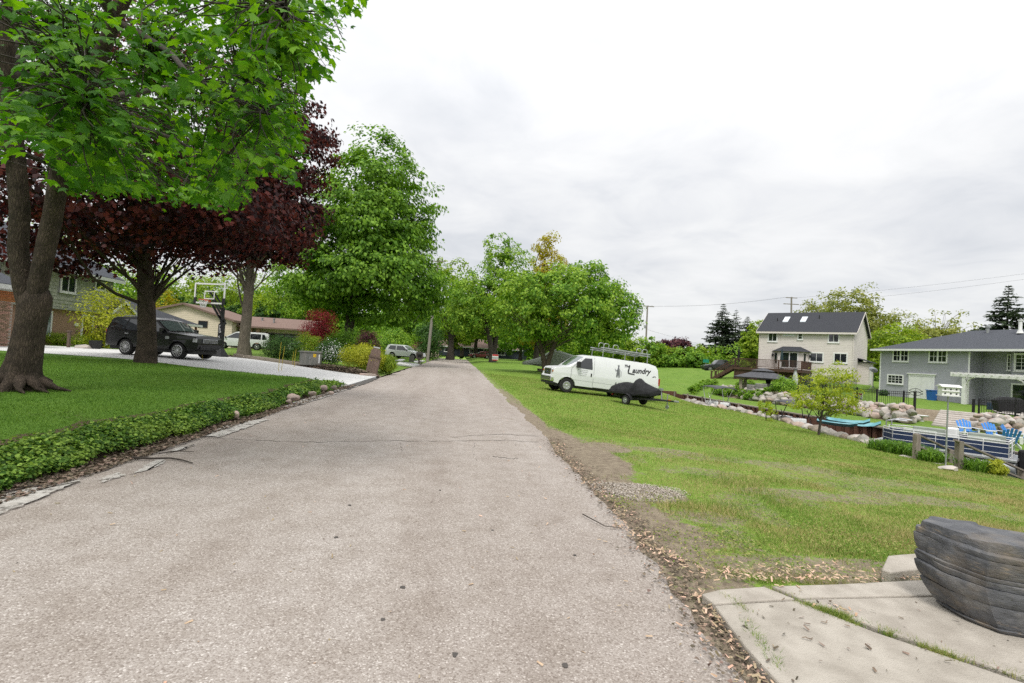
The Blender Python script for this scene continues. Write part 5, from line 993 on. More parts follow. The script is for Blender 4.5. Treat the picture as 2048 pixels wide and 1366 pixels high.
b = B(); b.prism([(0, 0), (.5, 0), (.5, .5), (.25, .75), (0, .5)], 0, .05); o = b.build('yard_plaque', 'box_grey'); o.location = gpx(818, 721, 52.5); tag(o, 'small grey oval plaque left of the far mailbox', 'plaque')
# more pale drives
for i, (pts, l_) in enumerate((([(792, 727), (830, 732), (842, 728), (800, 723)], 0), ([(790, 721), (836, 724), (850, 721), (800, 718)], 0))):
    P = [onz(x, y, .42) for x, y in pts]
    for _ in range(6): P = [onz(x, y, zT(min(p.x, -4.3), p.y)+.03) for (x, y), p in zip(pts, P)]
    b = B(); b.add([tuple(p) for p in P]+[(p.x, p.y, p.z-.12) for p in P], [(0, 1, 2, 3), (4, 5, 1, 0), (5, 6, 2, 1), (6, 7, 3, 2), (7, 4, 0, 3)]); tag(b.build('far_driveway', 'concrete_new'), kind='structure')
# utility poles
t = thing('utility_pole', 'tall leaning wooden utility pole left of the road', 'utility pole', gpx(855, 716, 68)); tp = at(877, 516, 69)-t.location; b = B(); b.tube([(0, 0, -.3), tuple(tp*.5), tuple(tp)], [.21, .18, .13], 10); b.build('pole', 'pole_wood', t, smooth=60); b = B(); b.bar(tp-Vector((1.0, 0, .5)), tp+Vector((1.0, 0, -.4)), .1, .12); b.build('crossarm', 'pole_wood', t)
P2 = gz(1290, 730, 98); t = thing('utility_pole', 'wooden utility pole with a crossarm on the skyline behind the van', 'utility pole', P2); tp = at(1295, 612, 98)-P2; b = B(); b.tube([(0, 0, -.3), tuple(tp)], [.2, .14], 8); b.build('pole', 'pole_wood', t, smooth=60); b = B(); b.bar(tp+Vector((-.9, 0, -.05)), tp+Vector((1.3, 0, -.05)), .14, .16); b.build('crossarm', 'pole_wood', t)
b = B(); b.lathe([(.2, 0), (.22, .1), (.22, .55), (.16, .62)], 10, (-.35, 0, tp.z-4.3)); b.build('transformer', 'galvanised', t)
for k in range(3): b = B(); b.lathe([(.05, 0), (.07, .06), (.04, .16)], 6, (tp.x-.7+k*.8, tp.y, tp.z+.03)); b.build('insulator', 'galvanised', t)
P3 = gz(1581, 745, 96); t = thing('utility_pole', 'utility pole with two crossarms above the beige house roof', 'utility pole', P3); tp = at(1583, 594, 96)-P3; b = B(); b.tube([(0, 0, -.3), tuple(tp)], [.2, .14], 8); b.build('pole', 'pole_wood', t, smooth=60)
for dz, w_ in ((-.15, 1.0), (-1.35, 1.35)): b = B(); b.bar(tp+Vector((-w_, .2*w_, dz)), tp+Vector((w_, -.2*w_, dz)), .13, .14); b.build('crossarm', 'pole_wood', t)
A2, A3 = P2+(at(1295, 612, 98)-P2), P3+tp
def wire(a, c, sag, label, r=.013):
    a = Vector(a); c = Vector(c); b = B(); b.tube([a.lerp(c, i/12)-Vector((0, 0, sag*math.sin(i/12*PI))) for i in range(13)], r, 4); tag(b.build('power_line', 'black_metal', fix=False), label, 'power line', 'overhead wires')
wire(A2+Vector((1, 0, 0)), A3+Vector((-1, .2, -.1)), .5, 'upper overhead wire between the skyline poles', .018)
wire(A2+Vector((.1, 0, -4.5)), at(1486, 706, 100), .3, 'lowest overhead wire running to the spruces'); wire(at(1230, 676, 100), at(1440, 690, 106), .3, 'thin low overhead wire above the skyline bushes')
wire(A3+Vector((1, -.2, -.1)), at(2100, 541, 80), .3, 'upper of two wires sloping up to the right edge', .012); wire(A3+Vector((1.3, -.2, -1.3)), at(2100, 552, 80), .3, 'lower of two wires sloping up to the right edge', .012)
# ================================================================ vehicles: x forward from the rear axle, y left, z up from the ground
def fill(poly, zs, xs):
    bm = bmesh.new(); bm.faces.new([bm.verts.new((x, 0, z)) for x, z in poly])
    for co, no in [((0, 0, z), (0, 0, 1)) for z in zs]+[((x, 0, 0), (1, 0, 0)) for x in xs]:
        bmesh.ops.bisect_plane(bm, geom=bm.verts[:]+bm.edges[:]+bm.faces[:], plane_co=co, plane_no=no)
    bmesh.ops.triangulate(bm, faces=[f for f in bm.faces if len(f.verts) > 4]); bm.verts.index_update()
    V = [(v.co.x, v.co.z) for v in bm.verts]; Fc = [[v.index for v in f.verts] for f in bm.faces]; E_ = [tuple(v.index for v in e.verts) for e in bm.edges if len(e.link_faces) == 1]; bm.free(); return V, Fc, E_
def shell(b, poly, wf, zs, xs, crown=.03, cr_z=99):
    V, Fc, E_ = fill(poly, zs, xs); n = len(V); ts = (-1, -.8, -.4, 0, .4, .8, 1); vs = []
    for t in ts:
        for x, z in V: w_ = wf(x, z); vs.append((x, w_*t, z+(crown*(1-t*t) if z > cr_z else 0)))
    m = len(ts)-1; b.add(vs, [f for f in Fc]+[[i+m*n for i in reversed(f)] for f in Fc]+[(k*n+p, k*n+q, (k+1)*n+q, (k+1)*n+p) for k in range(m) for p, q in E_]); return b
def panel(b, poly, wf, off, zs=(), xs=(), side=1, back=None):
    V, Fc, E_ = fill(poly, zs, xs); n = len(V); b.add([(x, side*(wf(x, z)+off), z) for x, z in V]+[(x, side*(wf(x, z)+(off-.02)), z) for x, z in V], Fc+[[i+n for i in f] for f in Fc]+[(p, q, q+n, p+n) for p, q in E_]); return b
def across(b, p, q, wf, k0, k1, off=.007, th=.02, n=8, bow=.0):
    """glass or grille spanning the width along profile segment p..q"""
    p = Vector((p[0], p[1])); q = Vector((q[0], q[1])); d = (q-p).normalized(); nr = Vector((d.y, -d.x))
    vs = []; m = 4
    for i in range(m+1):
        c = p.lerp(q, i/m); hw = wf(c.x, c.y)*(k0+(k1-k0)*i/m)
        for o in (off, off-th):
            for j in range(n+1): t = -1+2*j/n; e = c+nr*(o+bow*(1-t*t)); vs.append((e.x, hw*t, e.y))
    r = 2*(n+1); fs = []
    for i in range(m):
        for j in range(n): a = i*r+j; fs.append((a, a+1, a+r+1, a+r)); a += n+1; fs.append((a, a+1, a+r+1, a+r))
        for j in (0, n): a = i*r+j; fs.append((a, a+n+1, a+r+n+1, a+r))
    for i in (0, m):
        for j in range(n): a = i*r+j; fs.append((a, a+1, a+n+2, a+n+1))
    return b.add(vs, fs)
def arch(cx, r, z0, n=9):                # points over a wheel arch from front to rear along the sill
    a0 = math.asin(min(.95, max(-.9, (z0-.36)/r))); return [(cx+r*math.cos(a), .36+r*math.sin(a)) for a in np.linspace(a0, PI-a0, n)]
def wheel(t, x, y, r, w_, rim='alloy', spokes=6, ro=.64, cap=False):
    sg = 1 if y > 0 else -1; e = bpy.data.objects.new('wheel', None)
    b = B(); M = Matrix.Rotation(-sg*PI/2, 4, 'X'); o = (x, y, r)
    b.lathe([(r*ro, -w_/2), (r*.9, -w_/2), (r*.985, -w_/2+.03), (r, -w_/4), (r, w_/4), (r*.985, w_/2-.03), (r*.9, w_/2), (r*ro, w_/2-.005), (r*ro*.97, 0)], 28, o, M); ty = b.build('wheel', 'rubber', t, smooth=35)
    b = B(); b.lathe([(r*ro, w_/2-.012), (r*ro*.93, w_/2-.004), (r*ro*.88, w_/2-.05), (r*.2, w_/2-.085), (.001, w_/2-.085)], 28, o, M); rm = b.build('rim_barrel', 'black_metal' if not cap else rim, ty, smooth=40)
    b = B()
    for k in range(spokes):
        a = 2*PI*k/spokes
        for da in ((-.12, .12) if not cap else (0,)):
            Q = M @ Matrix.Rotation(a, 4, 'Z'); P = [Q @ Vector((r*.1*math.cos(da*4), r*.1*math.sin(da*4), w_/2-.03)), Q @ Vector((r*ro*.9*math.cos(da*1.5), r*ro*.9*math.sin(da*1.5), w_/2-.012))]; b.bar(P[0]+Vector(o), P[1]+Vector(o), r*(.075 if not cap else .16), .03, (M @ Vector((0, 0, 1))))
    b.lathe([(r*.17, w_/2-.07), (r*.17, w_/2-.01), (r*.1, w_/2+.008)], 14, o, M); b.lathe([(r*ro*1.0, w_/2-.03), (r*ro*1.0, w_/2), (r*ro*.92, w_/2+.004), (r*ro*.89, w_/2-.03)], 28, o, M); b.build('rim', rim, ty, smooth=40)
def place(pf, pr, wb, track, near):      # near +1: left wheels nearest the camera; pf, pr ground points of near wheels
    f = (Vector(pf)-Vector(pr)).normalized(); l = Vector((0, 0, 1)).cross(f).normalized(); u = f.cross(l); o = Vector(pr)-l*near*track/2
    M = Matrix((f, l, u)).transposed().to_4x4(); M.translation = o; return M
def seamline(t, pts, wf, side, wd=.012, m='seam', name='seam'):
    b = B()
    for (x0, z0), (x1, z1) in zip(pts[:-1], pts[1:]):
        d = Vector((x1-x0, z1-z0)); d.normalize(); nx, nz = -d.y*wd/2, d.x*wd/2; k = 5; vs = []
        for i in range(k+1): q = i/k; x, z = x0+(x1-x0)*q, z0+(z1-z0)*q; vs += [(x+nx, side*(wf(x+nx, z+nz)+.0035), z+nz), (x-nx, side*(wf(x-nx, z-nz)+.0035), z-nz)]
        b.add(vs, [(2*i, 2*i+1, 2*i+3, 2*i+2) for i in range(k)])
    return b.build(name, m, t, fix=False)
def under(t, x0, x1, hw, z0, z1): b = B(); b.box(x0, x1, -hw, hw, z0, z1); return b.build('chassis', 'black_plastic', t)
def mirror(t, x, y, z, m='black_plastic', s=1): b = B(); sg = 1 if y > 0 else -1; b.bar((x, y-sg*.1, z-.05), (x, y+sg*.06, z), .05, .06); b.box(x-.06*s, x+.09*s, y+sg*.02, y+sg*.22*s, z-.02, z+.24*s) if sg > 0 else b.box(x-.06*s, x+.09*s, y-.22*s, y-.02, z-.02, z+.24*s); return b.build('mirror', m, t, bevel=.03)

# ---- white panel van
def van():
    pf = gz(1130, 784, 26.8); pr = at(1258, 800, 27.7); pr = pf+(pr-pf).normalized()*3.5; pr.z = zT(pr.x, pr.y)-.06; M = place(pf, pr, 3.5, 1.74, 1); t = thing('van', 'white panel van with black script lettering on its side parked on the right lawn', 'van', M=M)
    z0 = .42; prof = [(4.36, .62), (4.36, .78), (4.30, .86), (4.27, 1.14), (4.18, 1.24), (3.45, 1.36), (2.66, 2.0), (2.45, 2.06), (1.5, 2.11), (-1.2, 2.10), (-1.55, 2.03), (-1.68, 1.85), (-1.80, 1.0), (-1.82, .55), (-1.8, z0)]+[(x, z) for x, z in reversed(arch(0, .47, z0))]+[(x, z) for x, z in reversed(arch(3.5, .47, z0))]+[(4.2, z0+.05)]
    def wf(x, z): return .995-.035*max(0, z-1.15)-.16*max(0, z-1.15)**2-.10*max(0, (.75-z))**1-.16*max(0, (x-3.3)/1.05)**2-.03*max(0, (-x-1.3)/.5)**2+.012*math.exp(-((z-1.0)/.12)**2)
    b = B(); shell(b, prof, wf, (.6, .75, .88, .95, 1.0, 1.05, 1.12, 1.3, 1.5, 1.7, 1.85, 1.97, 2.05), (-1.6, -1.2, -.6, .6, 1.2, 1.8, 2.4, 2.9, 3.2, 3.9, 4.1), .05, 1.2); b.build('body', 'car_white', t, smooth=32, bevel=.018)
    under(t, -1.7, 4.1, .8, .28, .6)
    for s in (1, -1):
        b = B(); panel(b, [(3.02, 1.36), (3.12, 1.42), (2.62, 1.92), (2.22, 1.95), (2.17, 1.36)], wf, .006, (1.5, 1.7, 1.85), (2.4, 2.7), s); b.build('side_window', 'glass_car', t)
        seamline(t, [(3.36, .62), (3.34, 1.30), (2.72, 1.99)], wf, s); seamline(t, [(2.08, .46), (2.08, 2.02)], wf, s); seamline(t, [(2.08, .72), (-1.7, .70)], wf, s, .014, 'ink_pale'); seamline(t, [(3.3, .72), (2.1, .72)], wf, s, .014, 'ink_pale'); seamline(t, [(2.05, .44), (.5, .44)], wf, s, .03)
        b = B(); b.box(2.18, 2.25, s*(wf(2.2, 1.1)+.004)-.015, s*(wf(2.2, 1.1)+.004)+.015, .98, 1.16); b.build('door_handle', 'black_plastic', t, bevel=.01); mirror(t, 3.02, s*.99, 1.42, s=1.15)
        b = B(); b.box(4.12, 4.29, s*.70-.14, s*.70+.15, .88, 1.13); h = b.build('headlight', 'lamp_clear', t, bevel=.03); b = B(); b.box(4.13, 4.296, s*.76-.07, s*.76+.092, .99, 1.08); b.build('indicator', 'lamp_amber', h, bevel=.01)
        b = B(); b.box(-1.845, -1.74, s*.93-.05, s*.93+.05, .98, 1.38); b.build('tail_light', 'lamp_red', t, bevel=.015)
        wheel(t, 3.5, s*.86, .375, .25, 'alloy', 7, .56, True); wheel(t, 0, s*.86, .375, .25, 'alloy', 7, .56, True)
    b = B(); across(b, (3.40, 1.385), (2.70, 1.975), wf, .90, .86, .012, .02, 10, .04); b.build('windscreen', 'glass_shield', t, smooth=40)
    b = B(); b.box(4.16, 4.40, -.86, .86, .50, .74); b.build('front_bumper', 'chrome', t, bevel=.04); b = B(); b.box(4.12, 4.36, -.84, .84, .36, .495); b.build('air_dam', 'black_plastic', t, bevel=.03); b = B(); b.box(-1.96, -1.8, -.9, .9, .45, .63); b.build('rear_bumper', 'chrome', t, bevel=.03)
    b = B(); b.box(4.20, 4.315, -.54, .54, .80, 1.16); g = b.build('grille', 'chrome', t, bevel=.025)
    for z in (.85, .96, 1.07): b = B(); b.box(4.30, 4.322, -.48, .48, z-.035, z+.035); b.build('grille_slot', 'black_plastic', g)
    b = B(); b.lathe([(.09, 0), (.09, .012), (.07, .02)], 16, (4.33, 0, .96), Matrix.Rotation(PI/2, 4, 'Y') @ Matrix.Diagonal((.55, 1.2, 1, 1))); b.build('badge', 'boat_navy', g)
    # roof rack
    rk = B(); 
    for y in (-.72, .72): rk.tube([(-1.2, y, 2.62), (1.75, y, 2.62)], .03, 6); rk.tube([(-1.2, y, 2.50), (1.75, y, 2.50)], .022, 6)
    for x in (-1.05, -.6, .1, .8, 1.5): rk.box(x-.05, x+.05, -.72, .72, 2.50, 2.56)
    for x in (-1.05, .3, 1.6):
        for y in (-.78, .78): rk.tube([(x, y*.98, 2.0), (x, y*.92, 2.62)], .022, 6)
    rk.build('roof_rack', 'galvanised', t, smooth=50); b = B(); b.box(-1.15, 1.7, -.6, .6, 2.565, 2.60); b.build('ladder_deck', 'galvanised', t)
    for x in (-1.0, -.65, .75, 1.3, 1.6): b = B(); b.tube([(x, .70, 2.62), (x, .70, 2.80), (x+.06, .70, 2.86), (x+.22, .70, 2.86), (x+.28, .70, 2.80), (x+.28, .70, 2.62)], .018, 6); b.build('rack_hoop', 'alloy', t, smooth=50)
    # lettering on the left flank: frame with x to the rear, laid on the body
    def flank(x, z): return Matrix.Translation((x, wf(x, z)+.004, z)) @ Matrix.Rotation(PI, 4, 'Z') @ Matrix.Rotation(math.radians(90-7), 4, 'X')
    text('lettering', 'The', .20, 'ink', t, flank(.36, 1.74) @ Matrix.Rotation(math.radians(6), 4, 'Z'), .35, .006)
    text('lettering', 'aundry', .42, 'ink', t, flank(-.12, 1.50) @ Matrix.Rotation(math.radians(3), 4, 'Z') @ Matrix.Diagonal((.92, 1, 1, 1)), .35, .012)
    def brush(P, w_, name='lettering'):
        b = B(); vs = []
        for i, (x, z) in enumerate(P):
            a = P[max(i-1, 0)]; c = P[min(i+1, len(P)-1)]; d = Vector((c[0]-a[0], c[1]-a[1])).normalized(); q = w_*(.6+.4*math.sin(PI*(i+.5)/len(P)))/2
            for sg in (1, -1): xx, zz = x-d.y*q*sg, z+d.x*q*sg; vs.append((xx, wf(xx, zz)+.006, zz))
        b.add(vs, [(2*i, 2*i+1, 2*i+3, 2*i+2) for i in range(len(P)-1)]); b.build(name, 'ink', t, fix=False)
    brush([(.02, 1.90), (.04, 1.82), (.08, 1.66), (.11, 1.52), (.10, 1.46), (.02, 1.44), (-.10, 1.43), (-.28, 1.42)], .085)       # the tall L with its foot
    brush([(-1.36, 1.40), (-1.42, 1.44), (-1.5, 1.46), (-1.56, 1.43)], .04)                                                     # tail of the y
    # tall thin figure
    def poly(P, m): b = B(); panel(b, P, wf, .004, (1.2, 1.5), (), 1); b.build('logo_figure', m, t)
    fx = .68
    poly([(fx-.05, 1.72), (fx-.05, 1.84), (fx-.02, 1.80), (fx+.02, 1.80), (fx+.05, 1.84), (fx+.05, 1.72), (fx+.02, 1.68), (fx-.02, 1.68)], 'ink_grey'); poly([(fx-.10, 1.25), (fx+.12, 1.25), (fx+.08, 1.55), (fx+.03, 1.69), (fx-.03, 1.69), (fx-.07, 1.55)], 'ink_grey')
    poly([(fx+.11, 1.245), (fx+.02, 1.245), (fx+.05, .80), (fx+.12, .80)], 'ink_grey'); poly([(fx-.09, 1.245), (fx-.01, 1.245), (fx-.06, .80), (fx-.12, .80)], 'ink_grey'); poly([(fx+.04, .77), (fx+.19, .77), (fx+.12, .80), (fx+.05, .80)], 'ink'); poly([(fx-.12, .77), (fx+.0, .77), (fx-.06, .80), (fx-.12, .80)], 'ink')
    poly([(fx-.08, 1.6), (fx-.14, 1.45), (fx-.15, 1.2), (fx-.18, 1.2), (fx-.17, 1.46)], 'ink_grey'); poly([(fx+.07, 1.58), (fx+.14, 1.50), (fx+.20, 1.60), (fx+.22, 1.57), (fx+.15, 1.44), (fx+.08, 1.5)], 'ink_grey')
    for z, a, c in ((1.26, 2.42, 3.0), (1.17, 2.45, 2.85), (1.08, 2.48, 2.95), (.99, 2.5, 2.95)):   # small grey print on the door
        x = a; b = B()
        while x < c: l_ = random.uniform(.02, .07); b.box(x, x+l_, wf(x, z)+.002, wf(x, z)+.005, z, z+.035); x += l_+random.choice((.012, .03))
        b.build('door_print', 'ink_pale', t)
van()
# ---- black SUV
def suv():
    pf = at(357, 715, 23.4); pf.z = float(zD(pf.x))+.04; pr = at(240, 709, 23.9); pr.z = float(zD(pr.x))+.04; f = (pf-pr); pr2 = pf-f.normalized()*2.745; M = place(pf, pr2, 2.745, 1.62, -1)
    t = thing('suv', 'black boxy SUV parked on the white drive, nose to the road', 'car', M=M); z0 = .40
    prof = [(3.60, .50), (3.64, .72), (3.60, .98), (3.50, 1.07), (2.2, 1.20), (1.50, 1.68), (1.25, 1.755), (.3, 1.79), (-.65, 1.745), (-.85, 1.68), (-1.10, 1.20), (-1.16, .98), (-1.19, .70), (-1.16, .45), (-.9, z0)]+list(reversed(arch(0, .445, z0)))+list(reversed(arch(2.745, .445, z0)))+[(3.4, z0+.02)]
    def wf(x, z): return .955-.20*max(0, z-1.12)-.12*max(0, .62-z)-.22*max(0, (x-2.7)/.95)**2.2-.10*max(0, (-x-.55)/.6)**2+.012*math.exp(-((z-.92)/.1)**2)
    b = B(); shell(b, prof, wf, (.55, .7, .8, .88, .96, 1.04, 1.12, 1.3, 1.5, 1.66), (-.9, -.5, .5, 1, 1.6, 2.2, 3.2, 3.4), .04, 1.0); b.build('body', 'car_black', t, smooth=32, bevel=.022); under(t, -1, 3.4, .75, .25, .55)
    for s in (1, -1):
        for nm, P in (('front_window', [(2.02, 1.20), (1.52, 1.62), (.98, 1.66), (.95, 1.16)]), ('rear_window', [(.86, 1.16), (.88, 1.66), (.1, 1.675), (-.02, 1.18)]), ('quarter_window', [(-.10, 1.18), (.02, 1.672), (-.62, 1.63), (-.92, 1.24)])): b = B(); panel(b, P, wf, .006, (1.3, 1.5), (), s); b.build(nm, 'glass_car', t)
        for P in ([(2.05, .5), (2.08, 1.18)], [(.91, .45), (.91, 1.14)], [(-.05, .95), (-.06, 1.16)], [(2.0, .62), (.5, .62)]): seamline(t, P, wf, s, .012)
        for x in (1.08, .08): b = B(); y = s*(wf(x, 1.0)+.012); b.box(x-.1, x+.1, y-.015, y+.015, .98, 1.02); b.build('door_handle', 'galvanised', t, bevel=.006)
        b = B(); y = s*(wf(2.22, .95)+.003); b.box(2.12, 2.32, y-.01, y+.01, .88, 1.0); b.build('side_vent', 'galvanised', t); mirror(t, 1.95, s*.93, 1.17, 'car_black', .85)
        b = B(); b.box(3.32, 3.60, s*.66-.18, s*.66+.13, .80, .98); hl = b.build('headlight', 'lamp_clear', t, bevel=.03); b = B(); b.box(3.25, 3.42, s*.80-.04, s*.80+.065, .82, .96); b.build('indicator', 'lamp_red', hl, bevel=.01)
        b = B(); b.box(-1.185, -1.02, s*.80-.05, s*.80+.09, .85, 1.15); b.build('tail_light', 'lamp_red', t, bevel=.02)
        wheel(t, 2.745, s*.80, .375, .26, 'alloy', 7, .70); wheel(t, 0, s*.80, .375, .26, 'alloy', 7, .70)
    b = B(); across(b, (2.13, 1.235), (1.54, 1.66), wf, .90, .88, .012, .02, 10, .05); b.build('windscreen', 'glass_shield', t, smooth=40); b = B(); across(b, (-.89, 1.64), (-1.09, 1.22), wf, .86, .90, .012, .02, 8, .02); b.build('rear_screen', 'glass_car', t)
    b = B(); b.box(3.5, 3.655, -.46, .46, .78, .97); g = b.build('grille', 'galvanised', t, bevel=.02)
    for z in (.81, .86, .91): b = B(); b.box(3.64, 3.662, -.43, .43, z, z+.022); b.build('grille_slot', 'black_plastic', g)
    b = B(); b.box(3.5, 3.66, -.6, .6, .46, .62); b.build('bumper_intake', 'black_plastic', t, bevel=.03)
    for y in (-.62, .62): b = B(); b.tube([(1.1, y, 1.755), (1.0, y, 1.83), (-.4, y, 1.83), (-.5, y, 1.765)], .02, 6); b.build('roof_rail', 'galvanised', t, smooth=50)
suv()
# ---- generic car for the ones half hidden or far away
def car(name, label, M, paint, wb, fo, ro, H_, W_, kind='hatch', group=None):
    t = thing(name, label, 'car' if kind != 'pickup' else 'pickup truck', M=M, group=group); z0 = .36; hw = W_/2; bl = H_*.6; r = .34 if kind != 'pickup' else .41
    ar = r+.07; z0 = .34 if kind != 'pickup' else .48
    tail = {'hatch': [(-.45, H_), (-ro+.25, H_*.92), (-ro+.06, bl+.08), (-ro, bl*.9)], 'van': [(-.6, H_), (-ro+.12, H_*.96), (-ro+.03, bl), (-ro, bl*.6)], 'sedan': [(.35, H_), (-.35, bl+.10), (-ro+.1, bl+.04), (-ro, bl*.9)], 'pickup': [(.75, H_), (.62, bl+.02), (-ro+.02, bl), (-ro, bl*.95)]}[kind]
    ws = {'hatch': (wb-.65, wb-1.35), 'van': (wb-.1, wb-1.05), 'sedan': (wb-.75, wb-1.5), 'pickup': (wb-.75, wb-1.35)}[kind]
    prof = [(wb+fo, .45), (wb+fo, bl*.62), (wb+fo-.12, bl*.86), (ws[0], bl+.06), (ws[1], H_*.965), (ws[1]-.3, H_)]+tail+[(-ro+.02, z0+.05)]+list(reversed([(x, z) for x, z in arch(0, ar, z0)]))+list(reversed(arch(wb, ar, z0)))+[(wb+fo-.2, z0)]
    def wf(x, z): return hw-.22*max(0, z-bl)-.1*max(0, .6-z)-.2*max(0, (x-wb)/fo)**2-.1*max(0, -x/ro)**3
    b = B(); shell(b, prof, wf, (.5, .65, .8, bl, bl+.15, H_*.85), (-.5, .6, 1.2, 1.8, wb-.6, wb+.5), .04, bl*.8); b.build('body', paint, t, smooth=32, bevel=.02); under(t, -ro+.2, wb+fo-.2, hw*.75, .22, .5)
    zr_ = H_*.93; xe = {'hatch': -.62, 'van': -.8, 'sedan': -.1, 'pickup': .74}[kind]
    xm = (ws[1]+xe)/2+.1
    for s in (1, -1):
        parts_ = [('front_window', [(ws[0]-.12, bl+.06), (ws[1]-.05, zr_), (xm+.06, zr_), (xm+.06, bl+.04)]), ('rear_window', [(xm-.06, bl+.04), (xm-.06, zr_), (xe+.25, zr_-.01), (xe, bl+.08)])]
        if kind == 'van': parts_[1] = ('rear_window', [(xm-.06, bl+.04), (xm-.06, zr_), (xm-1.0, zr_), (xm-1.0, bl+.04)]); parts_.append(('quarter_window', [(xm-1.1, bl+.04), (xm-1.1, zr_), (xe+.15, zr_-.03), (xe-.05, bl+.06)]))
        for nm, P in parts_: b = B(); panel(b, P, wf, .006, (bl+.3,), (), s); b.build(nm, 'glass_car', t)
        for x in (xm, ws[0]+.05): seamline(t, [(x, .45), (x, bl+.02)], wf, s, .014)
        b = B(); b.box(xm+.08, xm+.28, s*(hw+.008)-.012, s*(hw+.008)+.012, bl-.08, bl-.04); b.build('door_handle', paint, t); mirror(t, ws[0]-.15, s*hw*.96, bl+.03, 'black_plastic', .7)
        b = B(); b.box(wb+fo-.3, wb+fo-.05, s*(hw-.32)-.14, s*(hw-.32)+.1, bl*.66, bl*.8); b.build('headlight', 'lamp_clear', t, bevel=.02); b = B(); b.box(-ro-.01, -ro+.16, s*(hw-.17)-.06, s*(hw-.17)+.06, bl*.72, bl*.92); b.build('tail_light', 'lamp_red', t, bevel=.02)
        wheel(t, wb, s*(hw-.14), r, .22, 'alloy', 5, .64); wheel(t, 0, s*(hw-.14), r, .22, 'alloy', 5, .64)
    b = B(); across(b, (ws[0]-.03, bl+.085), (ws[1]+.03, H_*.945), wf, .9, .86, .012, .02, 8, .04); b.build('windscreen', 'glass_shield' if kind != 'pickup' else 'glass_car', t, smooth=40)
    if kind == 'pickup':
        b = B(); b.box(-ro+.12, .5, -hw+.14, hw-.14, bl+.025, bl+.05); b.build('bed_cover', 'black_plastic', t)
    return t
def flat_place(px, py, d, ang, near, wb, track):   # ang: heading in degrees from +X; px, py the near front wheel
    p = gz(px, py, d); f = Vector((math.cos(math.radians(ang)), math.sin(math.radians(ang)), 0)); q = p-f*wb; q.z = zT(q.x, q.y); return place(p, q, wb, track, near)
car('minivan', 'white minivan parked in front of the ranch house behind the maple trunk', flat_place(444, 705, 50, 196, 1, 3.0, 1.6), 'car_white', 3.0, .95, 1.1, 1.74, 1.98, 'van')
car('sedan', 'white car mostly hidden by the shrubs behind the utility box', flat_place(655, 712, 46, -10, -1, 2.7, 1.5), 'car_white', 2.7, .9, 1.0, 1.45, 1.8, 'sedan')
car('crossover', 'white crossover parked across the far drive behind the grey mailbox', flat_place(826, 716, 60, -22, -1, 2.7, 1.56), 'car_white', 2.7, .9, 1.0, 1.62, 1.86, 'hatch')
car('sedan', 'dark red car at the end of the road in front of the navy house', flat_place(948, 718, 104, 190, 1, 2.7, 1.5), 'car_red', 2.7, .95, 1.1, 1.42, 1.82, 'hatch')
car('pickup', 'black pickup truck on the rise left of the beige house', flat_place(1420, 741, 85, 172, 1, 3.6, 1.7), 'car_dark', 3.6, 1.0, 1.25, 1.92, 2.02, 'pickup')
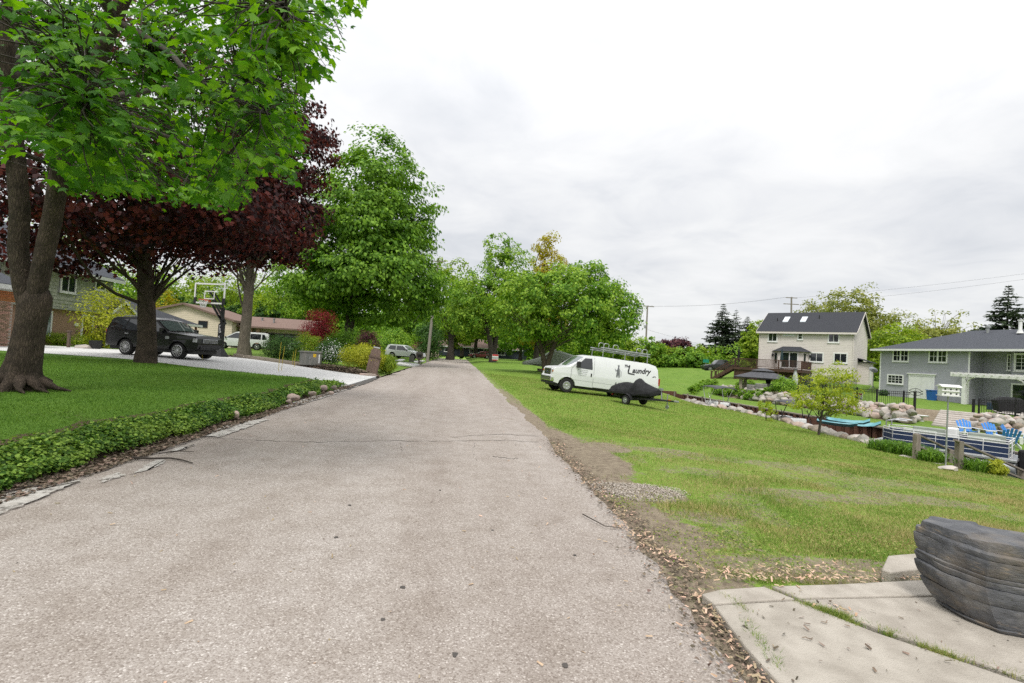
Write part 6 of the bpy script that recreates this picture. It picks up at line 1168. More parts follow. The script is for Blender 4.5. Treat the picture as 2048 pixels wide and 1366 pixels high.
# ---- jet ski under a black cover on its trailer
def jetski():
    c = at(1269, 806, 23.6); c.z = zT(c.x, c.y); f = Vector((.50, -.86, 0)).normalized(); q = c+f*2.5; f.z = (zT(q.x, q.y)+.12-c.z)/2.5; f.normalize(); l = Vector((0, 0, 1)).cross(f).normalized(); u = f.cross(l); M = Matrix((f, l, u)).transposed().to_4x4(); M.translation = c
    M = M @ Matrix.Scale(.86, 4); t = thing('boat_trailer', 'small black boat trailer with a jack wheel at the tongue in front of the van', 'trailer', M=M)
    b = B(); b.box(-1.2, 1.2, -.42, -.34, .36, .44); b.box(-1.2, 1.2, .34, .42, .36, .44); b.bar((1.2, -.38, .4), (2.2, 0, .42), .07, .08); b.bar((1.2, .38, .4), (2.2, 0, .42), .07, .08); b.bar((-.9, 0, .4), (2.55, 0, .42), .07, .08); b.box(-.05, .05, -.64, .64, .24, .31); b.build('frame', 'black_metal', t)
    for s in (1, -1):
        wheel(t, 0, s*.68, .26, .17, 'galvanised', 5, .55, True); b = B(); P = [(.36*math.cos(a), .26+.34*math.sin(a)) for a in np.linspace(.1, PI-.1, 10)]; vs = []
        for x, z in P: vs += [(x, s*.57, z), (x, s*.80, z)]
        b.add(vs, [(2*i, 2*i+1, 2*i+3, 2*i+2) for i in range(9)]); b.build('fender', 'black_plastic', t, smooth=60); b = B(); b.box(-1.25, -1.2, s*.38-.06, s*.38+.06, .42, .52); b.build('tail_lamp', 'lamp_red', t)
    b = B(); b.tube([(2.0, .12, -.02), (2.0, .12, .72)], .028, 8); b.lathe([(.10, -.025), (.10, .025)], 14, (2.0, .12, .09), Matrix.Rotation(PI/2, 4, 'X')); b.tube([(2.0, .12, .72), (2.0, .26, .72)], .015, 6); b.build('jack', 'galvanised', t, smooth=50); b = B(); b.tube([(1.75, 0, .45), (1.68, 0, .95)], .035, 6); b.box(1.6, 1.76, -.08, .08, .9, 1.02); b.build('winch_post', 'galvanised', t); b = B(); b.box(2.5, 2.75, -.05, .05, .38, .47); b.build('coupler', 'galvanised', t, bevel=.02); b = B(); b.box(2.15, 2.28, -.045, .045, .455, .48); b.build('reflector', 'lamp_amber', t)
    k = thing('jet_ski', 'jet ski wrapped in a wrinkled black cover on the small trailer', 'jet ski', M=M)
    # stations along the hull: x, half width at rub rail, rail height, top half width, top height
    S = [(-1.55, .30, .72, .18, .90), (-1.45, .50, .70, .26, .98), (-1.0, .58, .69, .27, 1.12), (-.5, .60, .68, .27, 1.2), (-.12, .60, .68, .22, 1.13), (.06, .58, .68, .2, 1.20), (.16, .56, .69, .24, 1.42), (.32, .54, .69, .22, 1.48), (.52, .54, .70, .18, 1.30), (.9, .50, .72, .18, 1.12), (1.3, .38, .76, .12, 1.02), (1.6, .18, .84, .09, .98), (1.72, .05, .90, .02, .94)]
    m = 20; vs = []; rg = np.random.default_rng(4)
    for i, (x, w0, zr_, wt, zt) in enumerate(S):
        for j in range(m+1):
            a = -PI/2+PI*j/m; s = math.sin(a); q = abs(s)
            if q > .93: y, z = w0*(s/abs(s)), zr_-.16*(q-.93)/.07
            else: e = q/.93; y = (s/abs(s) if s else 0)*(w0*e**.8 if e > .6 else w0*.665*(e/.6)*(wt/.26 if e < .6 else 1)**.0); z = zr_+(zt-zr_)*(1-e**(1.4+2.2*wt))
            vs.append((x+rg.normal(0, .02), y*(1+rg.normal(0, .035)), z+rg.normal(0, .022)))
    b = B(); b.add(vs, [(i*(m+1)+j, i*(m+1)+j+1, (i+1)*(m+1)+j+1, (i+1)*(m+1)+j) for i in range(len(S)-1) for j in range(m)]+[tuple(range(m+1))]); cv = b.build('cover', 'cover_black', k, smooth=75); sm = cv.modifiers.new('sub', 'SUBSURF'); sm.levels = sm.render_levels = 1
    b = B(); H_ = [(-1.5, .42, .46), (-.6, .52, .44), (.4, .52, .46), (1.1, .38, .54), (1.55, .1, .72)]; vs = []
    for x, w_, zb in H_: vs += [(x, -w_, .62+.08*(x > 1)), (x, -w_*.6, zb), (x, 0, zb-.06), (x, w_*.6, zb), (x, w_, .62+.08*(x > 1))]
    b.add(vs, [(i*5+j, i*5+j+1, i*5+j+6, i*5+j+5) for i in range(4) for j in range(4)]+[(0, 1, 2, 3, 4)]); b.build('hull', 'black_plastic', k, smooth=60)
    for s in (1, -1): b = B(); b.tube([(-1.5, s*.5, .60), (-.4, s*.615, .58), (.5, s*.61, .6), (1.3, s*.41, .68)], .02, 5); b.build('hem_rope', 'cover_black', k, smooth=60)
jetski()
# ---- covered boat on the grass behind the van
def covered_boat():
    p = gz(1043, 741, 52); q = gz(1175, 748, 52.8); f = (p-q).normalized(); l = Vector((0, 0, 1)).cross(f).normalized(); M = Matrix((f, l, f.cross(l))).transposed().to_4x4(); M.translation = q; t = thing('covered_boat', 'boat under a pale grey green tarp on the grass behind the van', 'boat', M=M)
    b = B(); S = [(-.2, 1.1), (2, 1.15), (4.2, 1.1), (5.6, .8), (6.5, .3), (6.8, .03)]; vs = []
    for x, w_ in S: vs += [(x, -w_, .78), (x, -w_*.9, .4+.05*x*(x > 4)), (x, 0, .22+.07*x*(x > 4)), (x, w_*.9, .4+.05*x*(x > 4)), (x, w_, .78)]
    b.add(vs, [(i*5+j, i*5+j+1, i*5+j+6, i*5+j+5) for i in range(5) for j in range(4)]+[(0, 1, 2, 3, 4)]); b.build('hull', 'boat_hull', t, smooth=50)
    b = B(); rg = np.random.default_rng(8); S = [(-.25, 1.14, 1.6), (1, 1.2, 1.9), (2.6, 1.2, 2.25), (3.7, 1.17, 2.5), (4.3, 1.1, 2.1), (5.4, .84, 1.4), (6.5, .36, .98), (6.85, .04, .84)]; m = 12; vs = []
    for x, w_, zt in S:
        for j in range(m+1): s = -1+2*j/m; vs.append((x+rg.normal(0, .03), w_*s, .74+(zt-.74)*(1-abs(s)**1.6)+rg.normal(0, .02)-(.12 if abs(s) == 1 else 0)))
    b.add(vs, [(i*(m+1)+j, i*(m+1)+j+1, (i+1)*(m+1)+j+1, (i+1)*(m+1)+j) for i in range(len(S)-1) for j in range(m)]+[tuple(range(m+1))]); b.build('tarp', 'tarp', t, smooth=70)
    b = B(); b.box(.5, 5.2, -.5, -.4, .1, .35); b.box(.5, 5.2, .4, .5, .1, .35); b.build('bunk', 'weathered_wood', t)
covered_boat()
t = thing('yard_sign', 'small red and white yard sign on wire legs by the road end tree', 'sign', gz(990, 723, 70)); b = B(); b.box(-.42, .42, -.02, .02, .42, 1.25); pn = b.build('panel', 'white_paint', t)
for z0_, z1_, m in ((1.02, 1.24, 'sign_red'), (.62, .9, 'ink_pale'), (.43, .56, 'sign_red')): b = B(); b.box(-.40, .40, -.026, -.021, z0_, z1_); b.build('print', m, pn)
for x in (-.38, .38): b = B(); b.tube([(x, 0, -.1), (x, 0, .5)], .015, 5); b.build('leg', 'black_metal', t)
# ================================================================ across the canal
ROCKS = []
for i in range(7):
    o = rock('rock', (0, 0, -50), 1, .85, .72, 'boulder_tan' if i % 2 else 'boulder_grey', 200+i, rough=.16); ROCKS.append(o.data); bpy.data.objects.remove(o)
def put_rock(par, x, y, z, s, k=None, name='rock'):
    o = bpy.data.objects.new(name, ROCKS[random.randrange(7) if k is None else k]); COL.objects.link(o); o.parent = par; o.location = Vector((x, y, z))-par.location
    o.rotation_euler = (random.uniform(-.3, .3), random.uniform(-.3, .3), random.uniform(0, 6)); o.scale = (s*random.uniform(.9, 1.25), s*random.uniform(.85, 1.1), s*random.uniform(.8, 1.05)); return o
def along(path, step):
    pts = []; acc = 0
    for (a, b_), (c, d) in zip(path[:-1], path[1:]):
        L_ = math.hypot(c-a, d-b_); t = acc
        while t < L_: q = t/L_; pts.append((a+(c-a)*q, b_+(d-b_)*q, (c-a)/L_, (d-b_)/L_)); t += step
        acc = t-L_
    return pts
def rockwall(label, path, h, rows, r0):
    x0, y0 = path[0]; t = thing('boulder_wall', label, 'retaining wall', (x0, y0, -1.4), 0, 'boulder retaining walls')
    for k in range(rows):
        s = r0*(1.08-.13*k); st = s*1.75
        for x, y, dx, dy in along(path, st):
            off = .10+.22*k+random.uniform(-.06, .06); px_, py_ = x-dy*off, y+dx*off          # courses step back into the bank
            if wall_d(px_, py_) < -.4: px_, py_ = x+dy*off, y-dx*off
            zb = float(zlow(y))-.04-.012*max(0, x-24); put_rock(t, px_+dx*random.uniform(-.1, .1), py_+dy*random.uniform(-.1, .1), zb+s*.55+k*h/rows*1.02+random.uniform(-.05, .05), s*random.uniform(.82, 1.15))
rockwall('tan boulder retaining wall left of the stone steps, below the fence and the gazebo', [(26.2, 45.5), (26.7, 40), (28.3, 36.5), (28.3, 29.7), (31.5, 32.3)], 1.05, 4, .43)
rockwall('tan boulder retaining wall right of the stone steps, behind the blue chairs', [(33, 29.8), (30.7, 27.0), (37, 26.8), (45, 24.2)], 1.05, 4, .41)
# rocks along the near bank
t = thing('bank_rocks', 'line of rounded rocks edging the lawn along the near canal bank', 'rocks', (16, 20, -1))
for x, y, dx, dy in along([(float(xn(y)), y) for y in np.arange(16.6, 40, 1.0)], .52): put_rock(t, x+.10+random.uniform(-.12, .12), y, float(np.interp(y, NBY, NBZ))+random.uniform(-.06, .10), random.uniform(.20, .40))
# steel sheet sea wall
t = thing('sea_wall', 'rusty corrugated steel sea wall with a timber cap along the far canal bank', 'sea wall', (24, 25, -1.4)); b = B(); P = [(0, 0), (.12, 0), (.18, .14), (.36, .14), (.42, 0), (.5, 0)]; b.add([(y, x, 0) for x, y in [(0, 0)]], []); b = B(); k = len(P)
b.add([(-dep, s_, z) for z in (-1.0, 0) for s_, dep in P], [(i, i+1, k+i+1, k+i) for i in range(k-1)]); pile = None
for x, y, dx, dy in along([(float(xf(y)), y) for y in np.arange(10, 47.9, .5)], .5):
    if pile is None: pile = b.build('sheet_pile', 'rust_steel', t, fix=False); o = pile
    else: o = share(pile, 'sheet_pile', (0, 0, 0), parent=t)
    o.location = Vector((x, y, float(zlow(y))+.02))-t.location; o.rotation_euler = (0, 0, math.atan2(dy, dx)-PI/2)
for y0, y1 in zip(np.arange(10, 46, 3.0), np.arange(13, 49, 3.0)): b = B(); b.bar((float(xf(y0))+.02, y0+.01, float(zlow(y0))+.06), (float(xf(y1))+.02, y1-.01, float(zlow(y1))+.06), .32, .09); o = b.build('cap_board', 'weathered_wood', t, bevel=.01); o.location = -t.location
# steps between the walls
t = thing('stone_steps', 'flight of pale timber steps between the two boulder walls', 'steps', (29.55, 28.05, -1.42), math.atan2(4.0, 4.9))
for k in range(10): b = B(); b.box(k*.62, k*.62+.72, -.95, .95, -.2, .10+k*.105); b.build('step', 'patio_stone', t, bevel=.02)
# ---- fences
def fence(label, path, h=1.2):
    x0, y0 = path[0]; z0 = zT(x0, y0); t = thing('metal_fence', label, 'fence', (x0, y0, z0), 0, 'black metal fences'); b = B(); b.box(-.009, .009, -.009, .009, 0, h-.06); pk = None
    for x, y, dx, dy in along(path, .135):
        if pk is None: pk = b.build('picket', 'black_metal', t); o = pk
        else: o = share(pk, 'picket', (0, 0, 0), parent=t)
        o.location = (x-x0, y-y0, zT(x, y)-z0+.05)
    pb_ = None; b = B(); b.box(-.04, .04, -.04, .04, -.1, h+.06)
    for x, y, dx, dy in along(path, 1.9):
        if pb_ is None: pb_ = b.build('post', 'black_metal', t); o = pb_
        else: o = share(pb_, 'post', (0, 0, 0), parent=t)
        o.location = (x-x0, y-y0, zT(x, y)-z0)
    for (a, c), (d, e) in zip(path[:-1], path[1:]):
        for zz in (.12, h-.2, h-.04): b = B(); b.bar((a-x0, c-y0, zT(a, c)-z0+zz), (d-x0, e-y0, zT(d, e)-z0+zz), .03, .035); b.build('rail', 'black_metal', t)
    return t
fence('black metal fence on top of the boulder wall left of the steps', [(31.0, 44), (30.6, 38), (30.4, 34.8), (33.0, 34.4)])
fence('black metal fence above the boulder wall right of the steps', [(35.6, 31.7), (36.4, 29.4), (41, 28), (46, 25.8)])
fence('black metal fence running back beside the grey house', [(33.5, 47.0), (38.5, 50.5), (43.5, 52.0)])
for i, (x, y) in enumerate(((33.2, 34.2), (35.4, 31.9))): t = thing('gate_post', ['left thick black gate post at the top of the steps', 'right thick black gate post at the top of the steps'][i], 'gate post', (x, y, zT(x, y))); b = B(); b.box(-.06, .06, -.06, .06, -.1, 1.3); b.build('post', 'black_metal', t); b = B(); b.box(-.075, .075, -.075, .075, 1.3, 1.34); b.build('cap', 'black_metal', t, bevel=.01)
# ---- grey house
def grey_house():
    M, _ = frame((44.6, 50.7), (46.0, 37.5), -.32); h = thing('house', 'two storey grey lap sided house with white trim and hip roof at the right edge', 'house', M=M)
    b = B(); b.box(.4, 9.2, 0, 10, -.2, 5.0); b.box(9.2, 24, 1.6, 10, -.2, 5.0); b.build('wall', 'siding_grey', h)
    za, zr_ = 4.92, 7.1; b = B(); V = [(-.25, -.6, za), (24.6, -.6, za), (24.6, 10.6, za), (-.25, 10.6, za), (5.6, 5, zr_), (19, 5, zr_)]; b.add(V, [(0, 1, 5, 4), (1, 2, 5), (2, 3, 4, 5), (3, 0, 4), (0, 3, 2, 1)]); r = b.build('roof', 'roof_blue_grey', h)
    b = B(); b.box(-.28, 24.6, -.66, -.603, za-.16, za+.03); b.box(-.31, -.253, -.6, 10.6, za-.16, za+.03); b.build('gutter', 'white_paint', r); b = B(); b.box(-.2, 24, -.6, 9.9, za-.05, za-.01); b.build('soffit', 'white_paint', r)
    for s, z_, k in ((7.6, 6.9, 'lathe'), (10.6, 7.0, 'stack')):
        b = B(); b.lathe([(.12, 6.5), (.12, 7.25), (.22, 7.26), (.22, 7.42), (.05, 7.5)] if k == 'lathe' else [(.26, 6.6), (.13, 6.95), (.13, 7.7), (.2, 7.72), (.2, 7.82)], 12, (s, 4.2 if k == 'lathe' else 3.6, 0)); b.build('roof_vent', 'galvanised' if k == 'lathe' else 'white_paint', r, smooth=40)
    for s0, s1, y in ((.38, .50, -.03), (9.1, 9.24, -.03), (12.95, 13.08, 1.57)): b = B(); b.box(s0, s1, y, y+.029, -.1, za-.2); b.build('corner_trim', 'white_paint', h)
    win_px(h, M, 1786, 699, 1818, 724, cols=4, rows=2, mull=.04, fr=.13, name='window'); win_px(h, M, 1858, 699, 1895, 726, cols=4, rows=2, mull=.04, fr=.13); win_px(h, M, 1775, 748, 1807, 769, cols=4, rows=3, fr=.13, mull=.035)
    for a, c in ((1786, 1818), (1858, 1895)): s0, z_ = hit(M, a, 712); s1, _ = hit(M, c, 712); b = B(); b.box((s0+s1)/2-.08, (s0+s1)/2+.08, -.055, -.0385, 3.75, 4.85); b.build('mullion', 'white_paint', h)
    s0, zt = hit(M, 1821, 752); s1, _ = hit(M, 1867, 752); b = B(); b.box(s0, (s0+s1)/2-.008, -.05, -.002, .0, zt); b.build('barn_door', 'white_paint', h, bevel=.008); b = B(); b.box((s0+s1)/2+.008, s1, -.05, -.002, .0, zt); b.build('barn_door', 'white_paint', h, bevel=.008)
    b = B(); b.box(s0-.14, s0-.003, -.065, -.002, 0, zt+.02); b.box(s1+.003, s1+.14, -.065, -.002, 0, zt+.02); b.box(s0-.2, s1+.2, -.07, -.002, zt+.023, zt+.2); b.box(s0-.3, s1+.3, -.14, -.002, zt+.203, zt+.3); b.build('door_surround', 'white_paint', h, bevel=.008)
    # projecting bay above, sliding door below
    b = B(); P = [(11.2, 1.6), (11.8, 1.0), (14.4, 1.0), (15, 1.6)]; b.prism(P, 2.8, 4.75, 'z'); b.build('bay', 'siding_grey', h)
    window(h, 11.95, 14.25, 3.15, 4.7, 1.0, 5, 4, .16, mull=.03); window(h, 11.25, 11.75, 3.2, 4.6, 1.28, 2, 4, .08, mull=.03, name='bay_side_window')
    window(h, 11.4, 13.6, 0.0, 2.15, 1.6, 2, 1, .14, mull=.12, name='sliding_door', sill=False); window(h, 14.4, 16.2, .0, 2.15, 1.6, 2, 1, .14, mull=.1, name='sliding_door', sill=False)
    # pergola
    p = thing('pergola', 'white pergola with curved braces in front of the grey house patio', 'pergola', M=M)
    for s in (9.4, 14.2): b = B(); b.box(s-.14, s+.14, -.9, -.62, 0, 2.45); b.build('post', 'white_paint', p, bevel=.01)
    b = B(); b.box(8.3, 18, -.95, -.87, 2.45, 2.68); b.box(8.3, 18, -.65, -.57, 2.45, 2.68); b.build('beam', 'white_paint', p, bevel=.01)
    for k in range(14): b = B(); b.box(8.6+k*.62, 8.67+k*.62, -1.35, 1.5, 2.683, 2.83); b.build('rafter', 'white_paint', p)
    for s, sg in ((9.54, 1), (14.06, -1), (14.34, 1)): b = B(); b.tube([(s, -.76, 1.8), (s+sg*.12, -.76, 2.12), (s+sg*.35, -.76, 2.34), (s+sg*.65, -.76, 2.46)], .06, 6); b.build('brace', 'white_paint', p, smooth=60)
    def loc(s, y, z=0): return M @ Vector((s, y, z))
    q = thing('recycling_bin', 'blue wheeled recycling bin by the barn doors of the grey house', 'bin', M=M @ Matrix.Translation((6.55, -.75, 0))); b = B(); b.add([(-.24, -.28, .05), (.24, -.28, .05), (.24, .28, .05), (-.24, .28, .05), (-.3, -.34, .98), (.3, -.34, .98), (.3, .34, .98), (-.3, .34, .98)], [(0, 3, 2, 1), (4, 5, 6, 7), (0, 1, 5, 4), (1, 2, 6, 5), (2, 3, 7, 6), (3, 0, 4, 7)]); b.build('body', 'blue_bin', q, bevel=.02); b = B(); b.box(-.33, .33, -.38, .38, .99, 1.06); b.build('lid', 'blue_bin', q, bevel=.02)
    b = B(); b.lathe([(.11, -.03), (.11, .03)], 14, (.2, .3, .11), Matrix.Rotation(PI/2, 4, 'X')); b.build('wheel', 'rubber', q)
    q = thing('garden_trellis', 'dark curved metal trellis leaning by the blue bin', 'trellis', M=M @ Matrix.Translation((5.2, -1.0, 0))); b = B()
    for zc in (.65, .9): b.tube([(-.7, 0, zc-.1), (-.35, 0, zc+.12), (0, 0, zc+.2), (.35, 0, zc+.12), (.7, 0, zc-.1)], .025, 5); b.tube([(-.7, 0, zc), (-.35, 0, zc-.2), (0, 0, zc-.25), (.35, 0, zc-.2), (.7, 0, zc)], .025, 5)
    b.tube([(0, 0, 0), (0, 0, 1.1)], .02, 5); b.build('bars', 'black_metal', q, smooth=50)
    shrub('shrub', 'small dark green shrub at the left corner of the grey house', 1767, 790, 51, .45, .42, 'leaf_dark', 900, .12, 91, z=-.3)
grey_house()
# patio in front of it
b = B(); b.add([(37.5, 27.8, -.36), (47.5, 26, -.36), (46.2, 36.5, -.33), (45.6, 40, -.31), (38.5, 33, -.37)], [(0, 1, 2, 3, 4)]); tag(b.build('patio', 'patio_stone'), kind='structure')
# ---- covered grill, fence sign, bird bath, dish
p = gz(2018, 822, 37.5); t = thing('grill', 'barbecue grill under a black cover on the patio', 'grill', p, math.radians(-20)); b = B(); V = []
for z, w_, d_ in ((0.12, .80, .34), (.6, .86, .36), (.86, .92, .38), (.98, .74, .34), (1.14, .52, .24), (1.18, .2, .1)): V += [(sx*w_+random.uniform(-.02, .02), sy*d_+random.uniform(-.02, .02), z) for sx, sy in ((-1, -1), (-.3, -1.04), (.3, -1.04), (1, -1), (1, 1), (.3, 1), (-.3, 1), (-1, 1))]
b.add(V, [(i*8+j, i*8+(j+1) % 8, (i+1)*8+(j+1) % 8, (i+1)*8+j) for i in range(5) for j in range(8)]+[tuple(range(40, 48))]); b.build('cover', 'cover_black', t, smooth=50)
for x in (-.6, .6): b = B(); b.box(x-.04, x+.04, -.2, .2, 0, .14); b.build('leg', 'black_metal', t)
p = gz(1988, 812, 40); b = B(); b.box(-.35, .35, -.25, .25, 0, .55); o = b.build('patio_box', 'boat_navy', bevel=.03); o.location = p; tag(o, 'small dark blue box on the patio left of the covered grill', 'box')
p = Vector((30.62, 36.4, 0)); p.z = zT(p.x, p.y)+.35; t = thing('fence_sign', 'red white and blue sign hung on the fence above the boulder wall', 'sign', p, math.radians(-92)); b = B(); b.box(-.45, .45, -.07, -.05, 0, .46); pn = b.build('panel', 'white_paint', t)
for x0, x1, z0_, z1_, m in ((-.44, .44, .34, .455, 'sign_red'), (-.35, -.12, .1, .28, 'sign_blue'), (.0, .4, .22, .28, 'ink_pale'), (-.44, .44, .01, .07, 'sign_blue')): b = B(); b.box(x0, x1, -.076, -.071, z0_, z1_); b.build('print', m, pn)
p = gz(1845, 822, 35.5); t = thing('bird_bath', 'low white bird bath on the lawn beside the fence sign', 'bird bath', p); b = B(); b.lathe([(.14, 0), (.06, .08), (.06, .28), (.1, .3)], 12); b.build('pedestal', 'white_paint', t); b = B(); b.lathe([(.06, .3), (.34, .35), (.38, .42), (.34, .42), (.1, .36)], 18); b.build('bowl', 'white_paint', t)
p = gz(1746, 768, 56); t = thing('satellite_dish', 'grey satellite dish on a tripod between the two houses', 'satellite dish', p); dz_ = at(1745, 739, 56).z-p.z; b = B(); b.tube([(0, 0, 0), (0, 0, dz_)], .04, 6); b.tube([(.5, 0, 0), (0, 0, .7)], .025, 5); b.tube([(-.4, .3, 0), (0, 0, .7)], .025, 5); b.build('mast', 'galvanised', t); b = B(); b.lathe([(.02, .12), (.3, .06), (.48, -.04), (.5, -.04), (.3, .03), (.02, .09)], 20, (0, 0, dz_), Matrix.Rotation(math.radians(55), 4, 'X') @ Matrix.Diagonal((1, .75, 1, 1))); b.build('dish', 'galvanised', t, smooth=50)
# ---- beige house
def beige_house():
    M, _ = frame((38.8, 63.2), (45.6, 55.2), .75); h = thing('house', 'beige two storey house with dark roof, two skylights and a rear deck', 'house', M=M); L_ = 10.5
    b = B(); b.box(0, L_, 0, 8, -1.4, 5.98); b.build('wall', 'siding_beige', h)
    b = B(); b.prism([(.0, 5.98), (8, 5.98), (4, 8.55)], L_-.12, L_, 'x'); b.prism([(0, 5.98), (8, 5.98), (4, 8.55)], 0, .12, 'x'); b.build('gable', 'siding_beige', h)
    r = gable_roof(h, 0, L_, 0, 8, 6.0, 8.6, 'roof_dark', .35, .3, .14, fascia='siding_beige')
    k = (8.6-6.0)/4
    for x0, y0, x1, y1 in ((1556, 632, 1567, 640), (1591, 631, 1603, 640)):
        s, y = (2.5 if x0 < 1580 else 4.55), 2.3; z = 6.0+k*y+.15; b = B(); vs = [(s+dx, y+dy, z+k*dy+dz) for dz in (0, .09) for dx, dy in ((-.32, -.55), (.32, -.55), (.32, .55), (-.32, .55))]; b.add(vs, [(0, 3, 2, 1), (4, 5, 6, 7), (0, 1, 5, 4), (1, 2, 6, 5), (2, 3, 7, 6), (3, 0, 4, 7)]); b.build('skylight', 'glass_skylight', r)
    for s, y in ((6.2, 2.6), (1.5, 2.0)): b = B(); b.lathe([(.06, 6.9), (.06, 6.0+k*y+.55)], 8, (s, y, 0)); b.build('vent_pipe', 'black_metal', r)
    for q, c in (((1536, 664, 1555, 684), 2), ((1595, 665, 1606, 680), 1), ((1656, 664, 1679, 686), 2), ((1619, 704, 1647, 725), 2), ((1667, 705, 1695, 727), 2)): win_px(h, M, *q, cols=c, fr=.14, rows=2 if c == 1 else 1)
    win_px(h, M, 1566, 665, 1591, 672, cols=1, fr=.05, glass='glass_skylight', name='transom_window')
    b = B(); P = [(2.0, 0), (2.6, -.75), (5.2, -.75), (5.8, 0)]; b.prism(P, 1.2, 3.45, 'z'); b.build('bay', 'siding_beige', h); b = B(); V = [(1.6, 0, 3.42), (2.4, -1.1, 3.42), (5.4, -1.1, 3.42), (6.2, 0, 3.42), (2.9, 0, 4.05), (4.9, 0, 4.05)]; b.add(V, [(0, 1, 4), (1, 2, 5, 4), (2, 3, 5), (0, 3, 2, 1), (0, 4, 5, 3)]); b.build('bay_roof', 'roof_dark', h)
    window(h, 2.9, 4.9, 1.3, 3.35, -.75, 2, 1, .12, mull=.1, name='patio_door', sill=False)
    for s in (2.25, 5.5): b = B(); b.box(s-.13, s+.13, -.47, -.40, 1.9, 3.2); b.build('bay_side_window', 'glass', h)
    for s in (1.75, 6.0): b = B(); b.lathe([(.03, 2.75), (.1, 2.8), (.12, 3.0), (.04, 3.12)], 8, (s, -.14, 0)); b.build('wall_lantern', 'black_metal', h)
    b = B(); b.box(L_+.002, L_+1.5, 2.4, 2.5, 2.5, 2.6); b.build('canopy_edge', 'roof_dark', h); b = B(); b.add([(L_, 2.2, 2.95), (L_+1.4, 2.2, 2.5), (L_+1.4, 5.8, 2.5), (L_, 5.8, 2.95), (L_, 2.2, 3.03), (L_+1.4, 2.2, 2.58), (L_+1.4, 5.8, 2.58), (L_, 5.8, 3.03)], [(0, 1, 2, 3), (4, 5, 6, 7), (0, 1, 5, 4), (1, 2, 6, 5), (2, 3, 7, 6), (3, 0, 4, 7)]); b.build('side_canopy', 'roof_dark', h)
    b = B(); b.box(L_-.02, L_+1.1, 2.6, 5.4, -.2, 2.6); b.build('side_porch', 'siding_beige', h); b = B(); b.box(L_+1.102, L_+1.14, 3.4, 4.3, 0, 2.05); b.build('side_door', 'white_paint', h)
    for s in (.02, L_-.1): b = B(); b.box(s, s+.08, -.09, -.003, -.6, 5.9); b.build('downspout', 'siding_beige', h)
    # deck, railings, stair
    d = thing('deck', 'dark brown raised timber deck with railings behind the beige house', 'deck', M=M); zd = 1.15
    for k in range(9): b = B(); b.box(-1.5, 6.3, -4.2+k*.46, -4.2+k*.46+.44, zd-.06, zd); b.build('deck_board', 'deck_brown', d)
    b = B(); b.box(-1.52, 6.32, -4.24, -4.18, zd-.34, zd-.065); b.box(-1.54, -1.48, -4.2, -.05, zd-.34, zd-.065); b.box(6.28, 6.34, -4.2, -.05, zd-.34, zd-.065); b.build('rim_joist', 'deck_brown', d)
    for s in (-1.4, 1.2, 3.7, 6.2): b = B(); b.box(s-.08, s+.08, -4.15, -3.99, -1.6, zd-.06); b.build('support_post', 'deck_brown', d); b = B(); b.box(s-.06, s+.06, -4.24, -4.12, zd+.003, zd+1.08); b.build('rail_post', 'deck_brown', d)
    for z in (.1, 1.0): b = B(); b.box(-1.45, 6.25, -4.22, -4.14, zd+z, zd+z+.07); b.box(6.2, 6.27, -4.12, -.1, zd+z, zd+z+.07); b.box(-1.5, -1.43, -2.9, -.1, zd+z, zd+z+.07); b.build('rail', 'deck_brown', d)
    b = B(); b.box(-.02, .02, -.02, .02, 0, .82); pk = b.build('baluster', 'deck_brown', d); pk.location = (-1.3, -4.18, zd+.17)
    for k in range(1, 58): share(pk, 'baluster', (-1.3+k*.13, -4.18, zd+.17), parent=d)
    for k in range(30): share(pk, 'baluster', (6.235, -.3-k*.13, zd+.17), parent=d)
    b = B(); b.box(-1.3, 1.0, -4.05, -3.98, -1.3, zd-.36); b.box(1.3, 6.1, -3.4, -3.33, -1.3, zd-.36); b.build('skirting', 'deck_brown', d)
    for k in range(9): b = B(); b.box(-1.85-k*.3, -1.55-k*.3, -4.15, -3.0, zd-.2-k*.2, zd-.15-k*.2); b.build('stair_tread', 'deck_brown', d)
    for y in (-4.2, -2.95):
        b = B(); b.bar((-1.5, y, zd-.1), (-4.3, y, zd-1.95), .06, .28); b.build('stringer', 'deck_brown', d); b = B(); b.bar((-1.5, y, zd+1.0), (-4.3, y, zd-.9), .08, .1); b.bar((-1.5, y, zd+.15), (-4.3, y, zd-1.7), .06, .08); b.build('stair_rail', 'deck_brown', d)
        for k in range(12): share(pk, 'baluster', (-1.7-k*.22, y, zd-.05-k*.148), parent=d)
        b = B(); b.box(-4.4, -4.25, y-.07, y+.07, zd-2.2, zd-.75); b.build('newel', 'deck_brown', d)
    t = thing('umbrella', 'closed dark green patio umbrella standing on the deck', 'umbrella', M=M @ Matrix.Translation((3.5, -2.4, zd))); b = B(); b.tube([(0, 0, 0), (0, 0, 2.5)], .03, 6); b.lathe([(.3, 0), (.28, .06), (.05, .1)], 12); b.build('pole', 'black_metal', t); b = B(); b.lathe([(.12, .9), (.2, 1.1), (.17, 1.6), (.09, 2.2), (.03, 2.5)], 10); b.build('canopy', 'umbrella_teal', t)
    t = thing('umbrella', 'slim closed black umbrella at the left end of the deck', 'umbrella', M=M @ Matrix.Translation((-1.2, -3.6, zd))); b = B(); b.tube([(0, 0, 0), (0, 0, 2.6)], .03, 6); b.build('pole', 'black_metal', t); b = B(); b.lathe([(.08, .8), (.14, 1.0), (.12, 1.8), (.04, 2.6)], 8); b.build('canopy', 'cover_black', t)
beige_house()
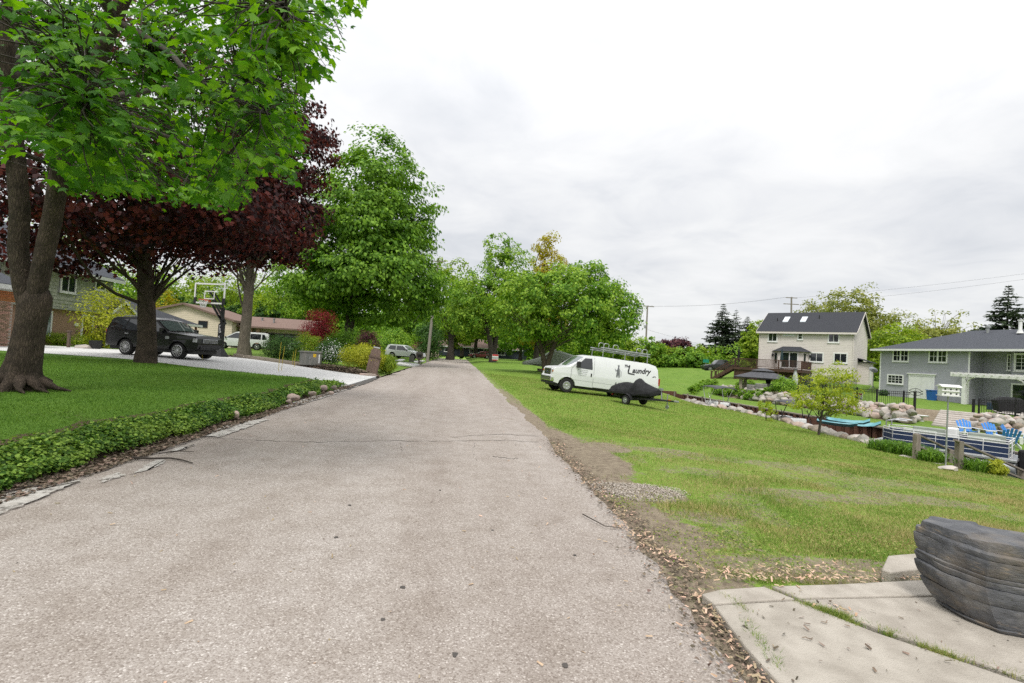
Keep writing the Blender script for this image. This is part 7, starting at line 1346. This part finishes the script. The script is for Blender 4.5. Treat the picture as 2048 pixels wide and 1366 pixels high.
# ---- gazebo below the deck
p = Vector((28.9, 46.2, 0)); p.z = zT(p.x, p.y); t = thing('gazebo', 'gazebo with a two tier grey metal roof on wooden posts below the deck', 'gazebo', p, math.radians(-38))
for x in (-1.7, 1.7):
    for y in (-1.4, 1.4): b = B(); b.box(x-.14, x+.14, y-.14, y+.14, -.3, 1.3); b.build('post', 'timber_step', t, bevel=.01); b = B(); b.bar((x, y, .85), (x*.7, y, 1.3), .09, .1); b.build('brace', 'timber_step', t)
def hip(w_, d_, z0_, w2, d2, z1_): b = B(); b.add([(-w_, -d_, z0_), (w_, -d_, z0_), (w_, d_, z0_), (-w_, d_, z0_), (-w2, -d2, z1_), (w2, -d2, z1_), (w2, d2, z1_), (-w2, d2, z1_)], [(0, 1, 5, 4), (1, 2, 6, 5), (2, 3, 7, 6), (3, 0, 4, 7), (4, 5, 6, 7), (3, 2, 1, 0)]); return b
hip(2.3, 2.0, 1.28, .75, .6, 1.85).build('lower_roof', 'canvas_grey', t); hip(.95, .8, 1.92, .1, .08, 2.2).build('upper_roof', 'canvas_grey', t); b = B(); b.box(-2.28, 2.28, -1.98, -1.9, 1.18, 1.275); b.build('beam', 'black_metal', t)
b = B(); b.lathe([(.02, .2), (.2, .55), (.26, .9), (.1, 1.0)], 8, (.5, 0, .25)); b.build('curtain', 'cover_black', t)
for i, (px, d) in enumerate(((1505, 47), (1522, 46.5), (1536, 47.5))): q = gz(px, 785, d); b = B(); b.box(-.5, .5, -.4, .4, 0, .42); b.box(-.5, .5, .25, .4, .42, .8); o = b.build('patio_sofa', 'box_grey', bevel=.06); o.location = q; o.rotation_euler = (0, 0, -.5); tag(o, ['grey patio sofa under the gazebo, left', 'grey patio sofa under the gazebo, middle', 'grey patio sofa under the gazebo, right'][i], 'sofa', 'patio sofas')
p = gz(1590, 764, 52); t = thing('patio_heater', 'slim pyramid patio heater right of the gazebo', 'heater', p); b = B(); b.add([(-.28, -.28, .5), (.28, -.28, .5), (.28, .28, .5), (-.28, .28, .5), (-.06, -.06, 2.0), (.06, -.06, 2.0), (.06, .06, 2.0), (-.06, .06, 2.0)], [(0, 1, 5, 4), (1, 2, 6, 5), (2, 3, 7, 6), (3, 0, 4, 7), (4, 5, 6, 7)]); b.build('tower', 'lamp_clear', t); b = B(); b.box(-.3, .3, -.3, .3, 0, .5); b.build('base', 'black_metal', t); b = B(); b.lathe([(.3, 2.0), (.05, 2.12)], 4); b.build('cap', 'black_metal', t)
t = shrub('boxwood', 'clipped boxwood nearest the canal in the curved hedge row', 1385, 792, 50, .52, .48, 'leaf_mid', 700, .12, 95, group='boxwood hedge rows', cat='hedge')
for i, (px, py, d) in enumerate(((1387, 785, 51), (1392, 780, 52.5), (1400, 776, 54), (1409, 773, 55), (1418, 770, 56), (1428, 768, 57), (1440, 779, 50), (1452, 780, 49.5), (1464, 780, 49), (1476, 781, 48.5), (1486, 783, 47.5), (1497, 786, 46.5), (1508, 787, 46), (1520, 789, 45.5), (1532, 790, 45), (1544, 791, 44.6), (1480, 766, 52), (1492, 766, 52), (1504, 767, 52), (1556, 770, 50), (1568, 772, 50), (1432, 781, 50.5))):
    c = copy_tree(t); c.location = gz(px, py, d); c.rotation_euler = (0, 0, i*1.3); od = ['first', 'second', 'third', 'fourth', 'fifth', 'sixth', 'seventh', 'eighth', 'ninth', 'tenth']; c['label'] = f'clipped boxwood, {od[i+1]} from the canal in the curved hedge row' if i < 6 else (f'clipped boxwood, {od[i-6]} from the left in the low row below the gazebo' if i < 16 else ['leftmost clipped boxwood of the three behind the gazebo', 'middle clipped boxwood of the three behind the gazebo', 'rightmost clipped boxwood of the three behind the gazebo', 'left one of two boxwoods right of the gazebo', 'right one of two boxwoods right of the gazebo', 'clipped boxwood just left of the low row below the gazebo'][i-16])
shrub('shrub', 'loose green shrub right of the gazebo post', 1568, 800, 44, 1.2, .9, 'leaf_mid', 2200, .12, 96)
t = thing('rock_bed', 'scatter of pale rocks under the deck stair above the hedge', 'rocks', gz(1470, 772, 53))
for k in range(46): p = at(1440+random.random()*70, 768+random.random()*8, 53+random.uniform(-2, 2)); put_rock(t, p.x, p.y, zT(p.x, p.y)+.1, random.uniform(.12, .26))
# road sign, far
p = gz(1411, 738, 92); t = thing('street_sign', 'small green road sign on a post beside the pickup', 'sign', p); dz_ = at(1411, 722, 92).z-p.z; b = B(); b.tube([(0, 0, 0), (0, 0, dz_)], .05, 6); b.build('post', 'galvanised', t); b = B(); b.box(-.55, .55, -.06, -.03, dz_-.3, dz_+.3); b.build('plate', 'sign_green', t)
# ================================================================ on the canal
def oriented(p, q):                       # x from p towards q
    p, q = Vector(p), Vector(q); f = (q-p).normalized(); l = Vector((0, 0, 1)).cross(f).normalized(); M = Matrix((f, l, f.cross(l))).transposed().to_4x4(); M.translation = p; return M, (q-p).length
def pontoon():
    M, L_ = oriented((23.3, 19.2, -1.42), (20.5, 23.1, -1.42)); t = thing('pontoon_boat', 'navy pontoon boat with white rails moored along the canal', 'boat', M=M)      # x towards the bow
    for y in (-.95, .95):
        b = B(); P = [(-.1, y, -.32), (L_-.6, y, -.32), (L_-.1, y, -.25), (L_+.25, y, -.12)]; b.tube(P, [.30, .30, .2, .04], 14); b.build('pontoon_tube', 'galvanised', t, smooth=60)
    b = B(); b.box(-.15, L_+.05, -1.22, 1.22, -.05, .06); b.build('deck', 'alloy', t, bevel=.02)
    def side(a, c, nm):
        a, c = Vector(a), Vector(c); b = B(); b.bar(a+Vector((0, 0, .36)), c+Vector((0, 0, .36)), .03, .56); b.build(nm, 'boat_navy', t); d = (c-a).length; u = (c-a)/d
        b = B()
        for z in (.08, .26, .5, .66, .76): b.tube([a+Vector((0, 0, z)), c+Vector((0, 0, z))], .022, 6)
        n = max(1, int(d/.75))
        for i in range(n+1): q = a+u*d*i/n; b.tube([q+Vector((0, 0, .06)), q+Vector((0, 0, .76))], .022, 6)
        b.build('rail', 'white_paint', t, smooth=60)
    x1 = L_-.35; side((.1, 1.15, 0), (x1-.5, 1.15, 0), 'side_panel'); side((.1, -1.15, 0), (x1-.5, -1.15, 0), 'side_panel'); side((x1-.5, 1.15, 0), (x1, .5, 0), 'bow_panel'); side((x1-.5, -1.15, 0), (x1, -.5, 0), 'bow_panel'); side((.1, 1.15, 0), (.1, .3, 0), 'stern_panel'); side((.1, -1.15, 0), (.1, -.3, 0), 'stern_panel')
    for x0, x1_, y0, y1 in ((.35, 1.6, -1.05, -.45), (.35, 1.4, .45, 1.05), (2.4, 3.6, .5, 1.05), (2.4, 3.6, -1.05, -.5)): b = B(); b.box(x0, x1_, y0, y1, .06, .48); sg = 1 if y0 > 0 else -1; b.box(x0, x1_, (y1-.14 if sg > 0 else y0), (y1 if sg > 0 else y0+.14), .48, .82); b.build('bench_seat', 'tarp', t, bevel=.05)
    b = B(); b.box(1.9, 2.3, -.95, -.35, .06, .95); b.build('console', 'white_paint', t, bevel=.05); b = B(); b.tube([(x1-.1, .5, .76), (x1-.1, .5, 1.02), (x1-.4, .5, 1.12), (x1-.9, .5, 1.1)], .03, 6); b.tube([(x1-.1, -.5, .76), (x1-.1, -.5, 1.02), (x1-.4, -.5, 1.12), (x1-.9, -.5, 1.1)], .03, 6); b.build('bimini_frame', 'alloy', t, smooth=60)
    b = B(); b.box(-.55, -.1, -.22, .22, -.6, .4); b.build('outboard', 'cover_black', t, bevel=.08)
pontoon()
def runabout(label, p, q, grp='small boats with grey canopy tops', top=1.75):
    M, L_ = oriented(p, q); t = thing('motor_boat', label, 'boat', M=M, group=grp); S = [(0, .8), (L_*.5, .86), (L_*.8, .62), (L_*.95, .25), (L_, .03)]; vs = []; b = B()
    for x, w_ in S: vs += [(x, -w_, .5), (x, -w_*.85, .0), (x, 0, -.3), (x, w_*.85, .0), (x, w_, .5)]
    b.add(vs, [(i*5+j, i*5+j+1, i*5+j+6, i*5+j+5) for i in range(4) for j in range(4)]+[(0, 1, 2, 3, 4)]); b.build('hull', 'car_white', t, smooth=50); b = B(); b.prism([(0.02, -.78), (L_*.5, -.84), (L_*.8, -.6), (L_*.98, 0), (L_*.8, .6), (L_*.5, .84), (.02, .78)], .40, .44, 'z'); b.build('deck', 'tarp', t)
    for x0, x1 in ((.5, 1.0), (1.6, 2.1)): b = B(); b.box(x0, x1, -.5, .5, .44, .9); b.build('seat', 'white_paint', t, bevel=.05)
    for y in (-.78, .78): b = B(); b.tube([(L_*.42, y, .5), (L_*.15, y, top)], .022, 5); b.tube([(L_*.42, y, .5), (L_*.55, y, top)], .022, 5); b.tube([(L_*.2, y, .5), (L_*.35, y, top*.8)], .018, 5); b.build('canopy_frame', 'alloy' if top > 1.8 else 'black_metal', t, smooth=60)
    vs = []; b = B(); n = 6
    for i in range(n+1):
        for j in range(n+1): x = L_*(.05+.6*i/n); y = -.9+1.8*j/n; vs.append((x, y, top+.12*(1-(2*j/n-1)**2)+.05*math.sin(i/n*PI)-.06*(i in (0, n))))
    b.add(vs, [(i*(n+1)+j, i*(n+1)+j+1, (i+1)*(n+1)+j+1, (i+1)*(n+1)+j) for i in range(n) for j in range(n)]); c = b.build('canopy', 'canvas_grey', t, smooth=60); s_ = c.modifiers.new('solid', 'SOLIDIFY'); s_.thickness = .02
    b = B(); b.box(-.4, .0, -.18, .18, -.2, .75); b.build('outboard', 'cover_black', t, bevel=.06)
runabout('farther boat with a grey canopy on white struts by the dock', at(1455, 812, 37.5).xy.to_3d()+Vector((0, 0, -1.85)), at(1400, 800, 41).xy.to_3d()+Vector((0, 0, -1.85)), top=1.95)
runabout('nearer boat with a grey canopy on black crossed struts beside the young tree', at(1610, 846, 27).xy.to_3d()+Vector((0, 0, -1.75)), at(1548, 836, 29.5).xy.to_3d()+Vector((0, 0, -1.75)), top=1.7)
t = thing('dock', 'pale grey plank dock along the near canal bank behind the jet ski trailer', 'dock', (18.35, 37, -1.25))
for k in range(40): b = B(); b.box(-.5, .75, -7+k*.35, -7+k*.35+.33, -.05, .0); b.build('plank', 'patio_stone', t, bevel=.006, seg=1)
for k in range(6): b = B(); b.tube([(.72, -6.5+k*2.6, -.8), (.72, -6.5+k*2.6, .55)], .07, 8); b.build('piling', 'weathered_wood', t)
for i, (px, py, d, a) in enumerate(((1672, 849, 27.6, 62), (1694, 849, 27.8, 48), (1718, 848, 28.4, 55))):
    p = at(px, py, d); p.z = float(zlow(p.y))+.08+.14*(i == 1); b = B(); S = [(-1.45, .06, .05), (-1.2, .26, .02), (-.5, .37, 0), (.4, .38, 0), (1.1, .26, .03), (1.5, .05, .12)]; vs = []
    for x, w_, z in S: vs += [(x, -w_, z+.06), (x, 0, z), (x, w_, z+.06), (x, 0, z+.14)]
    b.add(vs, [(q*4+j, q*4+(j+1) % 4, q*4+4+(j+1) % 4, q*4+4+j) for q in range(5) for j in range(4)]+[(3, 2, 1, 0), (20, 21, 22, 23)]); o = b.build('kayak', 'turquoise', smooth=50); o.location = p; o.rotation_euler = (.25*(i-1), 0, math.radians(-a)); o.scale = (.68, .95, 1.5); tag(o, ['turquoise kayak on the far bank, left of the three', 'turquoise kayak on the far bank, the raised middle one', 'turquoise kayak on the far bank, right of the three'][i], 'kayak', 'turquoise kayaks')
# ---- fire pit patio and chairs
t = thing('stone_patio', 'pale flagstone patio under the blue chairs', 'patio', (31.5, 25.8, -1.46))
for i in range(7):
    for j in range(4): b = B(); w_, d_ = random.uniform(.75, .92), random.uniform(.7, .88); b.box(-3+i*.98, -3+i*.98+w_, -1.5+j*.92, -1.5+j*.92+d_, -.05, random.uniform(.035, .055)); b.build('flagstone', 'patio_stone', t, bevel=.02, seg=1)
def adirondack(label, p, rz, first=[]):
    if first:
        t = copy_tree(first[0]); t.location = p; t.rotation_euler = (0, 0, rz); t['label'] = label; return t
    t = thing('garden_chair', label, 'chair', p, rz, 'blue and white garden chairs'); first.append(t)       # faces -y
    for k in range(5): x = -.24+k*.12; b = B(); b.bar((x, .18, .28), (x*1.25, .52, .98-.05*abs(k-2)), .105, .022, (0, 1, 0)); b.build('back_slat', 'chair_blue', t, bevel=.005, seg=1)
    for k in range(5): b = B(); y = -.32+k*.11; b.box(-.28, .28, y, y+.10, .385-.035*k, .405-.035*k); b.build('seat_slat', 'chair_blue', t)
    for s in (-1, 1):
        b = B(); b.box(s*.36-.07, s*.36+.07, -.40, .42, .55, .575); b.build('arm', 'white_paint', t, bevel=.01); b = B(); b.box(s*.33-.02, s*.33+.02, -.36, -.24, 0, .548); b.build('leg', 'white_paint', t); b = B(); b.bar((s*.30, -.36, .36), (s*.30, .62, .06), .03, .12); b.build('leg', 'white_paint', t)
    b = B(); b.box(-.3, .3, .26, .29, .48, .56); b.build('back_rail', 'white_paint', t); return t
for i, (px, py, d, rz, l_) in enumerate(((1936, 873, 28.5, -.35, 'blue and white garden chair nearest the steps, left of the three'), (1991, 880, 27.5, -.15, 'blue and white garden chair left of the fire pit table, the middle one'), (2030, 886, 26.8, .5, 'blue and white garden chair at the right edge, turned aside'), (2014, 897, 25.2, 2.6, 'white armed garden chair seen from behind in front of the others'))):
    p = at(px, py, d); p.z = -1.42; adirondack(l_, p, rz)
p = at(1970, 875, 28.2); p.z = -1.43; t = thing('fire_pit', 'low grey block fire pit between the blue chairs', 'fire pit', p)
for r in range(2):
    for k in range(10): a = 2*PI*(k+.5*r)/10; b = B(); b.box(-.13, .13, -.07, .07, 0, .15, Matrix.Translation((.42*math.cos(a), .42*math.sin(a), r*.155)) @ Matrix.Rotation(a+PI/2, 4, 'Z')); b.build('block', 'patio_stone', t, bevel=.012, seg=1)
# ---- bird house on its pole
p = Vector((12.45, 11.85, 0)); p = at(1891, 934, 13); p.z = zT(p.x, p.y); t = thing('birdhouse', 'white two storey martin birdhouse on a tall metal pole above the canal bank', 'birdhouse', p, math.radians(-20)); hz = 1.86*1.15; t.scale = (.87, .87, .87)
b = B(); b.tube([(0, 0, -.2), (0, 0, hz)], .022, 8); b.build('pole', 'galvanised', t, smooth=60); b = B(); b.box(-.215, .215, -.12, .12, hz, hz+.24); body = b.build('house_body', 'white_paint', t, bevel=.004); b = B(); b.box(-.235, .235, -.16, .16, hz-.022, hz-.002); b.box(-.23, .23, -.15, -.122, hz+.115, hz+.13); b.build('balcony', 'white_paint', t)
for x in (-.14, 0, .14):
    for z in (.055, .18): b = B(); b.lathe([(.024, 0), (.024, .006)], 12, (x, -.1205, hz+z), Matrix.Rotation(PI/2, 4, 'X')); b.build('entry_hole', 'ink', body)
b = B(); b.prism([(-.17, hz+.242), (.17, hz+.242), (.145, hz+.275), (.0, hz+.315), (-.145, hz+.275)], -.255, .255, 'x'); b.build('roof', 'trim_white', t)
tag(rock('stone', at(1893, 936, 12.9), .24, .16, .07, 'boulder_grey', 66), 'flat pale stone at the foot of the birdhouse pole', 'stone')
# ---- wooden hand rail down to the water
A1, A2_, A3_ = at(1832, 918, 15.0), at(1917, 934, 13.6), at(2046, 952, 15.2)
t = thing('hand_rail', 'weathered wooden handrail on the stair down to the pontoon boat', 'railing', (13.3, 13, -.7)); o_ = t.location
for p, top in ((A1, at(1832, 868, 15.0)), (A2_, at(1917, 882, 13.6)), (at(2043, 965, 15.2), at(2043, 940, 15.2)), (at(1899, 920, 16.3), at(1899, 900, 16.3))): b = B(); b.box(p.x-.07, p.x+.07, p.y-.07, p.y+.07, p.z-.25, top.z); q = b.build('post', 'weathered_wood', t, bevel=.008); q.location = -o_
for a, c in ((at(1832, 868, 15.0), at(1899, 899, 16.3)), (at(1899, 899, 16.3), at(1965, 925, 17.5)), (at(1910, 880, 13.5), at(2050, 943, 15.2)), (at(1836, 893, 15.0), at(1899, 918, 16.3)), (at(1917, 905, 13.6), at(2046, 958, 15.2))): b = B(); b.bar(a, c, .09, .05); q = b.build('rail', 'weathered_wood', t, bevel=.006); q.location = -o_
t = thing('plank_step', 'pale plank landing at the top of the canal stair', 'step', (0, 0, 0)); P = [at(1798, 911, 15.4), at(1880, 928, 14.4), at(1893, 925, 14.9), at(1812, 908, 15.9)]
t.location = P[0]; b = B(); b.add([tuple(q-P[0]) for q in P]+[tuple(q-P[0]-Vector((0, 0, .08))) for q in P], [(0, 1, 2, 3), (4, 5, 1, 0), (5, 6, 2, 1), (6, 7, 3, 2), (7, 4, 0, 3)]); b.build('plank', 'patio_stone', t)
# ---- young honey locust and bank plants
leafmat('leaf_locust', (.22, .30, .025), (.30, .37, .035), (.38, .42, .05), .45, .2, .5, 1.5)
p = at(1638, 866, 20.6); p.z = zT(p.x, p.y)-.05; tree('honey_locust', 'young feathery yellow green locust tree on the canal bank', p, [(.2, 0, 1.9, 1.25, 1.0, .85), (-.6, 0, 1.5, .9, .8, .55), (.9, 0, 1.35, 1.0, .8, .5), (.9, 0, 2.5, .5, .5, .55), (.1, 0, 2.5, .5, .5, .45)], 'leaf_locust', 'bark_dark', .045, 150, 44, .075, .26, QUAD, 97, 2.0, 40, 1, None, .25, .5, .8, flare=1.3, droop=.5)
def spiky(label, px, py, d, r, h, n, m='blade_right', wd=.012):
    p = at(px, py, d); p.z = zT(p.x, p.y); t = thing('daylily', label, 'plant', p, 0, 'leafy clumps on the near canal bank'); V = []
    for k in range(n):
        a, q = rng.uniform(0, 2*PI), r*math.sqrt(rng.random()); x, y = q*math.cos(a), q*math.sin(a)*.8; b_ = rng.uniform(0, 2*PI); l_ = h*rng.uniform(.35, 1.15); sp_ = rng.uniform(.3, 1.1); dx, dy = math.cos(b_)*l_*sp_, math.sin(b_)*l_*sp_; nx, ny = -math.sin(b_)*wd, math.cos(b_)*wd
        V += [(x-nx, y-ny, 0), (x+nx, y+ny, 0), (x+dx*.4+nx, y+dy*.4+ny, l_*.75), (x+dx*.4-nx, y+dy*.4-ny, l_*.75), (x+dx*.4-nx, y+dy*.4-ny, l_*.75), (x+dx*.4+nx, y+dy*.4+ny, l_*.75), (x+dx, y+dy, l_*(.95-.35*sp_)), (x+dx, y+dy, l_*(.95-.35*sp_))]
    V = np.array(V).reshape(-1, 4, 3); V[1::2, 3] = V[1::2, 2]-np.array([.004, 0, 0]); npmesh('foliage', V.reshape(-1, 3), 4, m, t)
leafmat('blade_lily', (.085, .18, .025), (.12, .235, .032), (.17, .28, .04), .4, .2, .5, .8)
for i, (px, py, d, r, h) in enumerate(((1770, 896, 16.6, .5, .42), (1800, 903, 16.2, .5, .45), (1840, 912, 15.6, .45, .42), (1862, 921, 14.8, .35, .35), (1945, 940, 13.6, .4, .36))): spiky(['strappy daylily clump by the last bank rocks', 'strappy daylily clump left of the wooden rail post', 'strappy daylily clump at the foot of the first rail post', 'strappy daylily clump beside the plank landing', 'strappy green clump right of the birdhouse pole'][i], px, py, d, r, h, 520, 'blade_lily')
shrub('shrub', 'small golden yellow shrub right of the birdhouse pole', 1988, 946, 13.4, .30, .20, 'leaf_yellow', 2200, .045, 98)
shrub('shrub', 'sparse yellow green sapling on the bank left of the nearer boat', 1532, 838, 26, .5, .55, 'leaf_locust', 420, .08, 99)
# ---- far woods closing the view
def woods(name, label, pts, h, leaf, n, size, depth=8, seed=0):
    rg = np.random.default_rng(seed); P = np.array([(at(px, 700, d).x, at(px, 700, d).y) for px, d in pts]); t = rg.random(n)*(len(P)-1); i = t.astype(int).clip(0, len(P)-2); f = (t-i)[:, None]; xy = P[i]*(1-f)+P[i+1]*f
    u = rg.random(n); top = h*(.45+.75*fbm(t*3.1+seed, 0*t+seed, 1.0, 3)); z = top*u**.8; xy = xy+rg.normal(0, depth*.35, (n, 2))*(1-.5*u[:, None])
    tag(npmesh(name, leaves(np.column_stack([xy, z]), rg.normal(0, .6, (n, 3))+np.array([0, -.5, .8]), size*rg.uniform(.7, 1.3, n), QUAD*[1.4, 1, 1], None, None, rg), 4, leaf), label, 'woods', kind='stuff')
woods('far_woods', 'distant green woods behind the houses on the left', [(-500, 105), (0, 105), (450, 115), (700, 118), (880, 150)], 11, 'leaf_mid', 32000, .95, 10, 1)
woods('far_woods', 'distant green woods behind the trees right of the road end', [(860, 160), (1000, 150), (1150, 135), (1235, 125)], 9, 'leaf_linden', 16000, 1.0, 9, 2)
woods('far_woods', 'low distant tree line behind the pickup and the houses on the right', [(1230, 150), (1500, 140), (1800, 130), (2300, 110)], 5.5, 'leaf_mid', 18000, .8, 7, 3)
